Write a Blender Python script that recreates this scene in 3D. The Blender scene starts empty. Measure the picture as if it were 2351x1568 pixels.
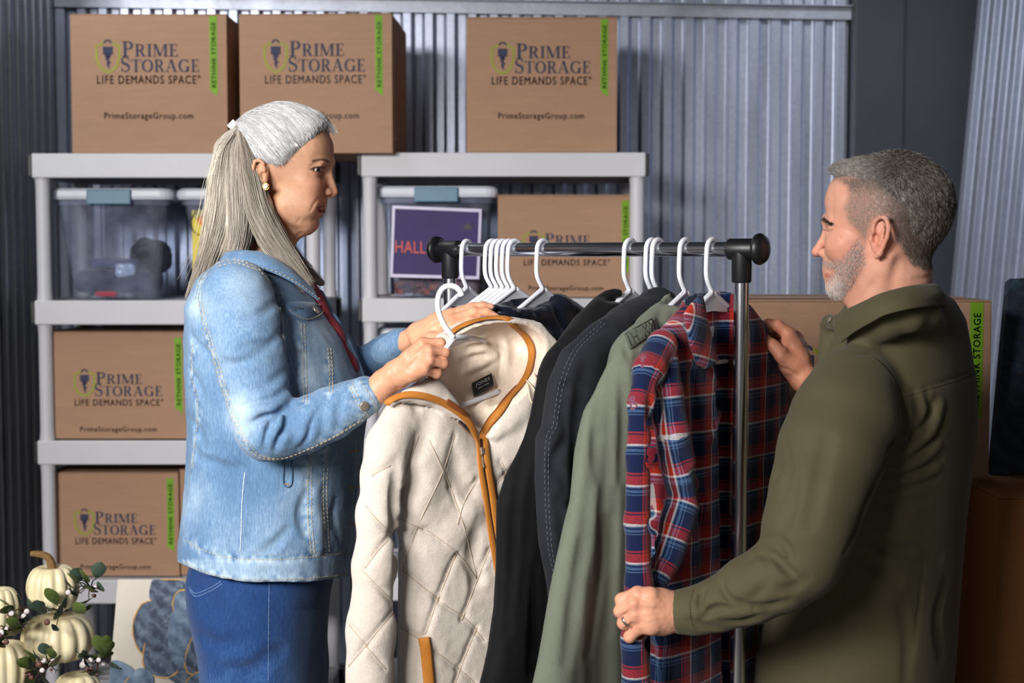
import bpy, bmesh, math, random
import numpy as np
from mathutils import Vector, Matrix
from math import sin, cos, pi, radians, atan, sqrt

# ---------------------------------------------------------------- camera
FPX, CX, CY = 3300.0, 1175.5, 784.0        # focal length and centre in the photo's pixels (2351 x 1568)
CAMZ = 1.52
TH = atan(204.0 / FPX)                      # camera looks down 3.5 degrees
scene = bpy.context.scene
COL = scene.collection
cam_d = bpy.data.cameras.new('camera')
cam_d.sensor_width = 36.0
cam_d.lens = FPX * 36.0 / 2351.0
cam_d.dof.use_dof = True
cam_d.dof.focus_distance = 2.5
cam_d.dof.aperture_fstop = 5.0
cam = bpy.data.objects.new('camera', cam_d)
cam.location = (0, 0, CAMZ)
cam.rotation_euler = (pi / 2 - TH, 0, 0)
COL.objects.link(cam)
scene.camera = cam

# ---------------------------------------------------------------- light and exposure
world = bpy.data.worlds.new('world')
scene.world = world
world.use_nodes = True
world.node_tree.nodes['Background'].inputs[0].default_value = (0.80, 0.87, 1.0, 1)
world.node_tree.nodes['Background'].inputs[1].default_value = 0.025


def area_light(name, loc, target, size, power, color=(1, 1, 1), size_y=None, spread=None):
    d = bpy.data.lights.new(name, 'AREA')
    d.energy = power
    d.size = size
    d.color = color
    if spread:
        d.spread = radians(spread)          # honeycomb grid on the softbox
    if size_y:
        d.shape = 'RECTANGLE'
        d.size_y = size_y
    o = bpy.data.objects.new(name, d)
    o.location = loc
    o.rotation_euler = (Vector(target) - Vector(loc)).to_track_quat('-Z', 'Y').to_euler()
    COL.objects.link(o)
    return o


area_light('softbox_key', (-2.30, -0.60, 2.60), (0.0, 2.8, 1.25), 0.85, 150, (1.0, 0.97, 0.94))
area_light('softbox_gridded', (-1.25, -0.45, 2.25), (-0.46, 2.5, 1.32), 0.7, 8.0, (1.0, 0.96, 0.92), None, 46)
area_light('softbox_fill', (0.9, -1.2, 2.2), (0.3, 2.7, 1.1), 1.3, 4.5, (1.0, 0.97, 0.95))
area_light('added_background_fill', (-1.40, 3.7, 2.98), (-1.0, 4.6, 0.6), 0.3, 10, (0.93, 0.96, 1.0), 0.9)  # added overhead fill for shelving and back wall, not a fixture of the room
area_light('added_wall_light', (1.05, 3.75, 2.95), (1.75, 4.5, 1.2), 0.3, 10, (0.93, 0.96, 1.0), None, 110)  # added lamp, aimed to bring out highlights on the right wall's ribs

scene.view_settings.view_transform = 'Standard'
scene.view_settings.look = 'None'
scene.view_settings.exposure = 0.1
scene.view_settings.gamma = 1.0
scene.view_settings.use_curve_mapping = False


# ---------------------------------------------------------------- geometry helpers
_ct, _st = cos(TH), sin(TH)


def P(px, py, d):
    """world point seen at photo pixel (px,py) at distance d along the view axis"""
    x = (px - CX) / FPX * d
    y = -(py - CY) / FPX * d
    return Vector((x, d * _ct + y * _st, CAMZ - d * _st + y * _ct))


def PN(a):
    a = np.asarray(a, float)
    x = (a[:, 0] - CX) / FPX * a[:, 2]
    y = -(a[:, 1] - CY) / FPX * a[:, 2]
    d = a[:, 2]
    return np.stack([x, d * _ct + y * _st, CAMZ - d * _st + y * _ct], 1)


def to_px(p):
    p = np.atleast_2d(np.asarray(p, float))
    X, Y, Z = p[:, 0], p[:, 1], p[:, 2] - CAMZ
    d = Y * _ct - Z * _st
    u = Y * _st + Z * _ct
    return np.stack([CX + FPX * X / d, CY - FPX * u / d, d], 1)


def zat(py, Y):
    """height z of the point seen at row py on the vertical plane at world depth Y"""
    t = (CY - py) / FPX
    # Y = d*ct + t*d*st
    d = Y / (_ct + t * _st)
    return CAMZ - d * _st + t * d * _ct


def xat(px, py, Y):
    t = (CY - py) / FPX
    d = Y / (_ct + t * _st)
    return (px - CX) / FPX * d


WORLDP = set()          # parents whose parts are modelled in world coordinates


def link(o, parent=None):
    COL.objects.link(o)
    if parent is not None:
        o.parent = parent
        if parent.name in WORLDP:
            o.matrix_parent_inverse = Matrix.Translation(-Vector(parent.location))
    return o


def tag(o, label=None, cat=None, group=None, kind=None):
    if label:
        o['label'] = label
    if cat:
        o['category'] = cat
    if group:
        o['group'] = group
    if kind:
        o['kind'] = kind
    return o


def empty(name, loc=(0, 0, 0), rz=0.0, world=False):
    o = bpy.data.objects.new(name, None)
    if world:
        WORLDP.add(o.name)
    o.location = loc
    o.rotation_euler = (0, 0, rz)
    o.empty_display_size = 0.05
    COL.objects.link(o)
    return o


def mesh_obj(name, V, Fc, mat, parent=None, smooth=False, attrs=None):
    me = bpy.data.meshes.new(name)
    if isinstance(V, np.ndarray) and isinstance(Fc, np.ndarray):
        n, m, k = len(V), len(Fc), Fc.shape[1] if len(Fc) else 4
        me.vertices.add(n)
        me.vertices.foreach_set('co', np.ascontiguousarray(V, np.float32).ravel())
        me.loops.add(m * k)
        me.loops.foreach_set('vertex_index', np.ascontiguousarray(Fc, np.int32).ravel())
        me.polygons.add(m)
        me.polygons.foreach_set('loop_start', np.arange(0, m * k, k, dtype=np.int32))
        me.update(calc_edges=True)
        me.validate()
    else:
        me.from_pydata([tuple(v) for v in V], [], [tuple(f) for f in Fc])
        me.update()
    if smooth:
        me.polygons.foreach_set('use_smooth', np.ones(len(me.polygons), bool))
    for an, (typ, data) in (attrs or {}).items():
        at = me.attributes.new(an, typ, 'POINT')
        key = {'FLOAT': 'value', 'FLOAT_VECTOR': 'vector', 'FLOAT_COLOR': 'color'}[typ]
        at.data.foreach_set(key, np.ascontiguousarray(data, np.float32).ravel())
    if mat is not None:
        for mm in (mat if isinstance(mat, (list, tuple)) else [mat]):
            me.materials.append(mm)
    o = bpy.data.objects.new(name, me)
    return link(o, parent)


class MB:
    """collects simple solids, then links them as ONE mesh object"""

    def __init__(s):
        s.v, s.f = [], []

    def add(s, V, Fc):
        b = len(s.v)
        s.v += [tuple(v) for v in V]
        s.f += [tuple(i + b for i in f) for f in Fc]
        return s

    def box(s, lo, hi, bev=0.0):
        x0, y0, z0 = lo
        x1, y1, z1 = hi
        if bev <= 0:
            V = [(x0, y0, z0), (x1, y0, z0), (x1, y1, z0), (x0, y1, z0), (x0, y0, z1), (x1, y0, z1), (x1, y1, z1), (x0, y1, z1)]
            return s.add(V, [(0, 3, 2, 1), (4, 5, 6, 7), (0, 1, 5, 4), (1, 2, 6, 5), (2, 3, 7, 6), (3, 0, 4, 7)])
        bm = bmesh.new()
        bmesh.ops.create_cube(bm, size=1)
        for v in bm.verts:
            v.co = Vector(((x0 + x1) / 2 + v.co.x * (x1 - x0), (y0 + y1) / 2 + v.co.y * (y1 - y0), (z0 + z1) / 2 + v.co.z * (z1 - z0)))
        bmesh.ops.bevel(bm, geom=bm.edges[:], offset=bev, segments=2, affect='EDGES', profile=0.6)
        bm.verts.index_update()
        s.add([v.co[:] for v in bm.verts], [[v.index for v in f.verts] for f in bm.faces])
        bm.free()
        return s

    def tube(s, pts, r, n=8, caps=True, flat=1.0, up=None):
        pts = [Vector(p) for p in pts]
        rs = r if isinstance(r, (list, tuple, np.ndarray)) else [r] * len(pts)
        V, Fc = tube_geo(pts, rs, n, caps, flat, up)
        return s.add(V, Fc)

    def cyl(s, a, b, r, n=20, r2=None):
        return s.tube([a, b], [r, r if r2 is None else r2], n)

    def lathe(s, prof, c=(0, 0, 0), n=24, axis='z', fr=None):
        """prof: (radius, height) list; fr(theta, t) multiplies the radius"""
        V, Fc = [], []
        m = len(prof)
        for i, (r, h) in enumerate(prof):
            for k in range(n):
                a = 2 * pi * k / n
                rr = r * (fr(a, i / (m - 1)) if fr else 1)
                x, y, z = rr * cos(a), rr * sin(a), h
                if axis == 'y':
                    x, y, z = x, z, y
                elif axis == 'x':
                    x, y, z = z, x, y
                V.append((c[0] + x, c[1] + y, c[2] + z))
        for i in range(m - 1):
            for k in range(n):
                k2 = (k + 1) % n
                q = (i * n + k, i * n + k2, (i + 1) * n + k2, (i + 1) * n + k)
                Fc.append(q if axis != 'y' else q[::-1])
        Fc.append(tuple(range(n))[::-1])
        Fc.append(tuple(range((m - 1) * n, m * n)))
        return s.add(V, Fc)

    def poly(s, pts, z0, z1, fr):
        """prism: outline pts in 2D mapped by fr(x, y, depth)"""
        n = len(pts)
        V = [fr(x, y, z0) for x, y in pts] + [fr(x, y, z1) for x, y in pts]
        Fc = [tuple(range(n))[::-1], tuple(range(n, 2 * n))]
        Fc += [(i, (i + 1) % n, n + (i + 1) % n, n + i) for i in range(n)]
        return s.add(V, Fc)

    def build(s, name, mat, parent=None, smooth=False, angle=None):
        o = mesh_obj(name, s.v, s.f, mat, parent, smooth)
        if angle is not None:
            me = o.data
            me.polygons.foreach_set('use_smooth', np.ones(len(me.polygons), bool))
            bm = bmesh.new()
            bm.from_mesh(me)
            ca = radians(angle)
            for e in bm.edges:
                if len(e.link_faces) == 2 and e.calc_face_angle(0) > ca:
                    e.smooth = False
            bm.to_mesh(me)
            bm.free()
        return o


def tube_geo(pts, rs, n=8, caps=True, flat=1.0, up=None):
    m = len(pts)
    V, Fc = [], []
    prev = None
    for i in range(m):
        t = (pts[min(i + 1, m - 1)] - pts[max(i - 1, 0)])
        if t.length < 1e-9:
            t = Vector((0, 0, 1))
        t.normalize()
        if up is not None:
            u = Vector(up[i]) if isinstance(up, list) else Vector(up)
            nrm = u - t * u.dot(t)
            if nrm.length < 1e-6:
                nrm = t.orthogonal()
        elif prev is None:
            nrm = t.orthogonal()
        else:
            nrm = prev - t * prev.dot(t)
            if nrm.length < 1e-6:
                nrm = t.orthogonal()
        nrm.normalize()
        prev = nrm
        b = t.cross(nrm)
        for k in range(n):
            a = 2 * pi * k / n
            V.append(pts[i] + (nrm * (cos(a) * flat) + b * sin(a)) * rs[i])
    for i in range(m - 1):
        for k in range(n):
            k2 = (k + 1) % n
            Fc.append((i * n + k, i * n + k2, (i + 1) * n + k2, (i + 1) * n + k))
    if caps:
        Fc.append(tuple(range(n))[::-1])
        Fc.append(tuple(range((m - 1) * n, m * n)))
    return V, Fc


def smooth_path(pts, n=40, closed=False):
    """Catmull-Rom through pts (any dimension), resampled to n points"""
    p = np.asarray([list(q) for q in pts], float)
    if closed:
        p = np.vstack([p[-1], p, p[0], p[1]])
    else:
        p = np.vstack([2 * p[0] - p[1], p, 2 * p[-1] - p[-2]])
    segs = len(p) - 3
    out = []
    for i in range(n):
        t = i / (n if closed else n - 1) * segs
        k = min(int(t), segs - 1)
        u = t - k
        a, b, c, d = p[k:k + 4]
        out.append(0.5 * ((2 * b) + (-a + c) * u + (2 * a - 5 * b + 4 * c - d) * u * u + (-a + 3 * b - 3 * c + d) * u ** 3))
    return np.array(out)


# ---------------------------------------------------------------- procedural materials
def lin(c):
    """sRGB 0-255 to linear"""
    return tuple(((v / 255.0) / 12.92 if v / 255.0 <= 0.04045 else ((v / 255.0 + 0.055) / 1.055) ** 2.4) for v in c[:3]) + (1.0,)


class NT:
    def __init__(s, name):
        s.m = bpy.data.materials.new(name)
        s.m.use_nodes = True
        s.t = s.m.node_tree
        s.b = s.t.nodes['Principled BSDF']
        s.out = s.t.nodes['Material Output']

    def n(s, typ, **kw):
        nd = s.t.nodes.new(typ)
        for k, v in kw.items():
            if k.startswith('i_'):
                nd.inputs[k[2:].replace('_', ' ')].default_value = v
            else:
                setattr(nd, k, v)
        return nd

    def l(s, a, b):
        s.t.links.new(a, b)

    def coord(s, scale=(1, 1, 1), kind='Object', rot=(0, 0, 0)):
        tc = s.n('ShaderNodeTexCoord')
        mp = s.n('ShaderNodeMapping')
        mp.inputs['Scale'].default_value = scale
        mp.inputs['Rotation'].default_value = rot
        s.l(tc.outputs[kind], mp.inputs[0])
        return mp.outputs[0]

    def noise(s, vec, scale, detail=3, rough=0.55, dist=0.0):
        nd = s.n('ShaderNodeTexNoise')
        nd.inputs['Scale'].default_value = scale
        nd.inputs['Detail'].default_value = detail
        nd.inputs['Roughness'].default_value = rough
        nd.inputs['Distortion'].default_value = dist
        if vec is not None:
            s.l(vec, nd.inputs['Vector'])
        return nd.outputs['Fac']

    def ramp(s, fac, stops, interp='LINEAR'):
        r = s.n('ShaderNodeValToRGB')
        r.color_ramp.interpolation = interp
        e = r.color_ramp.elements
        while len(e) < len(stops):
            e.new(0.5)
        for el, (p, c) in zip(e, stops):
            el.position = p
            el.color = c
        s.l(fac, r.inputs[0])
        return r.outputs[0]

    def mix(s, fac, a, b, mode='MIX'):
        nd = s.n('ShaderNodeMix', data_type='RGBA', blend_type=mode)
        for sock, v in ((nd.inputs[0], fac), (nd.inputs[6], a), (nd.inputs[7], b)):
            if hasattr(v, 'links'):
                s.l(v, sock)
            else:
                sock.default_value = v
        return nd.outputs[2]

    def math(s, op, a, b=0.0, c=0.0):
        nd = s.n('ShaderNodeMath', operation=op)
        for i, v in enumerate((a, b, c)):
            if hasattr(v, 'links'):
                s.l(v, nd.inputs[i])
            else:
                nd.inputs[i].default_value = v
        return nd.outputs[0]

    def bump(s, h, strength, dist=0.001):
        b = s.n('ShaderNodeBump')
        b.inputs['Strength'].default_value = strength
        b.inputs['Distance'].default_value = dist
        s.l(h, b.inputs['Height'])
        s.l(b.outputs[0], s.b.inputs['Normal'])

    def attr(s, name):
        a = s.n('ShaderNodeAttribute', attribute_name=name)
        return a

    def set(s, color=None, rough=None, metal=None, **kw):
        for key, v in (('Base Color', color), ('Roughness', rough), ('Metallic', metal)):
            if v is None:
                continue
            if hasattr(v, 'links'):
                s.l(v, s.b.inputs[key])
            else:
                s.b.inputs[key].default_value = v
        for k, v in kw.items():
            s.b.inputs[k.replace('_', ' ')].default_value = v
        return s.m


def simple_mat(name, rgb, rough=0.5, metal=0.0, var=0.08, scale=30, bump=0.0, bscale=200, **kw):
    t = NT(name)
    v = t.coord()
    nz = t.noise(v, scale, 4)
    c = lin(rgb)
    a = tuple(min(1, q * (1 - var)) for q in c[:3]) + (1,)
    b = tuple(min(1, q * (1 + var)) for q in c[:3]) + (1,)
    t.set(t.ramp(nz, [(0.3, a), (0.7, b)]), rough, metal, **kw)
    if bump:
        t.bump(t.noise(v, bscale, 2), bump, 0.002)
    return t.m
# ================================================================= materials of the place
def metal_mat(name, base, rough, metal):
    t = NT(name)
    v = t.coord((1, 1, 0.12))
    n1 = t.noise(v, 9, 5)
    v2 = t.coord()
    n2 = t.noise(v2, 60, 3)
    c = lin(base)
    a = tuple(q * 0.80 for q in c[:3]) + (1,)
    b = tuple(min(1, q * 1.15) for q in c[:3]) + (1,)
    col = t.mix(0.35, t.ramp(n1, [(0.3, a), (0.7, b)]), t.ramp(n2, [(0.35, a), (0.65, b)]))
    t.set(col, t.ramp(n1, [(0.3, (rough - .06,) * 3 + (1,)), (0.7, (rough + .08,) * 3 + (1,))]), metal)
    return t.m


M_GALV = metal_mat('galvanised_steel', (168, 175, 193), 0.36, 0.75)
M_GALV_DK = metal_mat('galvanised_steel_side', (150, 153, 160), 0.34, 0.85)
M_TRACK = metal_mat('track_steel', (160, 165, 178), 0.42, 0.55)
M_DARKPANEL = simple_mat('dark_painted_steel', (36, 39, 49), 0.55, 0.0, 0.12, 4)
M_FLOOR = simple_mat('concrete', (120, 118, 114), 0.6, 0, 0.2, 3, 0.2, 80)
M_RESIN = simple_mat('grey_resin', (196, 196, 202), 0.5, 0, 0.03, 6)
M_BLACKP = simple_mat('black_plastic', (16, 16, 18), 0.42, 0, 0.1, 20, 0.15, 600)
M_INK = simple_mat('navy_ink', (44, 48, 74), 0.7)
M_INK2 = simple_mat('grey_ink', (66, 58, 66), 0.7)
M_GREENINK = simple_mat('lime_ink', (112, 158, 20), 0.65)
M_OLIVEINK = simple_mat('olive_ink', (140, 150, 30), 0.65)
M_GREENTXT = simple_mat('dark_green_ink', (42, 78, 16), 0.65)


def cardboard(name, rgb):
    t = NT(name)
    v = t.coord((1, 1, 10))
    n1 = t.noise(v, 8, 4)
    n2 = t.noise(t.coord((40, 40, 3)), 12, 3)
    c = lin(rgb)
    a = tuple(q * 0.90 for q in c[:3]) + (1,)
    b = tuple(min(1, q * 1.08) for q in c[:3]) + (1,)
    t.set(t.mix(0.4, t.ramp(n1, [(0.3, a), (0.7, b)]), t.ramp(n2, [(0.3, a), (0.7, b)])), 0.82)
    t.b.inputs['Specular IOR Level'].default_value = 0.2
    t.bump(n2, 0.06, 0.001)
    return t.m


M_CARD = cardboard('cardboard', (166, 132, 108))
M_CARD_DK = cardboard('cardboard_brown', (140, 92, 54))
M_TAPE = simple_mat('clear_tape', (165, 125, 92), 0.25, 0, 0.05)

# ================================================================= setting
Y_BACK = 5.05
X_LEFT = -1.585
Y_SH = 4.42          # front plane of the shelving


def sheet(name, x0, x1, z0, z1, pitch, depth, mat, parent, fr, phase=0.0, thick=0.0012):
    """corrugated sheet: box-profile ribs along z; fr(u, w, z) -> world"""
    prof = [(0.00, 0), (0.34, 0), (0.41, 0.12), (0.47, 0.88), (0.53, 1), (0.84, 1), (0.90, 0.88), (0.96, 0.12)]
    us = []
    k = math.floor(x0 / pitch) - 1
    while k * pitch < x1 + pitch:
        for a, d in prof:
            u = (k + a) * pitch + phase
            if x0 <= u <= x1:
                us.append((u, d * depth))
        k += 1
    us = [(x0, us[0][1])] + us + [(x1, us[-1][1])]
    V, Fc = [], []
    for side in (0, thick):
        for u, d in us:
            V.append(fr(u, d + side, z0))
            V.append(fr(u, d + side, z1))
    n = len(us)
    for i in range(n - 1):
        Fc.append((2 * i, 2 * i + 2, 2 * i + 3, 2 * i + 1))
        o = 2 * n
        Fc.append((o + 2 * i, o + 2 * i + 1, o + 2 * i + 3, o + 2 * i + 2))
    for i in range(n - 1):
        o = 2 * n
        Fc.append((2 * i + 1, 2 * i + 3, o + 2 * i + 3, o + 2 * i + 1))
    ob = mesh_obj(name, V, Fc, mat, parent)
    return ob


# floor
fl = MB().box((-6, -3, -0.08), (6, 6.5, 0)).build('floor', M_FLOOR)
tag(fl, kind='structure')

# back wall: overlapping corrugated sheets
wb = empty('wall_back', (0, Y_BACK, 0))
tag(wb, kind='structure')
X_BEND = xat(1945, 350, Y_BACK)
edges = [X_LEFT, -0.78, 0.02, 0.70, X_BEND]
for i in range(4):
    sheet('metal_sheet', edges[i] - 0.01, edges[i + 1] + (0.012 if i < 3 else 0), 0.0, 3.2, 0.0755, 0.020, M_GALV, wb,
          lambda u, w, z, i=i: (u, w + 0.0006 * i, z))
MB().box((X_LEFT - 0.01, 0.03, 0), (X_BEND, 0.06, 3.2)).build('backing_panel', M_DARKPANEL, wb)

# door track angle across the top of the back wall, sagging slightly to the right
tr = empty('trim_1', (0, Y_BACK, 0))
tag(tr, kind='structure')
zl, zr = zat(-16, Y_BACK - .03), zat(13, Y_BACK - .03)
zl2, zr2 = zat(13, Y_BACK - .03), zat(43, Y_BACK - .03)
xl, xr = X_LEFT, xat(1960, 30, Y_BACK - .03)
m = MB()
V = [(xl, -.012, zl2), (xr, -.012, zr2), (xr, -.012, zr), (xl, -.012, zl), (xl, -.003, zl2), (xr, -.003, zr2), (xr, -.003, zr), (xl, -.003, zl)]
m.add(V, [(0, 1, 2, 3), (1, 5, 6, 2), (5, 4, 7, 6), (4, 0, 3, 7), (3, 2, 6, 7), (4, 5, 1, 0)])
m.build('track_web', M_TRACK, tr)
m = MB()
V = [(xl, -.040, zl - .003), (xr, -.040, zr - .003), (xr, -.040, zr), (xl, -.040, zl), (xl, -.012, zl - .003), (xr, -.012, zr - .003), (xr, -.012, zr), (xl, -.012, zl)]
m.add(V, [(0, 1, 2, 3), (1, 5, 6, 2), (5, 4, 7, 6), (4, 0, 3, 7), (3, 2, 6, 7), (4, 5, 1, 0)])
m.build('track_flange', M_TRACK, tr)

# left wall
wl = empty('wall_left', (X_LEFT, 0, 0))
tag(wl, kind='structure')
for a, b in ((4.45, Y_BACK), (3.9, 4.45)):
    sheet('metal_sheet', a, b + 0.01, 0.0, 3.2, 0.078, 0.022, M_GALV_DK, wl, lambda u, w, z: (-w, u, z))

# dark steel column panels and the leaning right-hand wall
wr = empty('wall_right', (X_BEND, Y_BACK, 0))
tag(wr, kind='structure')
xm = xat(2068, 300, Y_BACK - .05) - X_BEND
MB().box((0.004, -0.08, 0), (xm, 0.02, 3.2), 0.004).build('column_panel', M_DARKPANEL, wr)
MB().box((xm, -0.055, 0), (xm + 0.62, 0.03, 3.2), 0.004).build('column_panel', M_DARKPANEL, wr)
# corrugated side sheets, turned towards the camera and out of plumb by about four degrees
RW0 = Vector((xat(2180, 700, Y_BACK - .12), Y_BACK - .12, zat(700, Y_BACK - .12)))
RWD = Vector((cos(radians(74)), -sin(radians(74)), 0))
RWN = Vector((sin(radians(74)), cos(radians(74)), 0))
LEAN = 0.075


def fr_right(u, w, z):
    p = RW0 + RWD * u + RWN * w
    return (p.x + (z - RW0.z) * LEAN - X_BEND, p.y - Y_BACK, z)


sheet('metal_sheet', 0.0, 0.62, 0.0, 3.2, 0.072, 0.022, M_GALV, wr, fr_right)
sheet('metal_sheet', 0.61, 1.35, 0.0, 3.2, 0.072, 0.022, M_GALV, wr, fr_right)

# ================================================================= lettering
def stroke(path, widths):
    path = [np.array(p, float) for p in path]
    n = len(path)
    ws = widths if isinstance(widths, (list, tuple)) else [widths] * n
    L, R = [], []
    for i in range(n):
        t = path[min(i + 1, n - 1)] - path[max(i - 1, 0)]
        t = t / (np.linalg.norm(t) + 1e-9)
        nn = np.array([-t[1], t[0]])
        L.append(path[i] + nn * ws[i] / 2)
        R.append(path[i] - nn * ws[i] / 2)
    return [[tuple(R[i]), tuple(R[i + 1]), tuple(L[i + 1]), tuple(L[i])] for i in range(n - 1)]


def rect(x0, y0, x1, y1):
    return [[(x0, y0), (x1, y0), (x1, y1), (x0, y1)]]


def arc(cx, cy, rx, ry, a0, a1, n=14):
    return [(cx + rx * cos(radians(a0 + (a1 - a0) * i / (n - 1))), cy + ry * sin(radians(a0 + (a1 - a0) * i / (n - 1)))) for i in range(n)]


def arcw(a0, a1, n, thick, thin):
    return [thin + (thick - thin) * abs(cos(radians(a0 + (a1 - a0) * i / (n - 1)))) for i in range(n)]


def serif_glyph(c):
    s, t, sf = 0.17, 0.055, 0.05
    g = []
    if c == 'I':
        g = rect(.09, 0, .09 + s, 1) + rect(0, 0, .35, sf) + rect(0, 1 - sf, .35, 1)
        w = .35
    elif c in 'PR':
        g = rect(.09, 0, .09 + s, 1) + rect(0, 0, .36, sf) + rect(0, 1 - sf, .36, 1)
        g += stroke(arc(.34, .735, .22, .235, 90, -90), arcw(90, -90, 14, .17, .06))
        g += rect(.2, .945, .36, 1) + rect(.2, .47, .36, .53)
        w = .66
        if c == 'R':
            g += stroke([(.36, .5), (.46, .38), (.62, .03)], [.12, .17, .17]) + rect(.56, 0, .80, sf)
            w = .78
    elif c == 'M':
        g = rect(.10, 0, .16, 1) + rect(0, 0, .27, sf) + rect(0, 1 - sf, .24, 1)
        g += stroke([(.17, .98), (.50, .05)], .17) + stroke([(.50, .05), (.82, .98)], .06)
        g += rect(.80, 0, .97, 1) + rect(.71, 0, 1.06, sf) + rect(.80, 1 - sf, 1.06, 1)
        w = 1.06
    elif c == 'E':
        g = rect(.09, 0, .09 + s, 1) + rect(0, 0, .60, .06) + rect(0, .94, .57, 1) + rect(.2, .485, .45, .54)
        g += rect(.545, 0, .60, .25) + rect(.52, .77, .57, 1) + rect(.41, .38, .46, .65)
        w = .64
    elif c == 'S':
        p = arc(.30, .755, .20, .215, 25, 180, 9) + arc(.30, .745, .20, .20, 195, 255, 4) + arc(.30, .27, .22, .235, 65, 10, 4) + arc(.30, .255, .22, .225, -5, -155, 9)
        n = len(p)
        wd = [.06 + .12 * math.exp(-((i / (n - 1) - .5) / .22) ** 2) for i in range(n)]
        g = stroke(p, wd) + rect(.46, .70, .51, .99) + rect(.06, .01, .11, .32)
        w = .58
    elif c == 'T':
        g = rect(.29, 0, .46, 1) + rect(.20, 0, .55, sf) + rect(0, .94, .75, 1) + rect(0, .74, .05, 1) + rect(.70, .74, .75, 1)
        w = .75
    elif c == 'O':
        g = stroke(arc(.42, .5, .34, .47, 0, 360, 28), arcw(0, 360, 28, .18, .06))
        w = .86
    elif c == 'A':
        g = stroke([(.12, .02), (.43, 1)], .06) + stroke([(.43, 1), (.72, .02)], .18) + rect(.2, .32, .6, .37) + rect(0, 0, .26, sf) + rect(.56, 0, .92, sf)
        w = .90
    elif c == 'G':
        g = stroke(arc(.44, .5, .35, .47, 40, 320, 22), arcw(40, 320, 22, .18, .06)) + rect(.62, .02, .78, .44) + rect(.52, .40, .88, .45) + rect(.68, .72, .73, .97)
        w = .88
    return g, w


_serif = {}


def serif_word(word, small=0.82):
    """word with a tall first capital and small capitals after it; unit cap height"""
    if word in _serif:
        return _serif[word]
    x, V, Fc = 0.0, [], []
    for i, ch in enumerate(word):
        k = 1.0 if i == 0 else small
        g, w = serif_glyph(ch)
        for poly in g:
            b = len(V)
            V += [(x + px * k, py * k) for px, py in poly]
            Fc.append(tuple(range(b, b + len(poly))))
        x += (w + 0.06) * k
    a = np.array(V)
    a[:, 0] -= a[:, 0].min()
    _serif[word] = (a, Fc)
    return _serif[word]


_sans = {}


def sans_word(word, fat=0.012, space=1.0):
    key = (word, fat, space)
    if key in _sans:
        return _sans[key]
    cu = bpy.data.curves.new('txt', 'FONT')
    cu.body = word
    cu.size = 1.0
    cu.space_character = space
    cu.resolution_u = 3
    ob = bpy.data.objects.new('txt', cu)
    COL.objects.link(ob)
    dg = bpy.context.evaluated_depsgraph_get()
    me = bpy.data.meshes.new_from_object(ob.evaluated_get(dg))
    V = np.array([v.co[:2] for v in me.vertices])
    Fc = [tuple(p.vertices) for p in me.polygons]
    bpy.data.objects.remove(ob)
    bpy.data.curves.remove(cu)
    bpy.data.meshes.remove(me)
    if fat:                                    # heavier weight: the same outline laid again to each side
        V0, F0, n0 = V, Fc, len(V)
        for k_, (dx, dy) in enumerate(((fat, 0), (-fat, 0), (0, fat * .7), (0, -fat * .7))):
            V = np.vstack([V, V0 + np.array([dx, dy])])
            Fc = Fc + [tuple(i + n0 * (k_ + 1) for i in f_) for f_ in F0]
    V = V - V.min(0)
    _sans[key] = (V, Fc)
    return _sans[key]


def put_text(name, geo, mat, parent, x0, x1, z0, z1, y=-0.0008, fr=None):
    """fit flat lettering into a rectangle of the face (x right, z up) of its parent"""
    V, Fc = geo
    mn, mx = V.min(0), V.max(0)
    A = (V - mn) / (mx - mn)
    if fr is None:
        W = [(x0 + a * (x1 - x0), y, z0 + b * (z1 - z0)) for a, b in A]
    else:
        W = [fr(x0 + a * (x1 - x0), z0 + b * (z1 - z0)) for a, b in A]
    return mesh_obj(name, W, Fc, mat, parent)


def ring_poly(outer, inner):
    n = len(outer)
    V = list(outer) + list(inner)
    return V, [(i, (i + 1) % n, n + (i + 1) % n, n + i) for i in range(n)]


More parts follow.
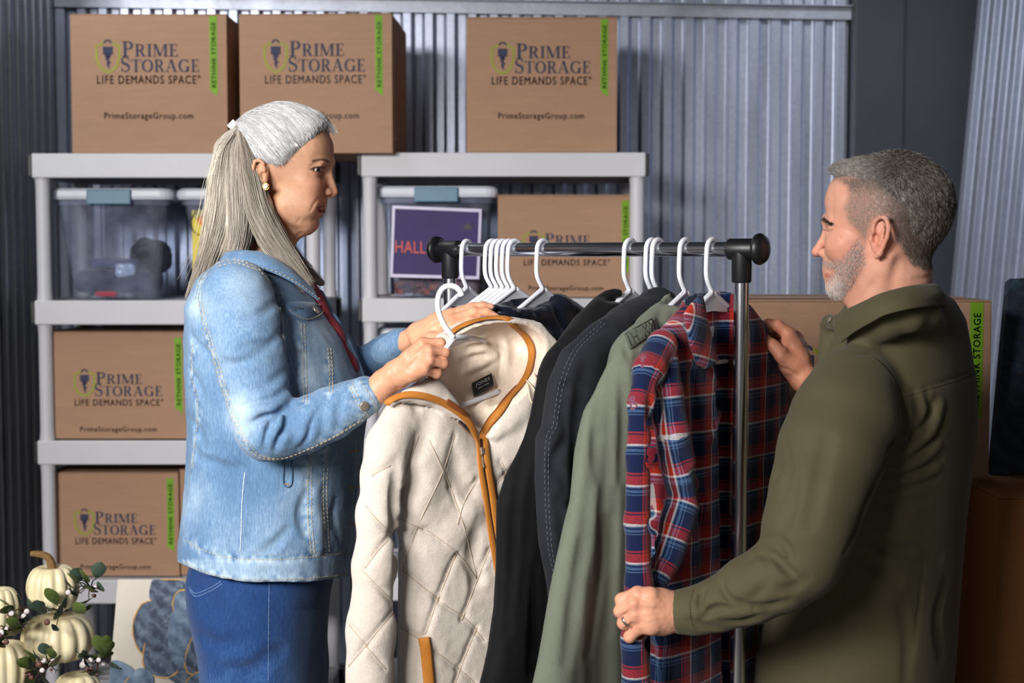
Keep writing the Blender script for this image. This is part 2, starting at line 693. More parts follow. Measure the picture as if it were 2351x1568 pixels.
# ================================================================= cardboard boxes
def moving_box(label, w, h, d, loc, rz=0.0, style='tall', mat=None, prints=True, group='printed moving boxes', gap=0.004, ribbon=True, cat='box'):
    """box with front face at local y=0, base at z=0, left edge x=0; loc is the front left bottom corner"""
    mat = mat or M_CARD
    r = empty('moving_box', loc, rz)
    tag(r, label, cat, group)
    MB().box((0, 0, 0), (w, d, h - 0.004), 0.003).build('carton', mat, r)
    m = MB().box((0.001, 0.001, h - 0.0035), (w - 0.001, d / 2 - gap / 2, h), 0.0008)
    m.build('top_flap', mat, r)
    MB().box((0.001, d / 2 + gap / 2, h - 0.0035), (w - 0.001, d - 0.001, h), 0.0008).build('top_flap', mat, r)
    MB().box((0.0, d / 2 - .025, h + 0.0001), (w, d / 2 + .025, h + .0006)).build('tape', M_TAPE, r)
    if not prints:
        return r
    if style == 'tall':
        k = dict(sh=(.167, .312, .205, .42), pr=(.33, .685, .195, .305), st=(.323, .82, .305, .415), li=(.167, .82, .435, .50),
                 ur=(.21, .78, .705, .765), rb=(.889, .938, .015, .545, .59))
    elif style == 'low':
        k = dict(sh=(.19, .335, .37, .60), pr=(.345, .675, .375, .485), st=(.335, .815, .485, .60), li=(.19, .815, .625, .69),
                 ur=(.225, .775, .885, .945), rb=(.908, .962, .055, .71, .765))
    else:
        k = dict(sh=(.167, .312, .27, .50), pr=(.33, .685, .275, .38), st=(.323, .82, .38, .49), li=(.167, .82, .515, .58),
                 ur=(.21, .78, .80, .86), rb=(.91, .965, .012, .60, .65))
    X = lambda f: f * w
    Z = lambda f: h - f * h
    put_text('printed_name', serif_word('PRIME'), M_INK, r, X(k['pr'][0]), X(k['pr'][1]), Z(k['pr'][3]), Z(k['pr'][2]))
    put_text('printed_name', serif_word('STORAGE'), M_INK, r, X(k['st'][0]), X(k['st'][1]), Z(k['st'][3]), Z(k['st'][2]))
    put_text('printed_slogan', sans_word('LIFE DEMANDS SPACE\u00b0', 0.020, 1.16), M_INK2, r, X(k['li'][0]), X(k['li'][1] + .008), Z(k['li'][3]), Z(k['li'][2]))
    put_text('printed_address', sans_word('PrimeStorageGroup.com', 0.020, 1.12), M_INK2, r, X(k['ur'][0]), X(k['ur'][1]), Z(k['ur'][3]), Z(k['ur'][2]))
    # shield with a key
    x0, x1, a, b = k['sh']
    sx0, sx1, zt, zb = X(x0), X(x1), Z(a), Z(b)
    cx_, sw, shh = (sx0 + sx1) / 2, sx1 - sx0, zt - zb
    half = [(0, -1.0), (.22, -.92), (.40, -.76), (.49, -.52), (.50, -.08), (.32, -.05), (.2, .03)]
    outl = [(-x, y) for x, y in half[::-1]] + half[1:]
    g = stroke([(cx_ + x * sw, zt + y * shh * .97 - .002) for x, y in outl], sw * .09)
    V, Fc = [], []
    for q in g:
        b0 = len(V)
        V += [(x, -0.0008, z) for x, z in q]
        Fc.append(tuple(range(b0, b0 + 4)))
    mesh_obj('printed_shield', V, Fc, M_OLIVEINK, r)
    g = stroke(arc(cx_, zt - shh * .02, sw * .15, shh * .10, 0, 180, 10), sw * .08)
    g += rect(cx_ - sw * .22, zt - shh * .40, cx_ + sw * .22, zt - shh * .13)
    g += rect(cx_ - sw * .12, zt - shh * .50, cx_ + sw * .12, zt - shh * .38)
    g += rect(cx_ - sw * .06, zt - shh * .78, cx_ + sw * .06, zt - shh * .45)
    g += rect(cx_ - sw * .13, zt - shh * .58, cx_ - sw * .05, zt - shh * .53) + rect(cx_ + sw * .05, zt - shh * .68, cx_ + sw * .13, zt - shh * .62)
    g += [[(cx_ - sw * .02, zt - shh * .78), (cx_ + sw * .06, zt - shh * .88), (cx_ + sw * .06, zt - shh * .78)]]
    V, Fc = [], []
    for q in g:
        b0 = len(V)
        V += [(x, -0.0009, z) for x, z in q]
        Fc.append(tuple(range(b0, b0 + len(q))))
    mesh_obj('printed_key', V, Fc, M_INK, r)
    if ribbon:
        a0, a1, t0, tb, tb2 = k['rb']
        rb = mesh_obj('printed_ribbon', [(X(a0), -.0008, Z(t0)), (X(a1), -.0008, Z(t0)), (X(a1), -.0008, Z(tb2)), (X(a0), -.0008, Z(tb))], [(3, 2, 1, 0)], M_GREENINK, r)
        wd = X(a1) - X(a0)
        # lettering runs upwards along the ribbon
        V, Fc = sans_word('RETHINK STORAGE', 0.022, 1.12)
        mn, mx = V.min(0), V.max(0)
        A = (V - mn) / (mx - mn)
        zz0, zz1 = Z(tb) + wd * .35, Z(t0) - wd * .8
        W = [(X(a1) - wd * .2 - bb * wd * .55, -.0014, zz0 + aa * (zz1 - zz0)) for aa, bb in A]
        mesh_obj('ribbon_lettering', W, Fc, M_GREENTXT, rb)
    return r


# ================================================================= resin shelving
def shelving(label, x0, x1, yf, depth, tiers, th):
    """x0..x1 at the front plane yf; tiers are z of each shelf's top"""
    r = empty('shelving_unit', (x0, yf, 0))
    tag(r, label, 'shelf', 'grey resin shelving units')
    w = x1 - x0
    for i, z in enumerate(tiers):
        m = MB()
        m.box((0.012, 0, z - th), (w - 0.012, 0.014, z), 0.004)
        m.box((0.012, depth - .014, z - th), (w - 0.012, depth, z), 0.004)
        m.box((0.012, 0.014, z - th), (0.026, depth - .014, z), 0.003)
        m.box((w - 0.026, 0.014, z - th), (w - 0.012, depth - .014, z), 0.003)
        sh = m.build('shelf', M_RESIN, r)
        # slatted deck
        ns = 7
        for s_ in range(ns):
            ya = 0.02 + (depth - .04) / ns * s_
            MB().box((0.026, ya, z - 0.022), (w - 0.026, ya + (depth - .04) / ns - .014, z - 0.004)).build('deck_slat', M_RESIN, sh)
        for cxx in (0.0, w - 0.012):
            for yy in (0.0, depth - .05):
                MB().box((cxx, yy, z - th + .004), (cxx + .012, yy + .05, z - .004), .002).build('corner_cap', M_BLACKP, sh)
    for cxx in (0.036, w - 0.036):
        for yy in (0.028, depth - .028):
            pr = MB()
            for i in range(len(tiers)):
                top = tiers[i] - th
                bot = tiers[i + 1] if i + 1 < len(tiers) else 0.0
                if top - bot > 0.02:
                    pr.lathe([(0.024, bot), (0.0215, bot + .03), (0.0215, top - .03), (0.024, top)], (cxx, yy, 0), 20)
            pr.build('post', M_RESIN, r, angle=40)
    return r


YL, YR = Y_SH - 0.03, Y_SH + 0.03
xL0, xL1 = xat(63, 380, YL), xat(742, 380, YL)
tL = [zat(352, YL), zat(690, YL), zat(1012, YL), zat(1332, YL), 0.12]
shelving('grey resin shelving unit at left behind the woman', xL0, xL1, YL, 0.45, tL, 0.074)
xR0, xR1 = xat(820, 380, YR), xat(1491, 380, YR)
tR = [zat(350, YR), zat(685, YR), zat(1006, YR), zat(1326, YR), 0.12]
shelving('grey resin shelving unit at right, holding the purple sign bin', xR0, xR1, YR, 0.45, tR, 0.074)


def box_px(label, pl, pr, pt, pb, Y, d, base=None, **kw):
    x0, x1 = xat(pl, (pt + pb) / 2, Y), xat(pr, (pt + pb) / 2, Y)
    zb = base if base is not None else zat(pb, Y)
    return moving_box(label, x1 - x0, zat(pt, Y) - zb, d, (x0, Y, zb), **kw)


box_px('printed cardboard box at left on top of the shelving', 163, 522, 32, 354, YL + .03, .40, tL[0] + .0015)
box_px('printed cardboard box above the woman on top of the shelving', 550, 902, 32, 348, YL + .03, .40, tL[0] + .0015, rz=radians(-2.0))
box_px('printed cardboard box standing alone on the right shelving top', 1071, 1417, 39, 350, YR + .02, .36, tR[0] + .0015)
box_px('printed cardboard box on the third shelf, behind denim jacket', 110, 431, 762, 1010, YL + .035, .36, tL[2] + .0015, style='low')
box_px('lowest printed cardboard box, on the fourth shelf above pumpkins', 117, 411, 1085, 1330, YL + .05, .36, tL[3] + .0015, style='low')
box_px('plain side of a cardboard box tucked beside the lowest box', 414, 640, 1078, 1330, YL + .06, .36, tL[3] + .0015, prints=False)
box_px('printed cardboard box under the right shelf beside the purple sign', 1143, 1456, 447, 685, YR + .05, .38, tR[1] + .0015, style='low')
# ================================================================= soft-body modelling: smooth unions of rounded solids, meshed
_rng = np.random.default_rng(7)
_NT = _rng.random((64, 64, 64)).astype(np.float32) * 2 - 1


def vnoise(x, y, z):
    """smooth value noise in -1..1"""
    x, y, z = np.broadcast_arrays(x, y, z)
    xi, yi, zi = np.floor(x).astype(np.int32), np.floor(y).astype(np.int32), np.floor(z).astype(np.int32)
    fx, fy, fz = (x - xi).astype(np.float32), (y - yi).astype(np.float32), (z - zi).astype(np.float32)
    fx, fy, fz = fx * fx * (3 - 2 * fx), fy * fy * (3 - 2 * fy), fz * fz * (3 - 2 * fz)
    a, b, c = xi & 63, yi & 63, zi & 63
    a1, b1, c1 = (a + 1) & 63, (b + 1) & 63, (c + 1) & 63
    l = lambda p, q, t: p + (q - p) * t
    return l(l(l(_NT[a, b, c], _NT[a1, b, c], fx), l(_NT[a, b1, c], _NT[a1, b1, c], fx), fy),
             l(l(_NT[a, b, c1], _NT[a1, b, c1], fx), l(_NT[a, b1, c1], _NT[a1, b1, c1], fx), fy), fz)


def sstep(a, b, x):
    t = np.clip((x - a) / (b - a), 0, 1)
    return t * t * (3 - 2 * t)


def smin(a, b, k):
    if k <= 0:
        return np.minimum(a, b)
    h = np.maximum(k - np.abs(a - b), 0) / k
    return np.minimum(a, b) - h * h * k * 0.25


def smax(a, b, k):
    return -smin(-a, -b, k)


class Sdf:
    def __init__(s, lo, hi, h):
        s.lo = np.array(lo, np.float32)
        s.h = h
        s.n = np.ceil((np.array(hi) - np.array(lo)) / h).astype(int) + 1
        s.ax = [(s.lo[i] + h * np.arange(s.n[i])).astype(np.float32) for i in range(3)]
        s.F = np.full(s.n, 0.5, np.float32)

    def box(s, lo, hi):
        a = np.clip(np.floor((np.array(lo) - s.lo) / s.h).astype(int), 0, s.n)
        b = np.clip(np.ceil((np.array(hi) - s.lo) / s.h).astype(int) + 1, 0, s.n)
        sl = tuple(slice(i, j) for i, j in zip(a, b))
        return sl, (s.ax[0][sl[0]][:, None, None], s.ax[1][sl[1]][None, :, None], s.ax[2][sl[2]][None, None, :])

    def op(s, lo, hi, k, fn, mode='add'):
        mg = k + 3 * s.h
        sl, (x, y, z) = s.box(np.array(lo) - mg, np.array(hi) + mg)
        if any(q.stop <= q.start for q in sl):
            return s
        d = fn(x, y, z)
        if mode == 'add':
            s.F[sl] = smin(s.F[sl], d, k)
        elif mode == 'sub':
            s.F[sl] = smax(s.F[sl], -d, k)
        elif mode == 'disp':
            s.F[sl] = s.F[sl] + d
        return s

    # --- primitives
    def ell(s, c, r, k=0.0, R=None, mode='add'):
        c = np.array(c, np.float32)
        r = np.array([r] * 3 if np.isscalar(r) else r, np.float32)
        R_ = None if R is None else np.array(R, np.float32)       # columns are the ellipsoid's axes
        ext = r if R_ is None else np.sqrt(((R_ * r[None, :]) ** 2).sum(1))

        def fn(x, y, z):
            dx, dy, dz = x - c[0], y - c[1], z - c[2]
            if R_ is not None:
                dx, dy, dz = [R_[0, i] * dx + R_[1, i] * dy + R_[2, i] * dz for i in range(3)]
            a = (dx / r[0]) ** 2 + (dy / r[1]) ** 2 + (dz / r[2]) ** 2
            b = (dx / r[0] ** 2) ** 2 + (dy / r[1] ** 2) ** 2 + (dz / r[2] ** 2) ** 2
            k0, k1 = np.sqrt(a), np.sqrt(b)
            return k0 * (k0 - 1) / np.maximum(k1, 1e-6)
        return s.op(c - ext, c + ext, k, fn, mode)

    def cap(s, a, b, ra, rb, k=0.0, mode='add', flat=None):
        """tapered capsule; flat = (axis, factor) squeezes it along a unit axis (factor < 1 thinner)"""
        a, b = np.array(a, np.float32), np.array(b, np.float32)
        R = max(ra, rb)
        ab = b - a
        L2 = float(ab @ ab) + 1e-12

        def fn(x, y, z):
            px, py, pz = x - a[0], y - a[1], z - a[2]
            t = np.clip((px * ab[0] + py * ab[1] + pz * ab[2]) / L2, 0, 1)
            qx, qy, qz = px - t * ab[0], py - t * ab[1], pz - t * ab[2]
            rr = ra + (rb - ra) * t
            d2 = qx * qx + qy * qy + qz * qz
            if flat is not None:
                n, f = np.array(flat[0], np.float32), flat[1]
                q = qx * n[0] + qy * n[1] + qz * n[2]
                d = np.sqrt(np.maximum(d2 + q * q * (1 / f ** 2 - 1), 0))
                return (d - rr) * (f if f < 1 else 1)
            return np.sqrt(d2) - rr
        return s.op(np.minimum(a, b) - R, np.maximum(a, b) + R, k, fn, mode)

    def chain(s, pts, rs, k=0.0, kj=0.0, mode='add', flat=None):
        """tapered tube through pts as one solid, then blended with k"""
        pts = [np.array(p, np.float32) for p in pts]
        rs = [rs] * len(pts) if np.isscalar(rs) else rs
        lo = np.min([p - r for p, r in zip(pts, rs)], 0)
        hi = np.max([p + r for p, r in zip(pts, rs)], 0)

        def fn(x, y, z):
            D = None
            for i in range(len(pts) - 1):
                a, b, ra, rb = pts[i], pts[i + 1], rs[i], rs[i + 1]
                ab = b - a
                L2 = float(ab @ ab) + 1e-12
                px, py, pz = x - a[0], y - a[1], z - a[2]
                t = np.clip((px * ab[0] + py * ab[1] + pz * ab[2]) / L2, 0, 1)
                qx, qy, qz = px - t * ab[0], py - t * ab[1], pz - t * ab[2]
                d2 = qx * qx + qy * qy + qz * qz
                if flat is not None:
                    n, f = np.array(flat[0], np.float32), flat[1]
                    q = qx * n[0] + qy * n[1] + qz * n[2]
                    d = (np.sqrt(np.maximum(d2 + q * q * (1 / f ** 2 - 1), 0)) - (ra + (rb - ra) * t)) * f
                else:
                    d = np.sqrt(d2) - (ra + (rb - ra) * t)
                D = d if D is None else smin(D, d, kj)
            return D
        return s.op(lo, hi, k, fn, mode)

    def slab(s, c, hs, R, rad, k=0.0, mode='add'):
        """rounded box: centre c, half sizes hs, axes = columns of R, edge radius rad"""
        c, hs, R = np.array(c, np.float32), np.array(hs, np.float32), np.array(R, np.float32)
        ext = (np.abs(R) * hs[None, :]).sum(1)

        def fn(x, y, z):
            dx, dy, dz = x - c[0], y - c[1], z - c[2]
            q = [np.abs(R[0, i] * dx + R[1, i] * dy + R[2, i] * dz) - hs[i] + rad for i in range(3)]
            out = np.sqrt(np.maximum(q[0], 0) ** 2 + np.maximum(q[1], 0) ** 2 + np.maximum(q[2], 0) ** 2)
            return out + np.minimum(np.maximum(np.maximum(q[0], q[1]), q[2]), 0) - rad
        return s.op(c - ext, c + ext, k, fn, mode)

    def cut(s, p, n, k=0.0):
        """keep the side behind the plane through p with outward normal n"""
        p, n = np.array(p, np.float32), np.array(n, np.float32)
        n = n / np.linalg.norm(n)
        x, y, z = s.ax[0][:, None, None], s.ax[1][None, :, None], s.ax[2][None, None, :]
        s.F = smax(s.F, (x - p[0]) * n[0] + (y - p[1]) * n[1] + (z - p[2]) * n[2], k)
        return s

    # --- sampling and image-space lookups (where does the camera ray meet the surface)
    def val(s, p):
        q = (np.asarray(p, np.float32) - s.lo) / s.h
        q = np.clip(q, 0, s.n - 1.001)
        i = q.astype(int)
        f = q - i
        o = 0
        for dx in (0, 1):
            for dy in (0, 1):
                for dz in (0, 1):
                    w = (f[:, 0] if dx else 1 - f[:, 0]) * (f[:, 1] if dy else 1 - f[:, 1]) * (f[:, 2] if dz else 1 - f[:, 2])
                    o = o + w * s.F[i[:, 0] + dx, i[:, 1] + dy, i[:, 2] + dz]
        return o

    def grad(s, p):
        p = np.atleast_2d(p)
        e = s.h
        g = np.stack([s.val(p + np.eye(3)[i] * e) - s.val(p - np.eye(3)[i] * e) for i in range(3)], 1)
        return g / (np.linalg.norm(g, axis=1, keepdims=True) + 1e-9)

    def hit(s, pix, back=False):
        """first surface point along the camera rays through the pixels; None-like rows are skipped"""
        out = []
        hi = s.lo + s.h * (s.n - 1)
        ds = np.arange(max(0.2, s.lo[1] - 0.3), hi[1] + 0.3, s.h * 0.5)
        for px, py in pix:
            ray = PN(np.stack([np.full_like(ds, px), np.full_like(ds, py), ds], 1))
            ins = np.all((ray >= s.lo) & (ray <= hi), 1)
            if not ins.any():
                continue
            r = ray[ins]
            v = s.val(r)
            w = np.where(v < 0)[0]
            if len(w) == 0:
                j = int(np.argmin(v))
                if v[j] < 0.02:
                    out.append(r[j])
                continue
            j = w[-1] if back else w[0]
            if j > 0 and not back:
                t = v[j - 1] / (v[j - 1] - v[j] + 1e-9)
                out.append(r[j - 1] + (r[j] - r[j - 1]) * t)
            else:
                out.append(r[j])
        return np.array(out)

    def line(s, pix, n=16):
        """a smooth pixel polyline laid on the surface"""
        return s.hit(smooth_path(pix, n))

    def groove(s, pix, r, depth, k=0.004, n=14, taper=True):
        p = s.line(pix, n)
        if len(p) < 2:
            return s
        g = s.grad(p)
        t = np.linspace(0, 1, len(p))
        dp = depth * (np.sin(pi * np.clip(t, .06, .94)) ** 0.6 if taper else np.ones_like(t))
        c = p + g * (r - dp)[:, None]
        return s.chain(list(c), r, k, 0, 'sub')

    def ridge(s, pix, r, height, k=0.004, n=14, taper=True):
        p = s.line(pix, n)
        if len(p) < 2:
            return s
        g = s.grad(p)
        t = np.linspace(0, 1, len(p))
        hp = height * (np.sin(pi * np.clip(t, .06, .94)) ** 0.6 if taper else np.ones_like(t))
        c = p - g * (r - hp)[:, None]
        return s.chain(list(c), r, k, 0, 'add')

    def disp(s, fn):
        x, y, z = s.ax[0][:, None, None], s.ax[1][None, :, None], s.ax[2][None, None, :]
        near = np.abs(s.F) < 0.03
        idx = np.where(near)
        s.F[idx] -= fn(s.ax[0][idx[0]], s.ax[1][idx[1]], s.ax[2][idx[2]]).astype(np.float32)
        return s

    def mesh(s, smooth=1):
        """surface nets"""
        F = s.F
        n = s.n
        ins = F < 0
        c = np.zeros(n - 1, np.uint8)
        for dx in (0, 1):
            for dy in (0, 1):
                for dz in (0, 1):
                    c += ins[dx:n[0] - 1 + dx, dy:n[1] - 1 + dy, dz:n[2] - 1 + dz]
        act = (c > 0) & (c < 8)
        I = np.argwhere(act)
        idx = np.full(n - 1, -1, np.int32)
        idx[act] = np.arange(len(I), dtype=np.int32)
        corner = {}
        for dx in (0, 1):
            for dy in (0, 1):
                for dz in (0, 1):
                    corner[(dx, dy, dz)] = F[I[:, 0] + dx, I[:, 1] + dy, I[:, 2] + dz]
        acc = np.zeros((len(I), 3), np.float32)
        cnt = np.zeros(len(I), np.float32)
        keys = list(corner)
        for a in keys:
            for axs in range(3):
                if a[axs]:
                    continue
                b = tuple(a[j] + (1 if j == axs else 0) for j in range(3))
                va, vb = corner[a], corner[b]
                m = (va < 0) != (vb < 0)
                t = va[m] / (va[m] - vb[m])
                p = np.array(a, np.float32)[None, :].repeat(m.sum(), 0)
                p[:, axs] += t
                acc[m] += p
                cnt[m] += 1
        V = (I + acc / cnt[:, None]) * s.h + s.lo
        quads = []
        for axs in range(3):
            b, c_ = [(1, 2), (2, 0), (0, 1)][axs]
            sl0 = [slice(None)] * 3
            sl1 = [slice(None)] * 3
            sl0[axs] = slice(0, n[axs] - 1)
            sl1[axs] = slice(1, n[axs])
            A, B = ins[tuple(sl0)], ins[tuple(sl1)]
            ch = A != B
            E = np.argwhere(ch)
            E = E[(E[:, b] > 0) & (E[:, c_] > 0) & (E[:, b] < n[b] - 1) & (E[:, c_] < n[c_] - 1)]
            if len(E) == 0:
                continue
            flip = ins[E[:, 0], E[:, 1], E[:, 2]]

            def cell(db, dc):
                q = E.copy()
                q[:, b] -= db
                q[:, c_] -= dc
                return idx[q[:, 0], q[:, 1], q[:, 2]]
            q = np.stack([cell(1, 1), cell(0, 1), cell(0, 0), cell(1, 0)], 1)
            q[~flip] = q[~flip][:, ::-1]
            quads.append(q)
        Q = np.concatenate(quads) if quads else np.zeros((0, 4), np.int32)
        for _ in range(smooth):
            S = np.zeros_like(V)
            N = np.zeros(len(V), np.float32)
            for i in range(4):
                j = (i + 1) % 4
                np.add.at(S, Q[:, i], V[Q[:, j]])
                np.add.at(S, Q[:, j], V[Q[:, i]])
                np.add.at(N, Q[:, i], 1)
                np.add.at(N, Q[:, j], 1)
            V = V * 0.5 + 0.5 * S / np.maximum(N, 1)[:, None]
        return V, Q


def join_vq(parts):
    """several (V, Q) surfaces as one"""
    V, Q, b = [], [], 0
    for v, q in parts:
        V.append(v)
        Q.append(q + b)
        b += len(v)
    return np.concatenate(V), np.concatenate(Q)


def split_faces(V, Q, mask):
    """mesh pieces for faces where mask is True / False"""
    out = []
    for sel in (Q[mask], Q[~mask]):
        u, inv = np.unique(sel, return_inverse=True)
        out.append((V[u], inv.reshape(sel.shape).astype(np.int32), u))
    return out


def poly_dist(p, line):
    """distance of points p (n,3) to a polyline (m,3)"""
    best = np.full(len(p), 1e9)
    for i in range(len(line) - 1):
        a, b = line[i], line[i + 1]
        ab = b - a
        t = np.clip(((p - a) @ ab) / (ab @ ab + 1e-12), 0, 1)
        best = np.minimum(best, np.linalg.norm(p - a - t[:, None] * ab, axis=1))
    return best


def stitches(name, line, mat, parent, r=0.0008, dash=0.0045, gap=0.0030, lift=0.0006, normals=None):
    """a row of stitches along a 3D polyline: one mesh of short threads"""
    d = np.r_[0, np.cumsum(np.linalg.norm(np.diff(line, axis=0), axis=1))]
    m = MB()
    s0 = 0.0
    while s0 + dash < d[-1]:
        pts = []
        for q in (s0, s0 + dash / 2, s0 + dash):
            p = np.array([np.interp(q, d, line[:, i]) for i in range(3)])
            if normals is not None:
                p = p + lift * np.array([np.interp(q, d, normals[:, i]) for i in range(3)])
            pts.append(Vector(p))
        m.tube(pts, r, 4)
        s0 += dash + gap
    return tag(m.build(name, mat, parent), kind='stuff') if m.v else None


def strands_mesh(guides, rs, nside=3):
    """guides: (N, m, 3) array of strand points; rs: (m,) radii; one mesh"""
    G = np.asarray(guides, np.float32)
    N, m, _ = G.shape
    T = np.gradient(G, axis=1)
    T /= np.linalg.norm(T, axis=2, keepdims=True) + 1e-9
    ref = np.array([0.31, -0.87, 0.38], np.float32)
    A = np.cross(T, ref)
    A /= np.linalg.norm(A, axis=2, keepdims=True) + 1e-9
    B = np.cross(T, A)
    V = []
    for k in range(nside):
        a = 2 * pi * k / nside
        V.append(G + (A * cos(a) + B * sin(a)) * np.asarray(rs, np.float32)[None, :, None])
    V = np.stack(V, 2)                      # N, m, nside, 3
    ids = np.arange(N * m * nside).reshape(N, m, nside)
    q = []
    for k in range(nside):
        k2 = (k + 1) % nside
        q.append(np.stack([ids[:, :-1, k], ids[:, :-1, k2], ids[:, 1:, k2], ids[:, 1:, k]], -1).reshape(-1, 4))
    return V.reshape(-1, 3), np.concatenate(q).astype(np.int32)
# ================================================================= people: shared helpers
class HeadFrame:
    """image-guided frame of a head: midplane through C, side vector towards the camera"""

    def __init__(s, px, py, d, dirx, yaw):
        s.C = np.array(P(px, py, d))
        s.fwd = np.array([cos(yaw) * dirx, -sin(yaw), 0.0])
        s.side = np.array([-sin(yaw) * dirx, -cos(yaw), 0.0])
        s.up = np.array([0, 0, 1.0])
        s.R = np.stack([s.fwd, s.side, s.up], 1)
        s.s = FPX / d                      # pixels per metre

    def __call__(s, px, py, lat=0.0):
        o = np.array([0, 0, CAMZ])
        r = np.array(P(px, py, 1.0)) - o
        t = (lat + (s.C - o) @ s.side) / (r @ s.side)
        return o + r * t

    def far(s, p):
        """mirror image of p across the midplane"""
        return p - 2 * ((p - s.C) @ s.side) * s.side

    def loc(s, V):
        D = V - s.C
        return D @ s.fwd, D @ s.side, D @ s.up


def skin_mat(name, base, red):
    t = NT(name)
    at = t.attr('Col')
    v = t.coord()
    n1 = t.noise(v, 45, 4, 0.6)
    n2 = t.noise(v, 260, 3, 0.6)
    c = t.mix(t.ramp(n1, [(0.35, (0, 0, 0, 1)), (0.75, (0.22, 0.22, 0.22, 1))]), at.outputs['Color'], lin(red), 'MIX')
    c = t.mix(0.12, c, t.ramp(n2, [(0.3, (0.62, 0.5, 0.42, 1)), (0.7, (1, 1, 1, 1))]), 'MULTIPLY')
    t.set(c, 0.48)
    t.b.inputs['Subsurface Weight'].default_value = 0.12
    t.b.inputs['Subsurface Radius'].default_value = (0.9, 0.35, 0.2)
    t.b.inputs['Subsurface Scale'].default_value = 0.008
    t.b.inputs['Specular IOR Level'].default_value = 0.35
    n3 = t.noise(v, 700, 2)
    t.bump(t.math('ADD', t.math('MULTIPLY', n2, 0.7), t.math('MULTIPLY', n3, 0.4)), 0.22, 0.0012)
    return t.m


def hair_mat(name, rough=0.42):
    t = NT(name)
    at = t.attr('Col')
    v = t.coord()
    n1 = t.noise(v, 420, 2)
    c = t.mix(0.35, at.outputs['Color'], t.ramp(n1, [(0.3, (0.55, 0.55, 0.55, 1)), (0.7, (1.25, 1.25, 1.25, 1))]), 'MULTIPLY')
    t.set(c, rough)
    t.b.inputs['Specular IOR Level'].default_value = 0.5
    return t.m


def cvar(rgb):
    return np.array(lin(rgb)[:3])


def blend(col, mask, rgb):
    return col * (1 - mask[:, None]) + cvar(rgb)[None, :] * mask[:, None]


def gauss(V, c, r):
    return np.exp(-((V - np.asarray(c)) ** 2).sum(1) / (r * r))


def col4(c):
    return np.concatenate([c, np.ones((len(c), 1))], 1)


def eyeball(name, c, look, r, iris_rgb, parent):
    """sphere with iris and pupil facing look"""
    look = Vector(look).normalized()
    q = look.to_track_quat('Z', 'Y')
    m = MB()
    prof = [(max(1e-5, r * sin(pi * i / 24)), -r * cos(pi * i / 24)) for i in range(25)]
    m.lathe(prof, (0, 0, 0), 24)
    V = np.array([q @ Vector(v) for v in m.v])
    dd = V @ np.array(look) / r
    col = np.tile(cvar((206, 196, 188)), (len(V), 1))
    col = blend(col, sstep(0.80, 0.84, dd), iris_rgb)
    col = blend(col, sstep(0.955, 0.97, dd), (6, 5, 5))
    t = bpy.data.materials.get('eye') or None
    if t is None:
        nt = NT('eye')
        nt.set(nt.attr('Col').outputs['Color'], 0.12)
        t = nt.m
    return mesh_obj(name, [Vector(v) + Vector(c) for v in V], m.f, t, parent, True, {'Col': ('FLOAT_COLOR', col4(col))})


M_SKIN_W = skin_mat('skin_warm', (206, 150, 116), (196, 118, 92))
M_SKIN_M = skin_mat('skin_ruddy', (206, 146, 118), (200, 112, 90))
M_HAIR = hair_mat('hair')


def ear(f, H, cx, cy, lat, s, k=0.004):
    """ear on the near side: s pixels -> metres; cx,cy = concha centre in pixels; unit shape 34 px tall"""
    g = lambda x, y, l: H(cx + x * s, cy + y * s, lat + l)
    m = s / H.s
    f.ell(g(2, -2, -.002), (15 * m, .006, 30 * m), k, H.R)
    hx = [(15, 12), (6, -2), (0, -14), (-3, -26), (-12, -33), (-21, -27), (-23, -12), (-18, 4), (-9, 18), (-1, 27)]
    d = 1 if H.fwd[0] > 0 else -1
    pts = [g(d * -x - 2 * d, y, .004 + .0035 * sin(pi * i / 9)) for i, (x, y) in enumerate([(-6, 2), (-9, -12), (-6, -26), (3, -34), (13, -31), (17, -16), (14, 0), (8, 14), (2, 26), (-3, 31)])]
    f.chain(pts, [3.0 * m, 3.6 * m, 3.8 * m, 3.8 * m, 3.8 * m, 3.8 * m, 3.6 * m, 3.8 * m, 5.5 * m, 4.5 * m], .002, .002)
    f.chain([g(d * -x - 2 * d, y, .004) for x, y in [(6, -22), (8, -10), (5, 4), (0, 12)]], 2.8 * m, .002, .001)
    f.ell(g(d * 3, 2, .004), (5.5 * m, .006, 9 * m), .0015, H.R, 'sub')
    f.ell(g(d * -7, -20, .005), (3 * m, .0035, 9 * m), .0015, H.R, 'sub')
    f.ell(g(d * 10, 4, .001), (3.4 * m, .004, 6 * m), .002, H.R)          # tragus
# ================================================================= the woman
WOMAN = empty('person', (-0.38, 2.45, 0), world=True)
tag(WOMAN, 'grey-haired woman in a blue denim jacket and jeans holding up a cream jacket', 'person')
HW = HeadFrame(668, 400, 2.50, +1, radians(4))
u_ = 1.0 / HW.s                                   # metres per photo pixel at the head


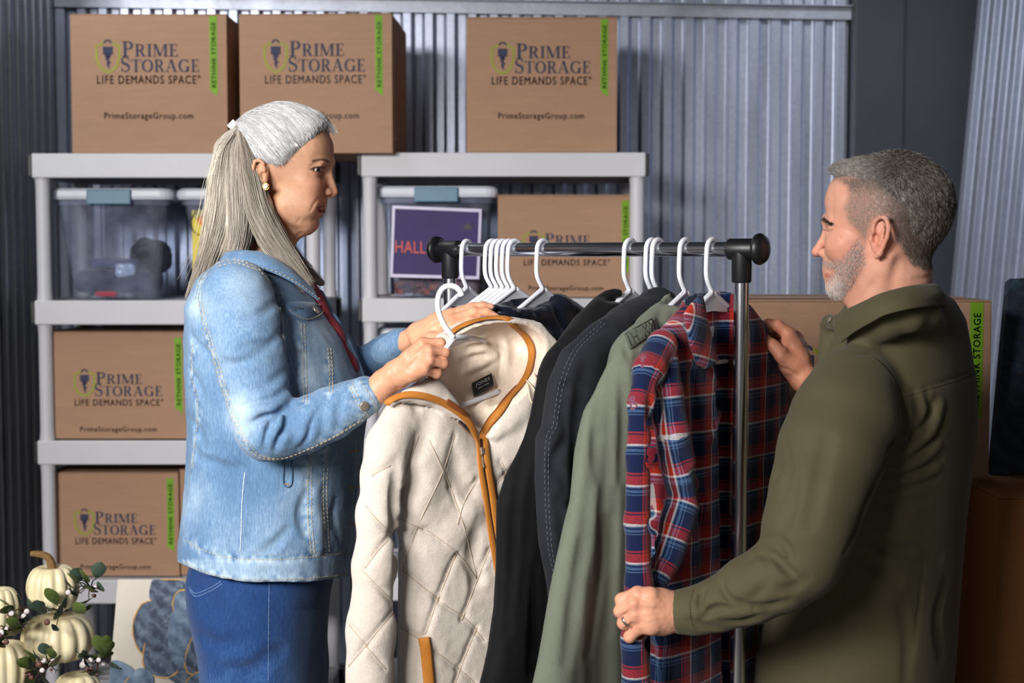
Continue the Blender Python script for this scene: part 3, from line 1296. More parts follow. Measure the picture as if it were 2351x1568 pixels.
def woman_head():
    c = HW.C
    f = Sdf(c + np.array([-.19, -.16, -.21]), c + np.array([.13, .16, .15]), 0.0018)
    R = HW.R
    E = lambda px, py, lat, ru, rw, rv, k, mode='add': f.ell(HW(px, py, lat), (ru * u_, rw, rv * u_), k, R, mode)
    # skull, face mass, jaw
    E(654, 350, 0, 92, .069, 100, 0)
    E(717, 347, 0, 48, .057, 62, .02)
    E(700, 415, 0, 52, .055, 66, .02)
    E(678, 468, 0, 48, .052, 52, .022)
    for lat in (.040, -.040):
        p, q = HW(650, 474, .036), HW(702, 508, .016)
        if lat < 0:
            p, q = HW.far(p), HW.far(q)
        f.cap(p, q, 18 * u_, 19 * u_, .024)
    E(708, 511, 0, 19, .017, 19, .014)
    # soft underchin
    f.cap(HW(694, 520), HW(650, 540), 16 * u_, 26 * u_, .02)
    # neck
    f.chain([HW(622, 480), HW(612, 560), HW(590, 650)], [46 * u_, 46 * u_, 62 * u_], .02, .01)
    f.cap(HW(655, 540), HW(640, 640), 20 * u_, 30 * u_, .02)
    # muzzle
    E(713, 468, 0, 29, .026, 34, .014)
    # brow, nose
    both = lambda fn: [fn(1), fn(-1)]
    S = lambda px, py, lat, sg: (HW(px, py, lat) if sg > 0 else HW.far(HW(px, py, lat)))
    both(lambda g: f.cap(HW(756, 371), S(736, 374, .036, g), 9 * u_, 8 * u_, .010))
    f.chain([HW(752, 384), HW(755, 396), HW(758, 407), HW(762, 421), HW(766, 436)], [9 * u_, 7 * u_, 7 * u_, 7.5 * u_, 8.5 * u_], .009, .002)
    f.ell(HW(765, 441), (10.5 * u_, .0085, 9.5 * u_), .005, R)
    both(lambda g: f.ell(S(752, 440, .0115, g), (10 * u_, .0058, 9.5 * u_), .006, R))
    f.cap(HW(764, 447), HW(748, 452), 5 * u_, 6 * u_, .005)
    both(lambda g: f.ell(S(755, 449, .0085, g), (6 * u_, .0030, 2.6 * u_), .0012, R, 'sub'))
    both(lambda g: f.chain([S(744, 432, .018, g), S(741, 440, .018, g), S(742, 448, .017, g)], 1.5 * u_, .003, .001, 'sub'))
    # cheeks
    both(lambda g: f.ell(S(710, 425, .037, g), (26 * u_, .020, 26 * u_), .016, R))
    both(lambda g: f.ell(S(704, 466, .036, g), (24 * u_, .014, 26 * u_), .02, R))
    # eye sockets, lids
    both(lambda g: f.ell(S(748, 396, .024, g), (13 * u_, .013, 12 * u_), .012, R, 'sub'))
    both(lambda g: f.ell(S(721, 388.5, .0315, g), 15.6 * u_, .004))
    both(lambda g: f.ell(S(730, 389.5, .037, g), (16 * u_, .0125, 4.6 * u_), .0008, R, 'sub'))
    f.groove([(742, 379), (732, 375), (720, 378), (710, 385)], .0016, .0013, .0016)
    f.ridge([(741, 383), (730, 380.5), (719, 384), (713, 388)], .0016, .0007, .0012)
    f.groove([(742, 396), (734, 405), (722, 406), (712, 401)], .003, .0011, .003)
    # lips
    both(lambda g: f.chain([HW(744, 471), S(741, 473, .009, g), S(727, 477, .018, g)], [4.6 * u_, 4.4 * u_, 3.0 * u_], .006, .002))
    both(lambda g: f.chain([HW(740, 486), S(737, 486, .009, g), S(727, 480, .017, g)], [5.0 * u_, 4.6 * u_, 2.2 * u_], .004, .002))
    both(lambda g: f.chain([HW(752, 479), S(746, 479, .010, g), S(724, 477.5, .025, g)], [.8 * u_, .8 * u_, .8 * u_], .0012, .001, 'sub'))
    f.cap(HW(738, 501, .02), HW(738, 501, -.02), 5 * u_, 5 * u_, .008, 'sub')
    # folds: nose to mouth corner, mouth corner to jaw, crow's feet, neck
    f.groove([(742, 447), (732, 456), (721, 469), (717, 478), (712, 486)], .0026, .0014, .0024, 20)
    f.groove([(735, 497), (727, 499), (719, 502)], .0035, .0010, .003)
    f.groove([(714, 387), (705, 388), (698, 393)], .0014, .0006, .0012)
    f.groove([(714, 391), (706, 397)], .0014, .0006, .0012)
    f.groove([(690, 500), (682, 512)], .0022, .0004, .002)
    f.groove([(668, 545), (658, 560), (650, 580)], .005, .002, .005)
    f.groove([(690, 536), (676, 548), (668, 560)], .004, .0010, .004)
    # ear
    ear(f, HW, 600, 401, .067, 1.0)
    f.disp(lambda x, y, z: 0.0005 * vnoise(x * 90, y * 90, z * 90))
    V, Q = f.mesh(1)
    col = np.tile(cvar((240, 194, 160)), (len(V), 1))
    g = lambda px, py, lat, r, w=1.0: w * np.maximum(gauss(V, HW(px, py, lat), r), gauss(V, HW.far(HW(px, py, lat)), r))
    col = blend(col, g(712, 428, .05, .022, .35), (222, 146, 118))
    col = blend(col, g(766, 438, 0, .012, .5), (206, 126, 104))
    col = blend(col, g(725, 397, .045, .012, .45), (168, 108, 84))
    col = blend(col, g(684, 402, .062, .005, .3), (170, 110, 86))
    pix = to_px(V)
    a, b, w = HW.loc(V)
    far_ = lambda L: np.array([HW.far(p) for p in L])
    for pxl, r0, r1, w, rgb in (
            ([(746, 474), (737, 474.5), (727, 476.5)], 1.6, 3.2, .8, (160, 82, 80)),
            ([(745, 484), (738, 485), (730, 481)], 3.4, 5.2, .9, (168, 74, 76)),
            ([(755, 372), (746, 367), (735, 366.5), (719, 370)], 2.0, 4.2, .85, (74, 54, 46)),
            ([(744, 386), (736, 384), (725, 384.5), (712, 389)], 0.9, 2.4, .95, (40, 26, 22)),
            ([(741, 394), (731, 395.5), (716, 391)], 0.5, 1.8, .5, (90, 56, 46))):
        L = f.line(pxl, 12)
        for ln in (L, far_(L)):
            col = blend(col, w * (1 - sstep(r0 * u_, r1 * u_, poly_dist(V, ln))), rgb)
    # freckles
    rg = np.random.default_rng(3)
    for _ in range(18):
        px, py = rg.uniform(650, 745), rg.uniform(330, 500)
        p = f.hit([(px, py)])
        if len(p):
            col = blend(col, 0.16 * gauss(V, p[0], rg.uniform(.0015, .004)), (176, 116, 90))
    return f, (V, Q, col)


f_wh, wh = woman_head()
mw = [(wh[0], wh[1])]
# colour array kept for the body mesh joined below
for sg in (1, -1):
    c = HW(721, 388.5, .0315)
    c = c if sg > 0 else HW.far(c)
    eyeball('eye', c, HW.fwd * 1.0 + np.array([0, 0, -.25]) + HW.side * .42 * (1 if sg > 0 else .2), 14.6 * u_, (38, 26, 20), WOMAN)
mesh_obj('body', wh[0], wh[1], M_SKIN_W, WOMAN, True, {'Col': ('FLOAT_COLOR', col4(wh[2]))})
# ----------------------------------------------------------------- hair helpers
def sd_poly2(px, py, poly):
    """signed distance to a closed polygon (negative inside), arrays px,py"""
    poly = np.asarray(poly, float)
    d = np.full(px.shape, 1e9)
    inside = np.zeros(px.shape, bool)
    n = len(poly)
    for i in range(n):
        a, b = poly[i], poly[(i + 1) % n]
        e = b - a
        wx, wy = px - a[0], py - a[1]
        t = np.clip((wx * e[0] + wy * e[1]) / (e @ e + 1e-12), 0, 1)
        d = np.minimum(d, (wx - t * e[0]) ** 2 + (wy - t * e[1]) ** 2)
        c = ((a[1] > py) != (b[1] > py)) & (px < (b[0] - a[0]) * (py - a[1]) / (b[1] - a[1] + 1e-12) + a[0])
        inside ^= c
    d = np.sqrt(d)
    return np.where(inside, -d, d)


def clip_poly(f, H, poly, k, mirror=True):
    """trim the field to an outline drawn in the photo, applied equally on both sides of the head's midplane"""
    idx = np.where(f.F < 0.03)
    p = np.stack([f.ax[i][idx[i]] for i in range(3)], 1).astype(float)
    lat = (p - H.C) @ H.side
    if mirror:
        p = p - np.minimum(0, lat)[:, None] * 2 * H.side
    q = to_px(p)
    d = sd_poly2(q[:, 0], q[:, 1], poly) / H.s
    f.F[idx] = smax(f.F[idx], d.astype(np.float32), k)


def on_surface(f, P0, P1, off=0.0):
    """move points P1 along rays from P0 to the outer surface of the field"""
    D = P1 - P0
    L = np.linalg.norm(D, axis=1, keepdims=True)
    D = D / (L + 1e-9)
    best = np.zeros(len(P0))
    for r in np.arange(0.02, 0.16, 0.002):
        v = f.val(P0 + D * r)
        best = np.where(v < 0, r, best)
    a_, b_ = best.copy(), best + .002
    for _ in range(5):
        mid_ = (a_ + b_) / 2
        ins_ = f.val(P0 + D * mid_[:, None]) < 0
        a_, b_ = np.where(ins_, mid_, a_), np.where(ins_, b_, mid_)
    best = a_
    return P0 + D * (best + off)[:, None]


def lock(path, rad_px, rad_lat, n, m, H, rng, spread=(0.8, 1.08), wob=0.004, tip=0.55, theta=(0, 2 * pi)):
    """strands around a centre path given as (px,py,lat) rows"""
    C = smooth_path(path, m)
    W = np.array([H(a, b, c) for a, b, c in C])
    T = np.gradient(W, axis=0)
    T /= np.linalg.norm(T, axis=1, keepdims=True)
    S = np.tile(H.side, (m, 1))
    N = np.cross(T, S)
    N /= np.linalg.norm(N, axis=1, keepdims=True)
    t = np.linspace(0, 1, m)
    rp = np.interp(t, np.linspace(0, 1, len(rad_px)), rad_px) / H.s
    rl = np.interp(t, np.linspace(0, 1, len(rad_lat)), rad_lat)
    th = rng.uniform(*theta, n)[:, None]
    rho = rng.uniform(*spread, n)[:, None]
    ph = rng.uniform(0, 50, n)[:, None]
    q = ph + t[None, :] * 3
    w0 = vnoise(q, np.full_like(q, 7.1), np.full_like(q, .5)) * wob * (.3 + t)[None, :]
    w1 = vnoise(q, np.full_like(q, 7.1), np.full_like(q, 9.5)) * wob * (.3 + t)[None, :]
    dth = rng.normal(0, .12, n)[:, None] * t[None, :]
    p = W[None] + N[None] * (np.cos(th + dth) * rp * rho + w0)[:, :, None] + S[None] * (np.sin(th + dth) * rl * rho + w1)[:, :, None]
    e = rng.uniform(tip, 1.0, n)
    out = np.empty_like(p)
    for i in range(n):
        s = np.linspace(0, e[i], m)
        for k in range(3):
            out[i, :, k] = np.interp(s, t, p[i, :, k])
    return out


def strand_obj(name, G, rs, cols, parent, seedvar=0.16, rng=None):
    V, Q = strands_mesh(G, rs)
    N, m = G.shape[:2]
    rng = rng or np.random.default_rng(1)
    tone = np.repeat(rng.normal(1, seedvar, N), m)
    C = cols(G.reshape(-1, 3)) if callable(cols) else np.tile(cvar(cols), (N * m, 1))
    C = np.clip(C * tone[:, None], 0, 1)
    C = np.repeat(C.reshape(N * m, 1, 3), 3, 1).reshape(-1, 3)
    o = mesh_obj(name, V, Q, M_HAIR, parent, True, {'Col': ('FLOAT_COLOR', col4(C))})
    return tag(o, kind='stuff')


# ----------------------------------------------------------------- the woman's hair
CLIP = HW(552, 294, 0)


def woman_hair():
    rng = np.random.default_rng(11)
    c = HW.C
    f = Sdf(c + np.array([-.26, -.17, -.27]), c + np.array([.14, .15, .16]), 0.0026)
    E = lambda px, py, lat, ru, rw, rv, k, mode='add': f.ell(HW(px, py, lat), (ru * u_, rw, rv * u_), k, HW.R, mode)
    E(652, 328, 0, 97, .077, 92, 0)
    E(650, 350, 0, 96, .078, 90, .01)
    E(716, 320, 0, 50, .058, 60, .02)
    E(590, 310, 0, 48, .05, 48, .02)
    hairline = [(775, 318), (766, 306), (752, 298), (738, 300), (722, 316), (702, 336), (678, 354), (655, 374), (640, 380), (622, 379), (603, 373), (586, 364), (572, 338), (560, 312), (540, 300), (540, 200), (790, 200)]
    clip_poly(f, HW, hairline, .016)
    # the long fall from the clip: back lock and front lock
    cap_only = f.F.copy()
    f.chain([HW(556, 300, 0), HW(540, 350, 0), HW(532, 430, 0), HW(524, 510, .01)], [20 * u_, 44 * u_, 50 * u_, 44 * u_], .01, .02, flat=None)
    for sg in (1, -1):
        lt = lambda v: v * sg
        f.chain([HW(560, 320, lt(.02)), HW(556, 400, lt(.042)), HW(560, 470, lt(.05)), HW(540, 540, lt(.05))], [18 * u_, 34 * u_, 36 * u_, 30 * u_], .012, .02)
    f.chain([HW(538, 500, .045), HW(505, 575, .075), HW(470, 640, .10), HW(442, 692, .115)], [38 * u_, 26 * u_, 17 * u_, 7 * u_], .012, .01)
    f.chain([HW(575, 400, .058), HW(592, 470, .060), HW(622, 545, .066), HW(668, 608, .078), HW(715, 660, .090)], [20 * u_, 30 * u_, 30 * u_, 20 * u_, 8 * u_], .012, .01)
    f.chain([HW(575, 400, -.058), HW(592, 470, -.060), HW(625, 545, -.062), HW(680, 610, -.07), HW(738, 650, -.075)], [20 * u_, 30 * u_, 30 * u_, 22 * u_, 9 * u_], .012, .01)
    # strand relief
    
    def rel(x, y, z):
        q = np.stack([x, y, z], 1) - CLIP
        a, b, cc = q @ HW.fwd, q @ HW.side, q @ HW.up
        ang = np.arctan2(cc, a) * 14
        ang2 = np.arctan2(b, np.sqrt(a * a + cc * cc)) * 16
        return 0.0011 * vnoise(ang * 1.7, ang2 * 1.7, np.sqrt((q ** 2).sum(1)) * 9)
    f.disp(rel)
    V, Q = f.mesh(1)
    pix = to_px(V)
    cap_v = sstep(-2, 6, (pix[:, 0] - (556 + np.clip(pix[:, 1] - 300, 0, 90) * .42)))
    cap_v *= 1 - sstep(378, 392, pix[:, 1])
    col = np.tile(cvar((126, 116, 106)), (len(V), 1))
    col = blend(col, sstep(540, 500, pix[:, 0]) * (1 - sstep(520, 640, pix[:, 1])), (186, 178, 160))
    q = V - CLIP
    sa = vnoise(np.arctan2(q @ HW.up, q @ HW.fwd) * 30, np.arctan2(q @ HW.side, np.hypot(q @ HW.up, q @ HW.fwd)) * 30, np.linalg.norm(q, axis=1) * 6)
    col = blend(col, cap_v, (172, 170, 171))
    col = blend(col, cap_v * sstep(-.1, .7, sa), (218, 218, 220))
    col = blend(col, cap_v * .6 * sstep(.2, .8, -sa), (150, 146, 146))
    st2 = vnoise(pix[:, 0] * .11 + pix[:, 1] * .03, pix[:, 1] * .006, pix[:, 2] * 20)
    col = blend(col, (1 - cap_v) * .6 * sstep(0, .8, st2), (176, 168, 158))
    col = blend(col, (1 - cap_v) * .6 * sstep(0, .8, -st2), (92, 84, 76))
    mesh_obj('hair', V, Q, M_HAIR, WOMAN, True, {'Col': ('FLOAT_COLOR', col4(col))})

    # fine strands over the swept-back top
    near = f.hit([(590, 367), (612, 375), (634, 378), (652, 372), (676, 354), (702, 334), (722, 314), (738, 301), (752, 299)])
    front = HW(768, 303, 0.0)
    L = np.vstack([near, [front], [HW.far(p) for p in near[::-1]]])
    st = smooth_path(L, 2400)
    st = st[np.sort(rng.integers(0, 2400, 2400))] + rng.normal(0, .0032, (2400, 3))
    m = 14
    ce = HW(640, 345, 0)
    t = np.linspace(0, 1, m)
    A = st[:, None, :] * (1 - t)[None, :, None] + CLIP[None, None, :] * t[None, :, None]
    # lift the straight chords onto the surface, bowing over the crown
    bow = np.sin(pi * t)[None, :, None] * (HW.up * .055)[None, None, :] * np.clip(1 - np.abs((st - HW.C) @ HW.side) / .09, .0, 1)[:, None, None]
    A = A + bow
    flat_ = A.reshape(-1, 3)
    Sf = on_surface(f, np.tile(ce, (len(flat_), 1)), flat_, 0.0006)
    Gc = Sf.reshape(2400, m, 3) + (rng.normal(0, .0008, (2400, 1, 3)))
    Gc[:, 0] = st
    ccap = lambda p: np.tile(cvar((204, 204, 207)), (len(p), 1)) * (1 - .25 * gauss(p, CLIP, .03)[:, None] * np.array([0, .05, .35]))
    strand_obj('hair_strands', Gc, np.r_[.0002, np.full(m - 3, .00034), .0003, .0003], ccap, WOMAN, .13, rng)

    # long strands
    m = 18
    t_ = lambda a: a
    G = [lock([(556, 298, 0), (541, 350, .0), (532, 430, .0), (520, 510, .02), (492, 590, .065), (448, 690, .10)], [14, 42, 50, 46, 32, 20], [.03, .062, .066, .062, .045, .03], 1300, m, HW, rng, (.93, 1.04), .003, .6, (-.4, pi + .2)),
         lock([(556, 300, .015), (552, 350, .040), (552, 420, .050), (556, 490, .055), (548, 560, .065), (530, 600, .075)], [10, 26, 32, 32, 26, 18], [.02, .026, .03, .032, .026, .02], 900, m, HW, rng, (.9, 1.05), .003, .75, (-.3, pi + .3)),
         lock([(556, 300, .02), (568, 360, .045), (578, 420, .056), (596, 490, .060), (630, 555, .068), (672, 612, .080), (712, 662, .090)], [10, 22, 28, 30, 28, 22, 14], [.02, .024, .026, .028, .024, .02, .016], 1100, m, HW, rng, (.85, 1.1), .004, .75, (-.5, pi + .5)),
         lock([(556, 300, -.02), (568, 360, -.045), (578, 420, -.056), (596, 490, -.060), (640, 565, -.066), (690, 620, -.07), (736, 655, -.075)], [10, 22, 28, 30, 28, 24, 14], [.02, .024, .026, .028, .024, .02, .016], 300, m, HW, rng, (.75, 1.1), .005, .7)]
    # flyaways
    G.append(lock([(548, 310, .02), (505, 390, .03), (488, 470, .04), (468, 570, .07), (430, 660, .10)], [8, 10, 14, 20, 24], [.02, .03, .03, .03, .03], 60, m, HW, rng, (.5, 1.6), .014, .5))
    G = np.concatenate(G)

    def clong(p):
        q = to_px(p)
        c_ = np.tile(cvar((146, 136, 125)), (len(p), 1))
        c_ = blend(c_, .8 * (1 - sstep(490, 545, q[:, 0])) * (1 - sstep(480, 640, q[:, 1])), (206, 198, 182))
        return blend(c_, .35 * sstep(.55, .8, .5 + .5 * vnoise(q[:, 0] * .05, q[:, 1] * .006, q[:, 2] * 9)), (196, 188, 178))
    strand_obj('hair_strands', G, np.linspace(.0005, .00028, m), clong, WOMAN, .20, rng)
    return f


f_whair = woman_hair()
# claw clip
M_WHITEP = simple_mat('white_plastic', (236, 236, 240), 0.32, 0, 0.03, 10)
m = MB()
for a, b in (((526, 292), (540, 278)), ((534, 300), (551, 282)), ((531, 288), (545, 303))):
    p, q = HW(*a, .004), HW(*b, .004)
    m.tube([Vector(p), Vector(q)], 6 * u_, 6, True, 1.6, tuple(HW.side))
cl = m.build('hair_clip', M_WHITEP, WOMAN)
tag(cl, 'small white claw clip')
# pearl stud
m = MB()
pe = HW(610, 428.5, .0745)
m.lathe([(max(1e-5, .0048 * sin(pi * i / 10)), -.0048 * cos(pi * i / 10)) for i in range(11)], tuple(pe), 14)
er = m.build('earring', simple_mat('pearl', (235, 228, 214), 0.2), WOMAN, True)
tag(er, 'pearl stud in a gold ring')
m = MB()
rp = [Vector(pe + HW.fwd * .0056 * cos(a) + HW.up * .0056 * sin(a) - HW.side * .001) for a in np.linspace(0, 2 * pi, 21)]
m.tube(rp, .0009, 6)
M_GOLD = simple_mat('gold', (190, 140, 70), 0.25, 1.0)
m.build('earring_ring', M_GOLD, er, True)
# ----------------------------------------------------------------- the woman's hands, jacket and jeans
def pc(px, py, d):
    return np.array(P(px, py, d))


def hand(lo, hi, spec, h=0.0016, extra=None):
    """spec: list of chains [(px,py,d,r_px), ...] with blend; the first entries form wrist and palm"""
    f = Sdf(lo, hi, h)
    for pts, k in spec:
        f.chain([pc(a, b, d) for a, b, d, r in pts], [r * d / FPX for a, b, d, r in pts], k, .004)
    if extra:
        extra(f)
    return f


def bounds(pts, m):
    W = PN([(p[0], p[1], p[2]) for p in pts])
    return W.min(0) - m, W.max(0) + m


def nails(f, tips, rgb):
    pass


def hand_mesh(f, base, knuckles, red, tips=(), nail=(222, 170, 150)):
    f.disp(lambda x, y, z: 0.0004 * vnoise(x * 160, y * 160, z * 160) + .0004 * vnoise(x * 60, y * 60, z * 60))
    V, Q = f.mesh(1)
    col = np.tile(cvar(base), (len(V), 1))
    for k in knuckles:
        col = blend(col, .5 * gauss(V, pc(*k[:3]), k[3] * k[2] / FPX), red)
    for k in tips:
        col = blend(col, .8 * (1 - sstep(.0045, .0065, np.linalg.norm(V - pc(*k), axis=1))), nail)
    return V, Q, col


# right hand (nearer): fist closed on the hood and hanger
K = [(970, 788, 2.245), (986, 804, 2.228), (987, 827, 2.226), (976, 848, 2.236)]
PIP = [(1012, 787, 2.250), (1022, 810, 2.238), (1019, 835, 2.238), (1004, 857, 2.248)]
DIP = [(1008, 795, 2.285), (1018, 818, 2.276), (1014, 842, 2.276), (1000, 862, 2.282)]
TIP = [(990, 798, 2.297), (998, 820, 2.292), (996, 842, 2.292), (984, 858, 2.295)]
spec = [([(838, 918, 2.275, 34), (885, 878, 2.27, 32), (905, 862, 2.262, 31)], 0)]
for i in range(4):
    w0 = (908 + 2 * i, 850 + 7 * i, 2.258 + .004 * i, 19)
    mid = ((w0[0] + K[i][0]) / 2, (w0[1] + K[i][1]) / 2, 2.242, 17)
    spec.append(([w0, mid, K[i] + (13.5,)], .012))
for i in range(4):
    spec.append(([K[i] + (13.5,), PIP[i] + (11.5,), DIP[i] + (10,), TIP[i] + (9,)], .0035))
spec.append(([(912, 845, 2.275, 17), (950, 812, 2.290, 16), (985, 792, 2.300, 13), (1012, 785, 2.303, 11)], .008))
lo, hi = bounds([(830, 950, 2.3), (1050, 760, 2.2)], .03)


def ex(f):
    for a, b in (((993, 796), (1024, 799)), ((994, 817), (1026, 823)), ((990, 840), (1016, 847))):
        f.groove([a, b], .0022, .0018, .0015, 8)
    f.groove([(955, 800), (925, 835)], .004, .0010, .004, 8)
    f.groove([(968, 815), (935, 848)], .004, .0010, .004, 8)
    for k in K:
        f.ridge([(k[0] - 3, k[1] - 3), (k[0] + 3, k[1] + 3)], .004, .0010, .003, 5)
    f.ridge([(905, 858), (940, 830), (965, 806)], .0012, .0006, .002)
    f.groove([(893, 842), (902, 872), (914, 893)], .003, .0008, .003, 8)


f_wr = hand(lo, hi, spec, .0016, ex)
hr_ = hand_mesh(f_wr, (208, 154, 124), [k + (16,) for k in K] + [k + (12,) for k in PIP], (206, 132, 108))

# left hand (farther): fingers stretched over the rim of the hood
spec = [([(892, 806, 2.54, 18), (928, 785, 2.52, 23), (960, 768, 2.50, 25)], 0),
        ([(960, 762, 2.50, 22), (1000, 738, 2.485, 19), (1036, 722, 2.475, 14)], .01),
        ([(962, 768, 2.495, 20), (1000, 748, 2.478, 18), (1038, 736, 2.462, 14)], .01),
        ([(964, 776, 2.49, 18), (1000, 760, 2.472, 17), (1034, 750, 2.455, 13)], .01),
        ([(1036, 722, 2.475, 13), (1082, 706, 2.478, 10.5), (1108, 701, 2.478, 9), (1128, 704, 2.480, 7)], .004),
        ([(1038, 736, 2.462, 13), (1088, 716, 2.464, 10.5), (1118, 716, 2.466, 9), (1140, 726, 2.468, 7)], .004),
        ([(1034, 750, 2.455, 13), (1078, 736, 2.456, 10.5), (1104, 738, 2.460, 9), (1120, 746, 2.464, 7.5)], .004),
        ([(1020, 762, 2.452, 12), (1062, 752, 2.452, 9.5), (1085, 756, 2.458, 8), (1098, 764, 2.466, 7)], .004),
        ([(962, 785, 2.485, 16), (992, 776, 2.455, 14), (1018, 775, 2.440, 12), (1036, 780, 2.436, 10)], .006)]
lo, hi = bounds([(895, 830, 2.55), (1155, 690, 2.42)], .025)


def ex2(f):
    for p in ([(1046, 730), (1090, 710)], [(1046, 744), (1084, 728)], [(985, 748), (1020, 728)], [(990, 760), (1022, 744)]):
        f.groove(p, .003, .0014, .002, 8)
    f.groove([(930, 765), (945, 800)], .003, .0008, .003, 8)


f_wl = hand(lo, hi, spec, .0016, ex2)
hl_ = hand_mesh(f_wl, (212, 158, 126), [(1036, 722, 2.475, 14), (1082, 706, 2.478, 10), (1038, 736, 2.46, 14)], (202, 126, 104), [(1131, 702, 2.475), (1143, 724, 2.461)], (226, 164, 148))

# coarse figure under the clothes, joined to head and hands
TW = HeadFrame(630, 900, 2.50, +1, radians(6))


def woman_inner():
    f = Sdf((-.72, 2.12, -.01), (-.02, 2.86, 1.52), .010)
    rows = [(600, .06, .05), (700, .085, .10), (850, .11, .14), (1000, .10, .135), (1200, .09, .13), (1330, .085, .12)]
    pts = [TW((px), py, 0) for py, px in ((600, 590), (700, 600), (850, 630), (1000, 635), (1200, 620), (1330, 610))]
    for p, (py, a, b) in zip(pts, rows):
        f.ell(p, (a, b, .10), .04, TW.R)
    hip = TW(600, 1340, 0)
    for sg in (1, -1):
        h = hip + TW.side * sg * .085
        f.chain([h, h + np.array([0, 0, -.40]), h + np.array([.01, 0, -.80])], [.065, .045, .035], .02)
        f.cap(h + np.array([0, 0, -.80]), h + np.array([.10, 0, -.83]), .030, .025, .02)
    f.chain([pc(552, 690, 2.33), pc(600, 980, 2.29), pc(845, 908, 2.275)], [.040, .032, .022], .0)
    q = TW.far(pc(552, 690, 2.33))
    f.chain([q, pc(700, 930, 2.72), pc(890, 806, 2.545)], [.040, .032, .014], .0)
    f.chain([HW(600, 600), TW(600, 680)], [.05, .06], .02)
    return f.mesh(2)


vi, qi = woman_inner()
Vb, Qb = join_vq([(wh[0], wh[1]), (hr_[0], hr_[1]), (hl_[0], hl_[1]), (vi, qi)])
Cb = np.concatenate([wh[2], hr_[2], hl_[2], np.tile(cvar((206, 150, 118)), (len(vi), 1))])
mesh_obj('body', Vb, Qb, M_SKIN_W, WOMAN, True, {'Col': ('FLOAT_COLOR', col4(Cb))})


# --- denim
def denim_mat(name, dark, mid, light, scale=1.0):
    t = NT(name)
    at = t.attr('fade')
    v = t.coord()
    n1 = t.noise(v, 14 * scale, 5, 0.6)
    n2 = t.noise(t.coord((1, 1, .18)), 420, 3, 0.7)
    n3 = t.noise(v, 900, 2)
    fade = t.math('ADD', t.math('MULTIPLY', at.outputs['Fac'], 1.0), t.math('MULTIPLY', t.math('SUBTRACT', n1, 0.5), 0.45))
    fade = t.math('ADD', fade, t.math('MULTIPLY', t.math('SUBTRACT', n2, 0.5), 0.65))
    c = t.ramp(fade, [(0.0, lin(dark)), (0.45, lin(mid)), (1.0, lin(light))])
    t.set(c, 0.85)
    t.b.inputs['Specular IOR Level'].default_value = 0.15
    t.b.inputs['Sheen Weight'].default_value = 0.15
    t.bump(t.math('ADD', n2, t.math('MULTIPLY', n3, .5)), 0.28, 0.0015)
    return t.m


M_DENIM = denim_mat('light_denim', (46, 72, 106), (92, 124, 158), (164, 185, 204))
M_JEANS = denim_mat('dark_denim', (16, 34, 72), (30, 62, 112), (78, 112, 156))
M_TAN = simple_mat('tan_thread', (178, 160, 128), 0.8)
M_ORANGE = simple_mat('orange_thread', (190, 130, 50), 0.8)
M_WTHREAD = simple_mat('pale_thread', (190, 205, 222), 0.8)
M_JTHREAD = simple_mat('blue_thread', (112, 138, 178), 0.8)
M_BRASS = simple_mat('aged_brass', (176, 164, 148), 0.38, 0.7)


def torso_op(f, T, rows, n=2.4, k=0.0):
    """rows: (py, back px, front px, half width); a body stacked from rounded cross-sections"""
    v, ca, ra, hb = [], [], [], []
    for py, b, fr, hw in rows:
        p0, p1 = T(b, py, 0), T(fr, py, 0)
        a0, a1 = (p0 - T.C) @ T.fwd, (p1 - T.C) @ T.fwd
        v.append(((p0 + p1) / 2 - T.C) @ T.up)
        ca.append((a0 + a1) / 2)
        ra.append(abs(a1 - a0) / 2)
        hb.append(hw)
    v, ca, ra, hb = [np.array(q)[np.argsort(v)] for q in (v, ca, ra, hb)]
    C = T.C
    lo = np.array([C[0] - .5, C[1] - .4, C[2] + v[0]])
    hi = np.array([C[0] + .5, C[1] + .4, C[2] + v[-1]])

    def fn(x, y, z):
        dx, dy, dz = x - C[0], y - C[1], z - C[2]
        a = dx * T.fwd[0] + dy * T.fwd[1]
        b = dx * T.side[0] + dy * T.side[1]
        zz = dz.ravel()
        I = lambda q: np.interp(zz, v, q).astype(np.float32)[None, None, :]
        A, B = I(ra), I(hb)
        q = ((np.abs(a - I(ca)) / A) ** n + (np.abs(b) / B) ** n) ** (1 / n)
        d = (q - 1) * np.minimum(A, B)
        cap = np.maximum(dz - v[-1], v[0] - dz)
        return smax(d, cap + 0 * d, .03)
    return f.op(lo, hi, k, fn)


WSEAMS = (([(456, 690), (468, 745), (482, 790), (506, 870), (530, 945), (556, 1005), (590, 1046), (640, 1054), (700, 1034), (770, 1000), (832, 962)], (7, -2)),
                ([(594, 618), (630, 662), (645, 720), (650, 780)], (8, -3)),
                ([(496, 604), (540, 596), (592, 614)], (2, 8)),
                ([(494, 606), (466, 642), (454, 688)], (-7, 0)),
                ([(692, 745), (696, 850), (698, 930)], (7, 0)),
                ([(752, 800), (756, 850), (757, 905)], (7, 0)),
                ([(708, 1040), (706, 1120), (708, 1200), (714, 1270)], (8, 0)),
                ([(745, 1035), (742, 1120), (744, 1200), (748, 1272)], (8, 0)),
                ([(443, 790), (440, 860), (455, 930), (450, 1000), (440, 1080)], None),
                ([(428, 1240), (465, 1262), (530, 1281), (620, 1285), (720, 1278), (806, 1268)], None),
                ([(424, 1290), (470, 1312), (540, 1328), (640, 1330), (740, 1325), (800, 1318)], None),
                ([(802, 884), (818, 920), (840, 962)], (7, -3)),
                ([(826, 872), (846, 905), (866, 940)], None))


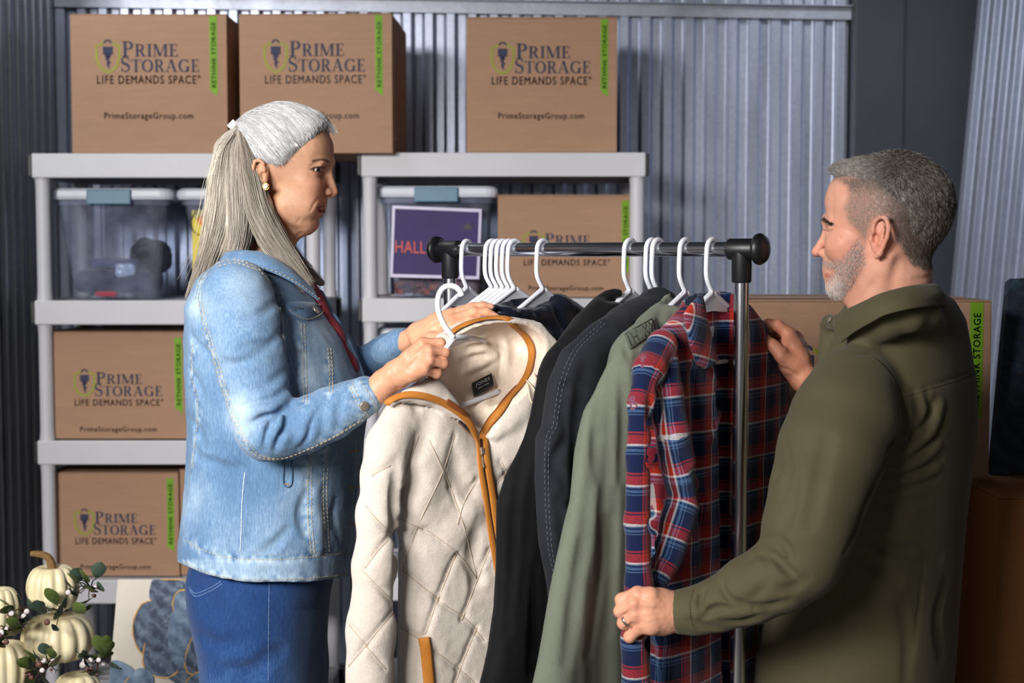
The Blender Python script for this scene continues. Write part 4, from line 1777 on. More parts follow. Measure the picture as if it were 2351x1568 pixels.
def woman_jacket():
    lo, hi = (-.66, 2.10, .93), (-.18, 2.80, 1.545)
    f = Sdf(lo, hi, .0032)
    rows = [(575, 530, 640, .06), (600, 505, 668, .10), (640, 472, 700, .155), (700, 450, 742, .18), (780, 447, 794, .185), (870, 448, 832, .185), (960, 452, 834, .18),
            (1050, 450, 820, .175), (1150, 443, 810, .175), (1240, 434, 801, .18), (1300, 435, 798, .182), (1345, 438, 796, .182)]
    torso_op(f, TW, rows)
    # near sleeve
    d = 2.285
    sl = [(545, 682, 2.32, 84), (555, 740, 2.30, 90), (566, 790, d, 86), (581, 865, d, 78), (598, 930, d - .01, 72), (614, 984, d - .015, 73)]
    f.chain([pc(a, b, c) for a, b, c, r in sl], [r * c / FPX for a, b, c, r in sl], .012, .01)
    fo = [(614, 984, d - .015, 74), (655, 985, d - .015, 68), (700, 975, d - .012, 61), (760, 950, d - .01, 58), (800, 930, d - .01, 51), (838, 911, d - .008, 46)]
    f.chain([pc(a, b, c) for a, b, c, r in fo], [r * c / FPX for a, b, c, r in fo], .010, .01)
    # far sleeve
    far = [(545, 690, 2.70, 80), (640, 900, 2.74, 70), (740, 880, 2.66, 60), (830, 838, 2.58, 38), (885, 806, 2.545, 34), (918, 784, 2.53, 31)]
    f.chain([pc(a, b, c) for a, b, c, r in far], [r * c / FPX for a, b, c, r in far], .012, .01)
    # collar leaves and open front
    for s in (1, -1):
        f.chain([TW(510, 588, .05 * s), TW(560, 590, .085 * s), TW(620, 606, .085 * s), TW(670, 632, .072 * s)], [12 * u_, 12 * u_, 12 * u_, 10 * u_], .012, .004)
    f.chain([TW(650, 560, 0), TW(690, 640, .006), TW(745, 700, .012), TW(785, 770, .012), TW(818, 845, .012), TW(834, 872, .012)], [34 * u_, 26 * u_, 15 * u_, 13 * u_, 10 * u_, 3 * u_], .003, .004, 'sub')
    f.chain([TW(735, 672, -.03), TW(760, 715, -.02), TW(796, 780, -.015), TW(826, 845, -.012), TW(838, 880, -.010)], [9 * u_, 8 * u_, 7 * u_, 6 * u_, 6 * u_], .003)
    # neck hole
    f.cap(HW(612, 500), TW(600, 640), 55 * u_, 50 * u_, .006, 'sub')
    # hem, cuffs
    f.cut(pc(838, 911, 2.277) + .0 * TW.fwd + (pc(868, 897, 2.277) - pc(838, 911, 2.277)) * .65, pc(866, 893, 2.277) - pc(838, 911, 2.277)) if False else None
    idx = np.where(f.F < .03)
    p = np.stack([f.ax[i][idx[i]] for i in range(3)], 1).astype(float)
    q = to_px(p)
    hem = np.interp(q[:, 0], [400, 430, 480, 560, 640, 700, 806, 900], [1283, 1300, 1320, 1334, 1336, 1335, 1323, 1318])
    f.F[idx] = np.maximum(f.F[idx], ((q[:, 1] - hem) / 1320).astype(np.float32))
    # folds
    G = lambda pix, r, dep, k, n=14, taper=True: f.groove(pix, r * .8, dep * 1.5 if taper else dep, k * .6, n, taper)
    G([(668, 922), (640, 945), (600, 958), (562, 985)], .008, .007, .006)
    G([(668, 930), (655, 965), (650, 1000)], .006, .005, .006)
    G([(700, 945), (672, 965), (640, 1002), (628, 1035)], .007, .005, .006)
    G([(735, 930), (715, 965), (706, 1000), (690, 1025)], .007, .004, .006)
    G([(640, 950), (615, 985), (606, 1030)], .006, .004, .005)
    G([(590, 980), (575, 1010)], .006, .003, .006)
    f.ridge([(690, 950), (660, 985), (648, 1030)], .006, .003, .006)
    f.ridge([(725, 930), (700, 980), (690, 1015)], .006, .0025, .006)
    # armholes and yoke
    G([(598, 612), (634, 660), (648, 730), (654, 800), (668, 900)], .006, .004, .005, 20)
    G([(500, 598), (462, 640), (448, 690), (462, 745), (482, 790)], .006, .0035, .005, 20)
    # back creases and lower body creases
    G([(440, 770), (462, 800), (482, 815)], .008, .004, .008)
    G([(436, 850), (455, 880), (470, 925)], .008, .003, .008)
    G([(432, 960), (452, 985), (470, 1030)], .009, .003, .009)
    G([(700, 1230), (690, 1180), (705, 1130)], .012, .0035, .012)
    G([(780, 1240), (765, 1190), (770, 1150)], .010, .004, .010)
    G([(660, 1220), (630, 1250), (600, 1270)], .012, .003, .012)
    f.ridge([(735, 1255), (728, 1200), (722, 1130)], .012, .003, .012)
    f.ridge([(440, 1100), (432, 1180), (425, 1235)], .012, .003, .012)
    G([(560, 800), (600, 790), (640, 800)], .012, .0025, .012)
    G([(520, 830), (560, 860), (600, 870)], .012, .0025, .012)
    G([(640, 690), (600, 720), (560, 735)], .010, .002, .012)
    G([(650, 760), (610, 800), (560, 830), (520, 835)], .010, .0022, .012)
    G([(658, 850), (620, 880), (580, 895)], .010, .003, .010)
    G([(662, 890), (630, 915), (590, 925), (556, 935)], .008, .003, .008)
    G([(790, 890), (780, 930), (775, 980)], .010, .002, .010)
    G([(755, 912), (742, 950), (738, 1000)], .010, .0025, .010)
    f.ridge([(665, 905), (630, 928), (590, 940), (555, 955)], .008, .003, .008)
    f.ridge([(650, 955), (632, 990), (622, 1040)], .005, .003, .005)
    G([(480, 1060), (520, 1080), (560, 1075)], .014, .003, .014)
    G([(440, 1030), (470, 1060), (520, 1070)], .012, .003, .012)
    # hem band and cuff band steps
    G([(424, 1248), (460, 1265), (520, 1280), (600, 1284), (700, 1278), (806, 1272)], .003, .0018, .0015, 24, False)
    G([(800, 884), (816, 920), (838, 962)], .003, .0020, .0015, 12, False)
    G([(893, 776), (908, 815)], .003, .0016, .0015, 8, False)
    f.disp(lambda x, y, z: .0022 * vnoise(x * 26, y * 26, z * 14) + .0010 * vnoise(x * 70, y * 70, z * 40))
    V, Q = f.mesh(1)
    fade = .46 + .13 * vnoise(V[:, 0] * 9, V[:, 1] * 9, V[:, 2] * 5)
    pix = to_px(V)
    for px, py, r, w in ((545, 955, 50, .35), (520, 780, 60, -.05), (560, 640, 50, .2), (450, 700, 40, .28), (450, 1150, 60, .2), (720, 850, 40, .35), (760, 1200, 40, .35), (730, 760, 50, .2), (600, 1300, 400, .0), (830, 1150, 22, -.45), (620, 1200, 120, .1), (700, 720, 22, -.5), (560, 1120, 60, -.15)):
        fade += w * np.exp(-((pix[:, 0] - px) ** 2 + (pix[:, 1] - py) ** 2) / r ** 2) * (1 + .7 * vnoise(V[:, 0] * 40, V[:, 1] * 40, V[:, 2] * 14))
    near = V[:, 1] < 2.5
    for L, db in WSEAMS:
        ln = f.line(L, 14)
        dd = poly_dist(V[near], ln)
        fade[near] += np.exp(-(dd / .010) ** 2) * (.10 + .45 * vnoise(V[near, 0] * 150, V[near, 1] * 150, V[near, 2] * 150))
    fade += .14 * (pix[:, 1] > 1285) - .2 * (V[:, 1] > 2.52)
    o = mesh_obj('denim_jacket', V, Q, M_DENIM, WOMAN, True, {'fade': ('FLOAT', fade)})
    tag(o, 'faded light blue denim jacket')
    return f, o


f_jk, JK = woman_jacket()


def seam(f, name, pix, mat, parent, n=60, dbl=None, r=.0007, dash=.0045, gap=.003):
    L = f.line(pix, n)
    if len(L) > 2:
        stitches(name, L, mat, parent, r, dash, gap, .0005, f.grad(L))
        if dbl:
            L2 = f.line([(a + dbl[0], b + dbl[1]) for a, b in pix], n)
            if len(L2) > 2:
                stitches(name, L2, mat, parent, r, dash, gap, .0005, f.grad(L2))


for pix, db in WSEAMS:
    seam(f_jk, 'topstitching', pix, M_TAN, JK, 70, db)
seam(f_jk, 'topstitching', [(562, 1085), (556, 1150), (554, 1215), (551, 1275)], M_WTHREAD, JK, 60, None, .0009, .012, .001)
seam(f_jk, 'topstitching', [(818, 1010), (812, 1120), (806, 1230), (804, 1260)], M_WTHREAD, JK, 60, None)
# folded collar leaves
def collar_leaf(name, top, bot, ctr, mat, parent, attrs=None, n=50, nr=8, puff=.006, th=.0035):
    A, B = smooth_path(top, n), smooth_path(bot, n)
    V, Fc = [], []
    for side in (0, 1):
        for i in range(n):
            for j in range(nr):
                t_ = j / (nr - 1)
                p = A[i] * (1 - t_) + B[i] * t_
                o_ = p - ctr
                o_[2] = 0
                o_ /= np.linalg.norm(o_)
                V.append(tuple(p + o_ * (puff * sin(pi * min(1, t_ * 1.15 + .02)) - th * side)))
    ix = lambda s_, i, j: s_ * n * nr + i * nr + j
    for i in range(n - 1):
        for j in range(nr - 1):
            Fc.append((ix(0, i, j), ix(0, i, j + 1), ix(0, i + 1, j + 1), ix(0, i + 1, j)))
            Fc.append((ix(1, i, j), ix(1, i + 1, j), ix(1, i + 1, j + 1), ix(1, i, j + 1)))
        for j in (0, nr - 1):
            q = (ix(0, i, j), ix(0, i + 1, j), ix(1, i + 1, j), ix(1, i, j))
            Fc.append(q if j == 0 else q[::-1])
    for i in (0, n - 1):
        for j in range(nr - 1):
            q = (ix(0, i, j), ix(1, i, j), ix(1, i, j + 1), ix(0, i, j + 1))
            Fc.append(q if i == 0 else q[::-1])
    o = mesh_obj(name, V, Fc, mat, parent, True, {k: (ty, np.full(len(V), v)) for k, (ty, v) in (attrs or {}).items()})
    return o, B


for s_ in (1, -1):
    o, B_ = collar_leaf('collar', [TW(*p) for p in ((496, 588, .02 * s_), (540, 574, .070 * s_), (600, 580, .092 * s_), (655, 606, .082 * s_), (700, 642, .058 * s_))],
                        [TW(*p) for p in ((484, 616, .04 * s_), (536, 612, .105 * s_), (606, 620, .130 * s_), (676, 650, .116 * s_), (736, 692, .080 * s_))], TW(590, 600, 0), M_DENIM, JK, {'fade': ('FLOAT', .42)})
    stitches('topstitching', np.array(B_) + np.array([0, -.004 * s_, .004]), M_TAN, o, .0007, .0045, .003)
# chest pocket flap, its button, hand pocket welt
fl_ = f_jk.line([(655, 705), (672, 722), (700, 735), (726, 728), (742, 712), (728, 700), (700, 694), (660, 694)], 30)
if len(fl_) > 4:
    m = MB()
    g = f_jk.grad(fl_)
    c = fl_.mean(0)
    top = fl_ + g * .0022
    V = [tuple(p) for p in top] + [tuple(p - q * .004) for p, q in zip(fl_, g)] + [tuple(c + g.mean(0) * .0045)]
    n = len(fl_)
    m.add(V, [(i, (i + 1) % n, 2 * n) for i in range(n)] + [((i + 1) % n, i, n + i, n + (i + 1) % n) for i in range(n)])
    o = mesh_obj('pocket_flap', m.v, m.f, M_DENIM, JK, True, {'fade': ('FLOAT', np.r_[np.full(n, .5), np.full(n, .3), .15])})
    stitches('topstitching', top[2:22], M_TAN, o, .0007, .0045, .003, .0004, g[2:22])
for pts in ([(652, 1056), (650, 1110), (668, 1111), (670, 1058)],):
    L = f_jk.line(pts, 24)
    m = MB()
    m.tube([Vector(p + q * .001) for p, q in zip(L, f_jk.grad(L))], .0018, 6)
    mesh_obj('pocket_welt', m.v, m.f, M_DENIM, JK, True, {'fade': ('FLOAT', np.full(len(m.v), .35))})
seam(f_jk, 'bar_tack', [(648, 1111), (672, 1112)], M_ORANGE, JK, 14, None, .0010, .003, .0004)
for y in (1036, 1120, 1203):
    seam(f_jk, 'buttonhole', [(803, y), (822, y - 2)], M_ORANGE, JK, 14, None, .0012, .003, .0003)
for px, py in ((836, 932), (725, 712)):
    p = f_jk.hit([(px, py)])
    g = f_jk.grad(p)[0]
    m = MB()
    q = Vector(g).to_track_quat('Z', 'Y')
    prof = [(.0001, .0032), (.0045, .0032), (.0058, .0026), (.0066, .0030), (.0074, .0018), (.0074, -.001)]
    t = MB().lathe(prof, (0, 0, 0), 18)
    m.add([Vector(p[0]) + q @ Vector(v) for v in t.v], t.f)
    m.build('button', M_BRASS, JK, True)

# red shirt showing in the opening
M_REDSHIRT = simple_mat('maroon_jersey', (132, 44, 56), 0.8, 0, 0.25, 160, 0.3, 700)
f = Sdf((-.56, 2.30, 1.05), (-.20, 2.70, 1.52), .004)
f.chain([TW(634, 610, 0), TW(680, 668, 0), TW(714, 704, 0), TW(754, 772, 0), TW(790, 844, 0), TW(804, 900, 0)], [46 * u_, 42 * u_, 30 * u_, 30 * u_, 27 * u_, 24 * u_], 0, .02)
f.cap(HW(612, 500), TW(600, 640), 52 * u_, 48 * u_, .004, 'sub')
V, Q = f.mesh(1)
tag(mesh_obj('shirt', V, Q, M_REDSHIRT, WOMAN, True), 'maroon top under the jacket')


def woman_jeans():
    f = Sdf((-.70, 2.18, .0), (-.10, 2.80, 1.03), .005)
    rows = [(1270, 452, 780, .16), (1330, 446, 760, .165), (1380, 452, 748, .168), (1450, 468, 742, .165), (1500, 478, 740, .16), (1568, 496, 735, .155), (1640, 512, 728, .15)]
    torso_op(f, TW, rows, 2.3)
    hip = TW(612, 1560, 0)
    for sg in (1, -1):
        h = hip + TW.side * sg * .078
        f.chain([h, h + np.array([.005, 0, -.36]), h + np.array([.0, 0, -.735])], [.083, .062, .055], .03)
    f.groove([(445, 1330), (470, 1360), (495, 1400)], .02, .006, .02)
    f.groove([(560, 1568), (600, 1520), (640, 1500)], .015, .004, .015)
    f.groove([(500, 1560), (540, 1540), (600, 1545)], .014, .004, .012)
    f.groove([(470, 1470), (500, 1480), (540, 1478)], .012, .003, .012)
    f.disp(lambda x, y, z: .0020 * vnoise(x * 22, y * 22, z * 12))
    V, Q = f.mesh(1)
    pix = to_px(V)
    fade = .40 + .18 * vnoise(V[:, 0] * 8, V[:, 1] * 8, V[:, 2] * 4) + .35 * np.exp(-((pix[:, 0] - 715) / 40) ** 2) * (pix[:, 1] > 1400)
    o = mesh_obj('jeans', V, Q, M_JEANS, WOMAN, True, {'fade': ('FLOAT', fade)})
    tag(o, 'dark blue denim jeans')
    return f, o


f_je, JE = woman_jeans()
seam(f_je, 'topstitching', [(618, 1340), (617, 1420), (616, 1500), (616, 1568)], M_JTHREAD, JE, 60, None, .0005, .010, .001)
seam(f_je, 'topstitching', [(434, 1348), (450, 1362), (485, 1348), (514, 1330)], M_JTHREAD, JE, 40, (1, 7), .0006, .005, .001)
M_SHOE = simple_mat('grey_sneaker', (90, 90, 96), 0.7)
for sg in (1, -1):
    h = TW(612, 1560, 0) + TW.side * sg * .078
    f = Sdf((h[0] - .12, h[1] - .06, -.005), (h[0] + .2, h[1] + .06, .14), .005)
    f.chain([(h[0] - .04, h[1], .045), (h[0] + .06, h[1], .04), (h[0] + .14, h[1], .03)], [.042, .042, .030], 0, .01)
    f.cap((h[0], h[1], .05), (h[0], h[1], .11), .04, .04, .02)
    f.cut((0, 0, .002), (0, 0, -1))
    V, Q = f.mesh(1)
    mesh_obj('shoe', V, Q, M_SHOE, WOMAN, True)
# ================================================================= clothes rack and hangers
M_CHROME = simple_mat('chrome', (225, 227, 232), 0.20, 1.0, 0.03, 8)
M_CAPBLK = simple_mat('black_fitting', (20, 20, 23), 0.42, 0, 0.15, 40, 0.04, 900)
M_HANGER = simple_mat('white_hanger_plastic', (228, 230, 240), 0.35, 0, 0.02, 10)
B0 = P(1033, 571.5, 2.75)
B1 = P(1703, 574.0, 2.36)
zb = (B0.z + B1.z) / 2
B0.z = B1.z = zb
BD = (B1 - B0).normalized()                 # along the bar, towards the right and the camera
BG = Vector((BD.y, -BD.x, 0))               # across the bar, towards the left and the camera
if BG.y > 0:
    BG = -BG
BLEN = (B1 - B0).length


def bar_at(px):
    lo, hi = -0.2, 1.2
    for _ in range(40):
        m_ = (lo + hi) / 2
        if to_px(B0.lerp(B1, m_))[0, 0] < px:
            lo = m_
        else:
            hi = m_
    return B0.lerp(B1, lo)


RACK = empty('clothes_rack', ((B0.x + B1.x) / 2, (B0.y + B1.y) / 2, 0), world=True)
tag(RACK, 'chrome clothes rack with black end fittings between the two people', 'clothes rack')
RB = 0.0125
MB().cyl(B0 - BD * .01, B1 + BD * .01, RB, 28).build('hanging_bar', M_CHROME, RACK, angle=50)
for Bp, s in ((B0, -1), (B1, 1)):
    up = MB().cyl(Vector((Bp.x, Bp.y, .09)), Vector((Bp.x, Bp.y, zb - .02)), RB, 28).build('upright', M_CHROME, RACK, angle=50)
    d = BD * s
    m = MB()
    m.tube([Bp - d * .024, Bp - d * .022, Bp + d * .024, Bp + d * .026], [.0155, .0175, .0175, .016], 28)
    m.tube([Bp - Vector((0, 0, .055)), Bp - Vector((0, 0, .052)), Bp + Vector((0, 0, .004))], [.0150, .0163, .0168], 28)
    m.build('tee_fitting', M_CAPBLK, RACK, angle=40)
    m = MB()
    m.tube([Bp + d * .026, Bp + d * .029, Bp + d * .034, Bp + d * .041, Bp + d * .046, Bp + d * .048], [.019, .025, .0262, .022, .013, .001], 28)
    m.build('end_cap', M_CAPBLK, RACK, angle=60)
    # foot
    m = MB()
    a, b = Vector((Bp.x, Bp.y, .09)) + BG * .24, Vector((Bp.x, Bp.y, .09)) - BG * .24
    m.cyl(a, b, RB, 16)
    m.build('foot_bar', M_CHROME, RACK, angle=50)
    for e in (a, b):
        w = MB()
        w.cyl(e, e - Vector((0, 0, .045)), .006, 10)
        w.cyl(Vector((e.x, e.y, .025)) - BG * .0 - BD * .010, Vector((e.x, e.y, .025)) + BD * .010, .025, 20)
        w.build('castor', M_CAPBLK, RACK, angle=50)
MB().cyl(Vector((B0.x, B0.y, .16)), Vector((B1.x, B1.y, .16)), RB * .9, 20).build('base_bar', M_CHROME, RACK, angle=50)


def hanger_mesh():
    """local x across (towards the viewer's left), z up, origin at the centre of the hook's loop"""
    m = MB()
    R = .0185
    pts = [(R * cos(radians(a)), 0, R * sin(radians(a)) * 1.05) for a in range(-150 + 360 - 180 - 60, 0, -1)][:0]
    for a in np.linspace(205, 0, 18):            # tip on the far side, over the top, to the near side
        pts.append((R * cos(radians(a)), 0, R * sin(radians(a))))
    J = -.070                                    # where the shoulders meet the neck
    pts += [(R + .001, 0, -.016), (R + .0015, 0, -.034), (R - .001, 0, -.047), (R * .55, 0, -.058), (R * .2, 0, -.066), (.001, 0, J - .004)]
    m.tube([Vector(p) for p in smooth_path(pts, 44)], .0042, 10)
    hook = m
    m2 = MB()
    W, D = .205, .085
    for s in (1, -1):
        arm = smooth_path([(0, 0, J), (s * .03, 0, J - .014), (s * .10, 0, J - .048), (s * .17, 0, J - .078), (s * W, 0, J - D - .01)], 16)
        m2.tube([Vector(p) for p in arm], .0042, 8, True, 1.25, (0, 1, 0))
        m2.tube([Vector((s * W, 0, J - D - .01)), Vector((s * (W + .004), 0, J - .106)), Vector((s * (W - .012), 0, J - .118))], .0042, 8)
    m2.tube([Vector((-W + .012, 0, J - .118)), Vector((W - .012, 0, J - .118))], .004, 8)
    m3 = MB()
    tri = [(0, J + .006), (.075, J - .034), (.040, J - .034), (0, J - .031), (-.040, J - .034), (-.075, J - .034)]
    m3.poly(tri, -.0016, .0016, lambda x, y, z: (x, z, y))
    return hook, m2, m3


_hk = hanger_mesh()
_hkm = None
HG = 'white plastic hangers on the rack'


def hanger(px, label, swing=0.0, lift=0.0):
    global _hkm
    p = bar_at(px)
    o = empty('clothes_hanger', (p.x, p.y, p.z + RB - .0185 + .0042 + lift))
    o.rotation_euler = (0, 0, math.atan2(BG.y, BG.x) + swing)
    tag(o, label, 'hanger', HG)
    if _hkm is None:
        a = _hk[0].build('hook', M_HANGER, o, True)
        b = _hk[1].build('shoulder_frame', M_HANGER, o, True)
        c = _hk[2].build('web', M_HANGER, o)
        _hkm = (a.data, b.data, c.data)
    else:
        for nm, me in zip(('hook', 'shoulder_frame', 'web'), _hkm):
            q = bpy.data.objects.new(nm, me)
            link(q, o)
    return o


hanger(1072, 'empty white plastic hanger nearest the left end of the rack', radians(8))
for i, px in enumerate((1130, 1143, 1156, 1169, 1182)):
    hanger(px, ['first hanger from left in the tight bunch of five', 'second hanger from left in the tight bunch of five', 'middle hanger in the tight bunch of five on rack',
                'fourth hanger from left in the tight bunch of five', 'rightmost hanger in the tight bunch of five'][i], radians(-4))
hanger(1247, 'white plastic hanger carrying the navy puffer jacket')
hanger(1447, 'white plastic hanger carrying the black velvety jacket')
hanger(1497, 'left of two white hangers touching, above charcoal jacket')
hanger(1511, 'white plastic hanger carrying the charcoal jacket', 0, .0)
hanger(1574, 'white plastic hanger carrying the sage green shirt')
hanger(1636, 'white plastic hanger carrying the plaid flannel shirt')
# ================================================================= garments
class PlaneFrame(HeadFrame):
    """upright plane across the rack's bar through point C; lat is measured along the bar"""

    def __init__(s, C, side=None):
        s.C = np.array(C)
        s.side = np.array(BD) if side is None else np.array(side) / np.linalg.norm(side)
        s.fwd = np.array([s.side[1], -s.side[0], 0.0])
        s.up = np.array([0, 0, 1.0])
        s.R = np.stack([s.fwd, s.side, s.up], 1)
        s.s = FPX / to_px(s.C)[0, 2]


def cloth_op(f, G, poly, b0, th, k=0.02, fold=None, rnd=0.02, mode='add', kk=0.0):
    """a thick sheet: outline drawn in photo pixels on the plane b0, extruded along the bar, edges rounded"""
    idx = np.where(np.ones(f.F.shape, bool))
    p = np.stack([f.ax[i][idx[i]] for i in range(3)], 1)
    D = p - G.C.astype(np.float32)
    b = D @ G.side.astype(np.float32)
    near = np.abs(b - b0) < th + .06
    p, b = p[near], b[near]
    p0 = p - (b - b0)[:, None] * G.side.astype(np.float32)
    q = to_px(p0)
    d2 = sd_poly2(q[:, 0], q[:, 1], poly) * q[:, 2] / FPX
    off = 0.0
    if fold is not None:
        a = (p - G.C.astype(np.float32)) @ G.fwd.astype(np.float32)
        off = fold(a, p[:, 2], q[:, 0], q[:, 1])
    t = th * np.sqrt(np.clip(1 - np.clip(d2 / rnd + 1, 0, 1) ** 2, 0.0, 1))      # thin towards the outline
    d = smax(d2, (np.abs(b - b0 - off) - np.maximum(t, .004)) * .8, 0.006).astype(np.float32)
    ids = tuple(i[near] for i in idx)
    if mode == 'add':
        f.F[ids] = smin(f.F[ids], d, kk)
    else:
        f.F[ids] = smax(f.F[ids], -d, kk)


def fabric(name, rgb, rough=0.85, var=0.15, scale=8, weave=700, bump=0.25, sheen=0.2, var2=0.12):
    t = NT(name)
    v = t.coord()
    n1 = t.noise(v, scale, 5, .6)
    n2 = t.noise(t.coord((1, 1, .35)), weave, 2, .6)
    c = lin(rgb)
    sc = lambda k: tuple(min(1, q * k) for q in c[:3]) + (1,)
    col = t.mix(.5, t.ramp(n1, [(.3, sc(1 - var)), (.7, sc(1 + var))]), t.ramp(n2, [(.3, sc(1 - var2)), (.7, sc(1 + var2))]))
    t.set(col, rough)
    t.b.inputs['Specular IOR Level'].default_value = 0.2
    t.b.inputs['Sheen Weight'].default_value = sheen
    t.b.inputs['Sheen Roughness'].default_value = 0.5
    t.bump(n2, bump, .0012)
    return t.m


M_SAGE = fabric('sage_twill', (108, 114, 100), .85, .12, 9, 520, .3, .08)
M_CHAR = fabric('charcoal_denim', (33, 35, 42), .8, .3, 12, 600, .3, .05)
M_VELVET = fabric('black_velvet', (8, 9, 13), .8, .2, 10, 800, .2, .06)
M_NAVYN = fabric('navy_nylon', (20, 24, 38), .32, .2, 14, 300, .1, .05)
M_WHITECLOTH = fabric('white_cotton', (214, 216, 226), .8, .05)


def finish(f, name, mat, label, cat, parent=None, attrs=None, group=None):
    V, Q = f.mesh(1)
    at = attrs(V) if attrs else None
    o = mesh_obj(name, V, Q, mat, parent, True, at)
    if label:
        tag(o, label, cat, group)
    return o, V, Q


def gbox(G, px0, px1, py0, py1, b0, b1, m=.02):
    pts = np.array([G(x, y, b) for x in (px0, px1) for y in (py0, py1) for b in (b0, b1)])
    return pts.min(0) - m, pts.max(0) + m


def vfold(amp, wl, seed, tilt=0.0):
    return lambda a, z, px, py: amp * vnoise((a + tilt * z) / wl, np.full_like(a, seed * 3.3), z * 1.3) + amp * .5 * vnoise((a + tilt * z) / (wl * .45), np.full_like(a, seed * 5.1), z * 2.2)


def mk_garment(name, hpx, poly, mat, label, th=.024, neck=None, b0=-.002, folds=(), ridges=(), h=.0045, seed=1, amp=.007, wl=.09, tilt=0., rnd=.028, extra=None, attrs=None, cat='jacket'):
    G = PlaneFrame(bar_at(hpx))
    xs, ys = [p[0] for p in poly], [p[1] for p in poly]
    lo, hi = gbox(G, min(xs), max(xs), min(ys), max(ys), -th, th, .03)
    f = Sdf(lo, hi, h)
    cloth_op(f, G, poly, b0, th, fold=vfold(amp, wl, seed, tilt), rnd=rnd)
    if neck:
        cloth_op(f, G, neck, .04 - .006, .04, rnd=.006, mode='sub', kk=.004)
    if extra:
        extra(f, G)
    for pix, r, dp in folds:
        f.groove(pix, r, dp, r * .8)
    for pix, r, dp in ridges:
        f.ridge(pix, r, dp, r * .8)
    o, V, Q = finish(f, name, mat, None, None, None, attrs)
    me = o.data
    base = Vector((G.C[0], G.C[1], float(V[:, 2].min())))
    tag(o, label, cat, 'garments hanging on the rack')
    return f, G, o


# navy puffer jacket at the far left
def ex_navy(f, G):
    for y in (742, 800, 860, 930, 1000):
        f.groove([(1130, y - 6), (1200, y + 2), (1300, y + 14)], .008, .006, .006)


f, G, o = mk_garment('puffer_jacket', 1247, [(1128, 712), (1142, 694), (1168, 690), (1180, 684), (1288, 672), (1318, 690), (1352, 716), (1340, 770), (1320, 860), (1300, 1000), (1290, 1250), (1128, 1250), (1126, 900)], M_NAVYN,
                     'navy nylon puffer jacket behind the cream hood', .03, [(1150, 640), (1320, 640), (1296, 694), (1262, 708), (1210, 712), (1172, 704)], seed=4, amp=.006, extra=ex_navy,
                     folds=[([(1180, 700), (1200, 720), (1185, 745)], .006, .005), ([(1270, 690), (1285, 730), (1300, 760)], .006, .006), ([(1225, 700), (1235, 722)], .006, .005)],
                     ridges=[([(1285, 680), (1320, 705), (1345, 725)], .008, .006)])
L = f.hit([(1206, 744), (1243, 746), (1240, 764), (1208, 760)])
if len(L) == 4:
    g = f.grad(L)
    mesh_obj('size_label', [tuple(p + q * .002) for p, q in zip(L, g)], [(0, 3, 2, 1)], M_WHITECLOTH, o)

# black velvety jacket
f, G, o = mk_garment('velvet_jacket', 1447, [(1362, 700), (1385, 678), (1404, 666), (1414, 686), (1440, 692), (1480, 696), (1490, 800), (1480, 1000), (1450, 1620), (1105, 1620), (1138, 1490), (1152, 1400), (1157, 1300), (1158, 1160), (1172, 1092), (1210, 1005), (1226, 950), (1248, 850), (1296, 762)], M_VELVET,
                     'black velvety jacket hanging beside the cream jacket', .030, [(1408, 640), (1480, 640), (1470, 700), (1414, 698)], seed=2, amp=.011, wl=.06,
                     folds=[([(1240, 900), (1215, 1010), (1190, 1120), (1185, 1300)], .012, .006), ([(1222, 1100), (1212, 1250), (1200, 1420)], .010, .006), ([(1262, 850), (1240, 960), (1225, 1080)], .008, .005), ([(1180, 1180), (1178, 1300), (1165, 1450)], .010, .005), ([(1230, 1300), (1226, 1420), (1220, 1540)], .012, .006)], ridges=[([(1370, 702), (1400, 676), (1425, 668)], .008, .006)])

# charcoal jacket with worn double-stitched sleeve seam
CH_EDGE = [(1440, 694), (1372, 736), (1308, 802), (1278, 872), (1265, 940), (1260, 975), (1245, 1005), (1242, 1100), (1250, 1250), (1270, 1350), (1278, 1450)]
f, G, o = mk_garment('charcoal_jacket', 1508, [(1478, 676), (1500, 660), (1530, 664), (1552, 690), (1560, 900), (1500, 1620), (1262, 1620)] + CH_EDGE[::-1], M_CHAR,
                     'charcoal grey jacket with worn stitched seams', .032, [(1482, 640), (1545, 640), (1530, 672), (1490, 672)], seed=7, amp=.011, wl=.06,
                     folds=[([(1340, 860), (1325, 1000), (1320, 1200)], .014, .008), ([(1300, 1010), (1275, 1060), (1270, 1120)], .010, .005), ([(1300, 880), (1292, 940), (1300, 1000), (1275, 1040)], .008, .005),
                            ([(1290, 1140), (1310, 1160), (1335, 1150)], .008, .004), ([(1320, 800), (1350, 770), (1400, 745)], .010, .005), ([(1285, 900), (1310, 880), (1340, 900)], .008, .005), ([(1262, 1060), (1290, 1090), (1300, 1130)], .008, .006), ([(1280, 1150), (1300, 1250), (1300, 1350)], .010, .006), ([(1255, 1215), (1290, 1218), (1320, 1210)], .004, .003), ([(1260, 1245), (1300, 1250)], .004, .003)],
                     ridges=[([(1486, 672), (1520, 666), (1545, 690)], .008, .006)])
M_GREYTHREAD = simple_mat('grey_thread', (84, 88, 100), .8)
for off in ((9, 3), (17, 6)):
    seam(f, 'topstitching', [(a + off[0], b + off[1]) for a, b in CH_EDGE[1:]], M_GREYTHREAD, o, 80, None, .0008, .005, .004)

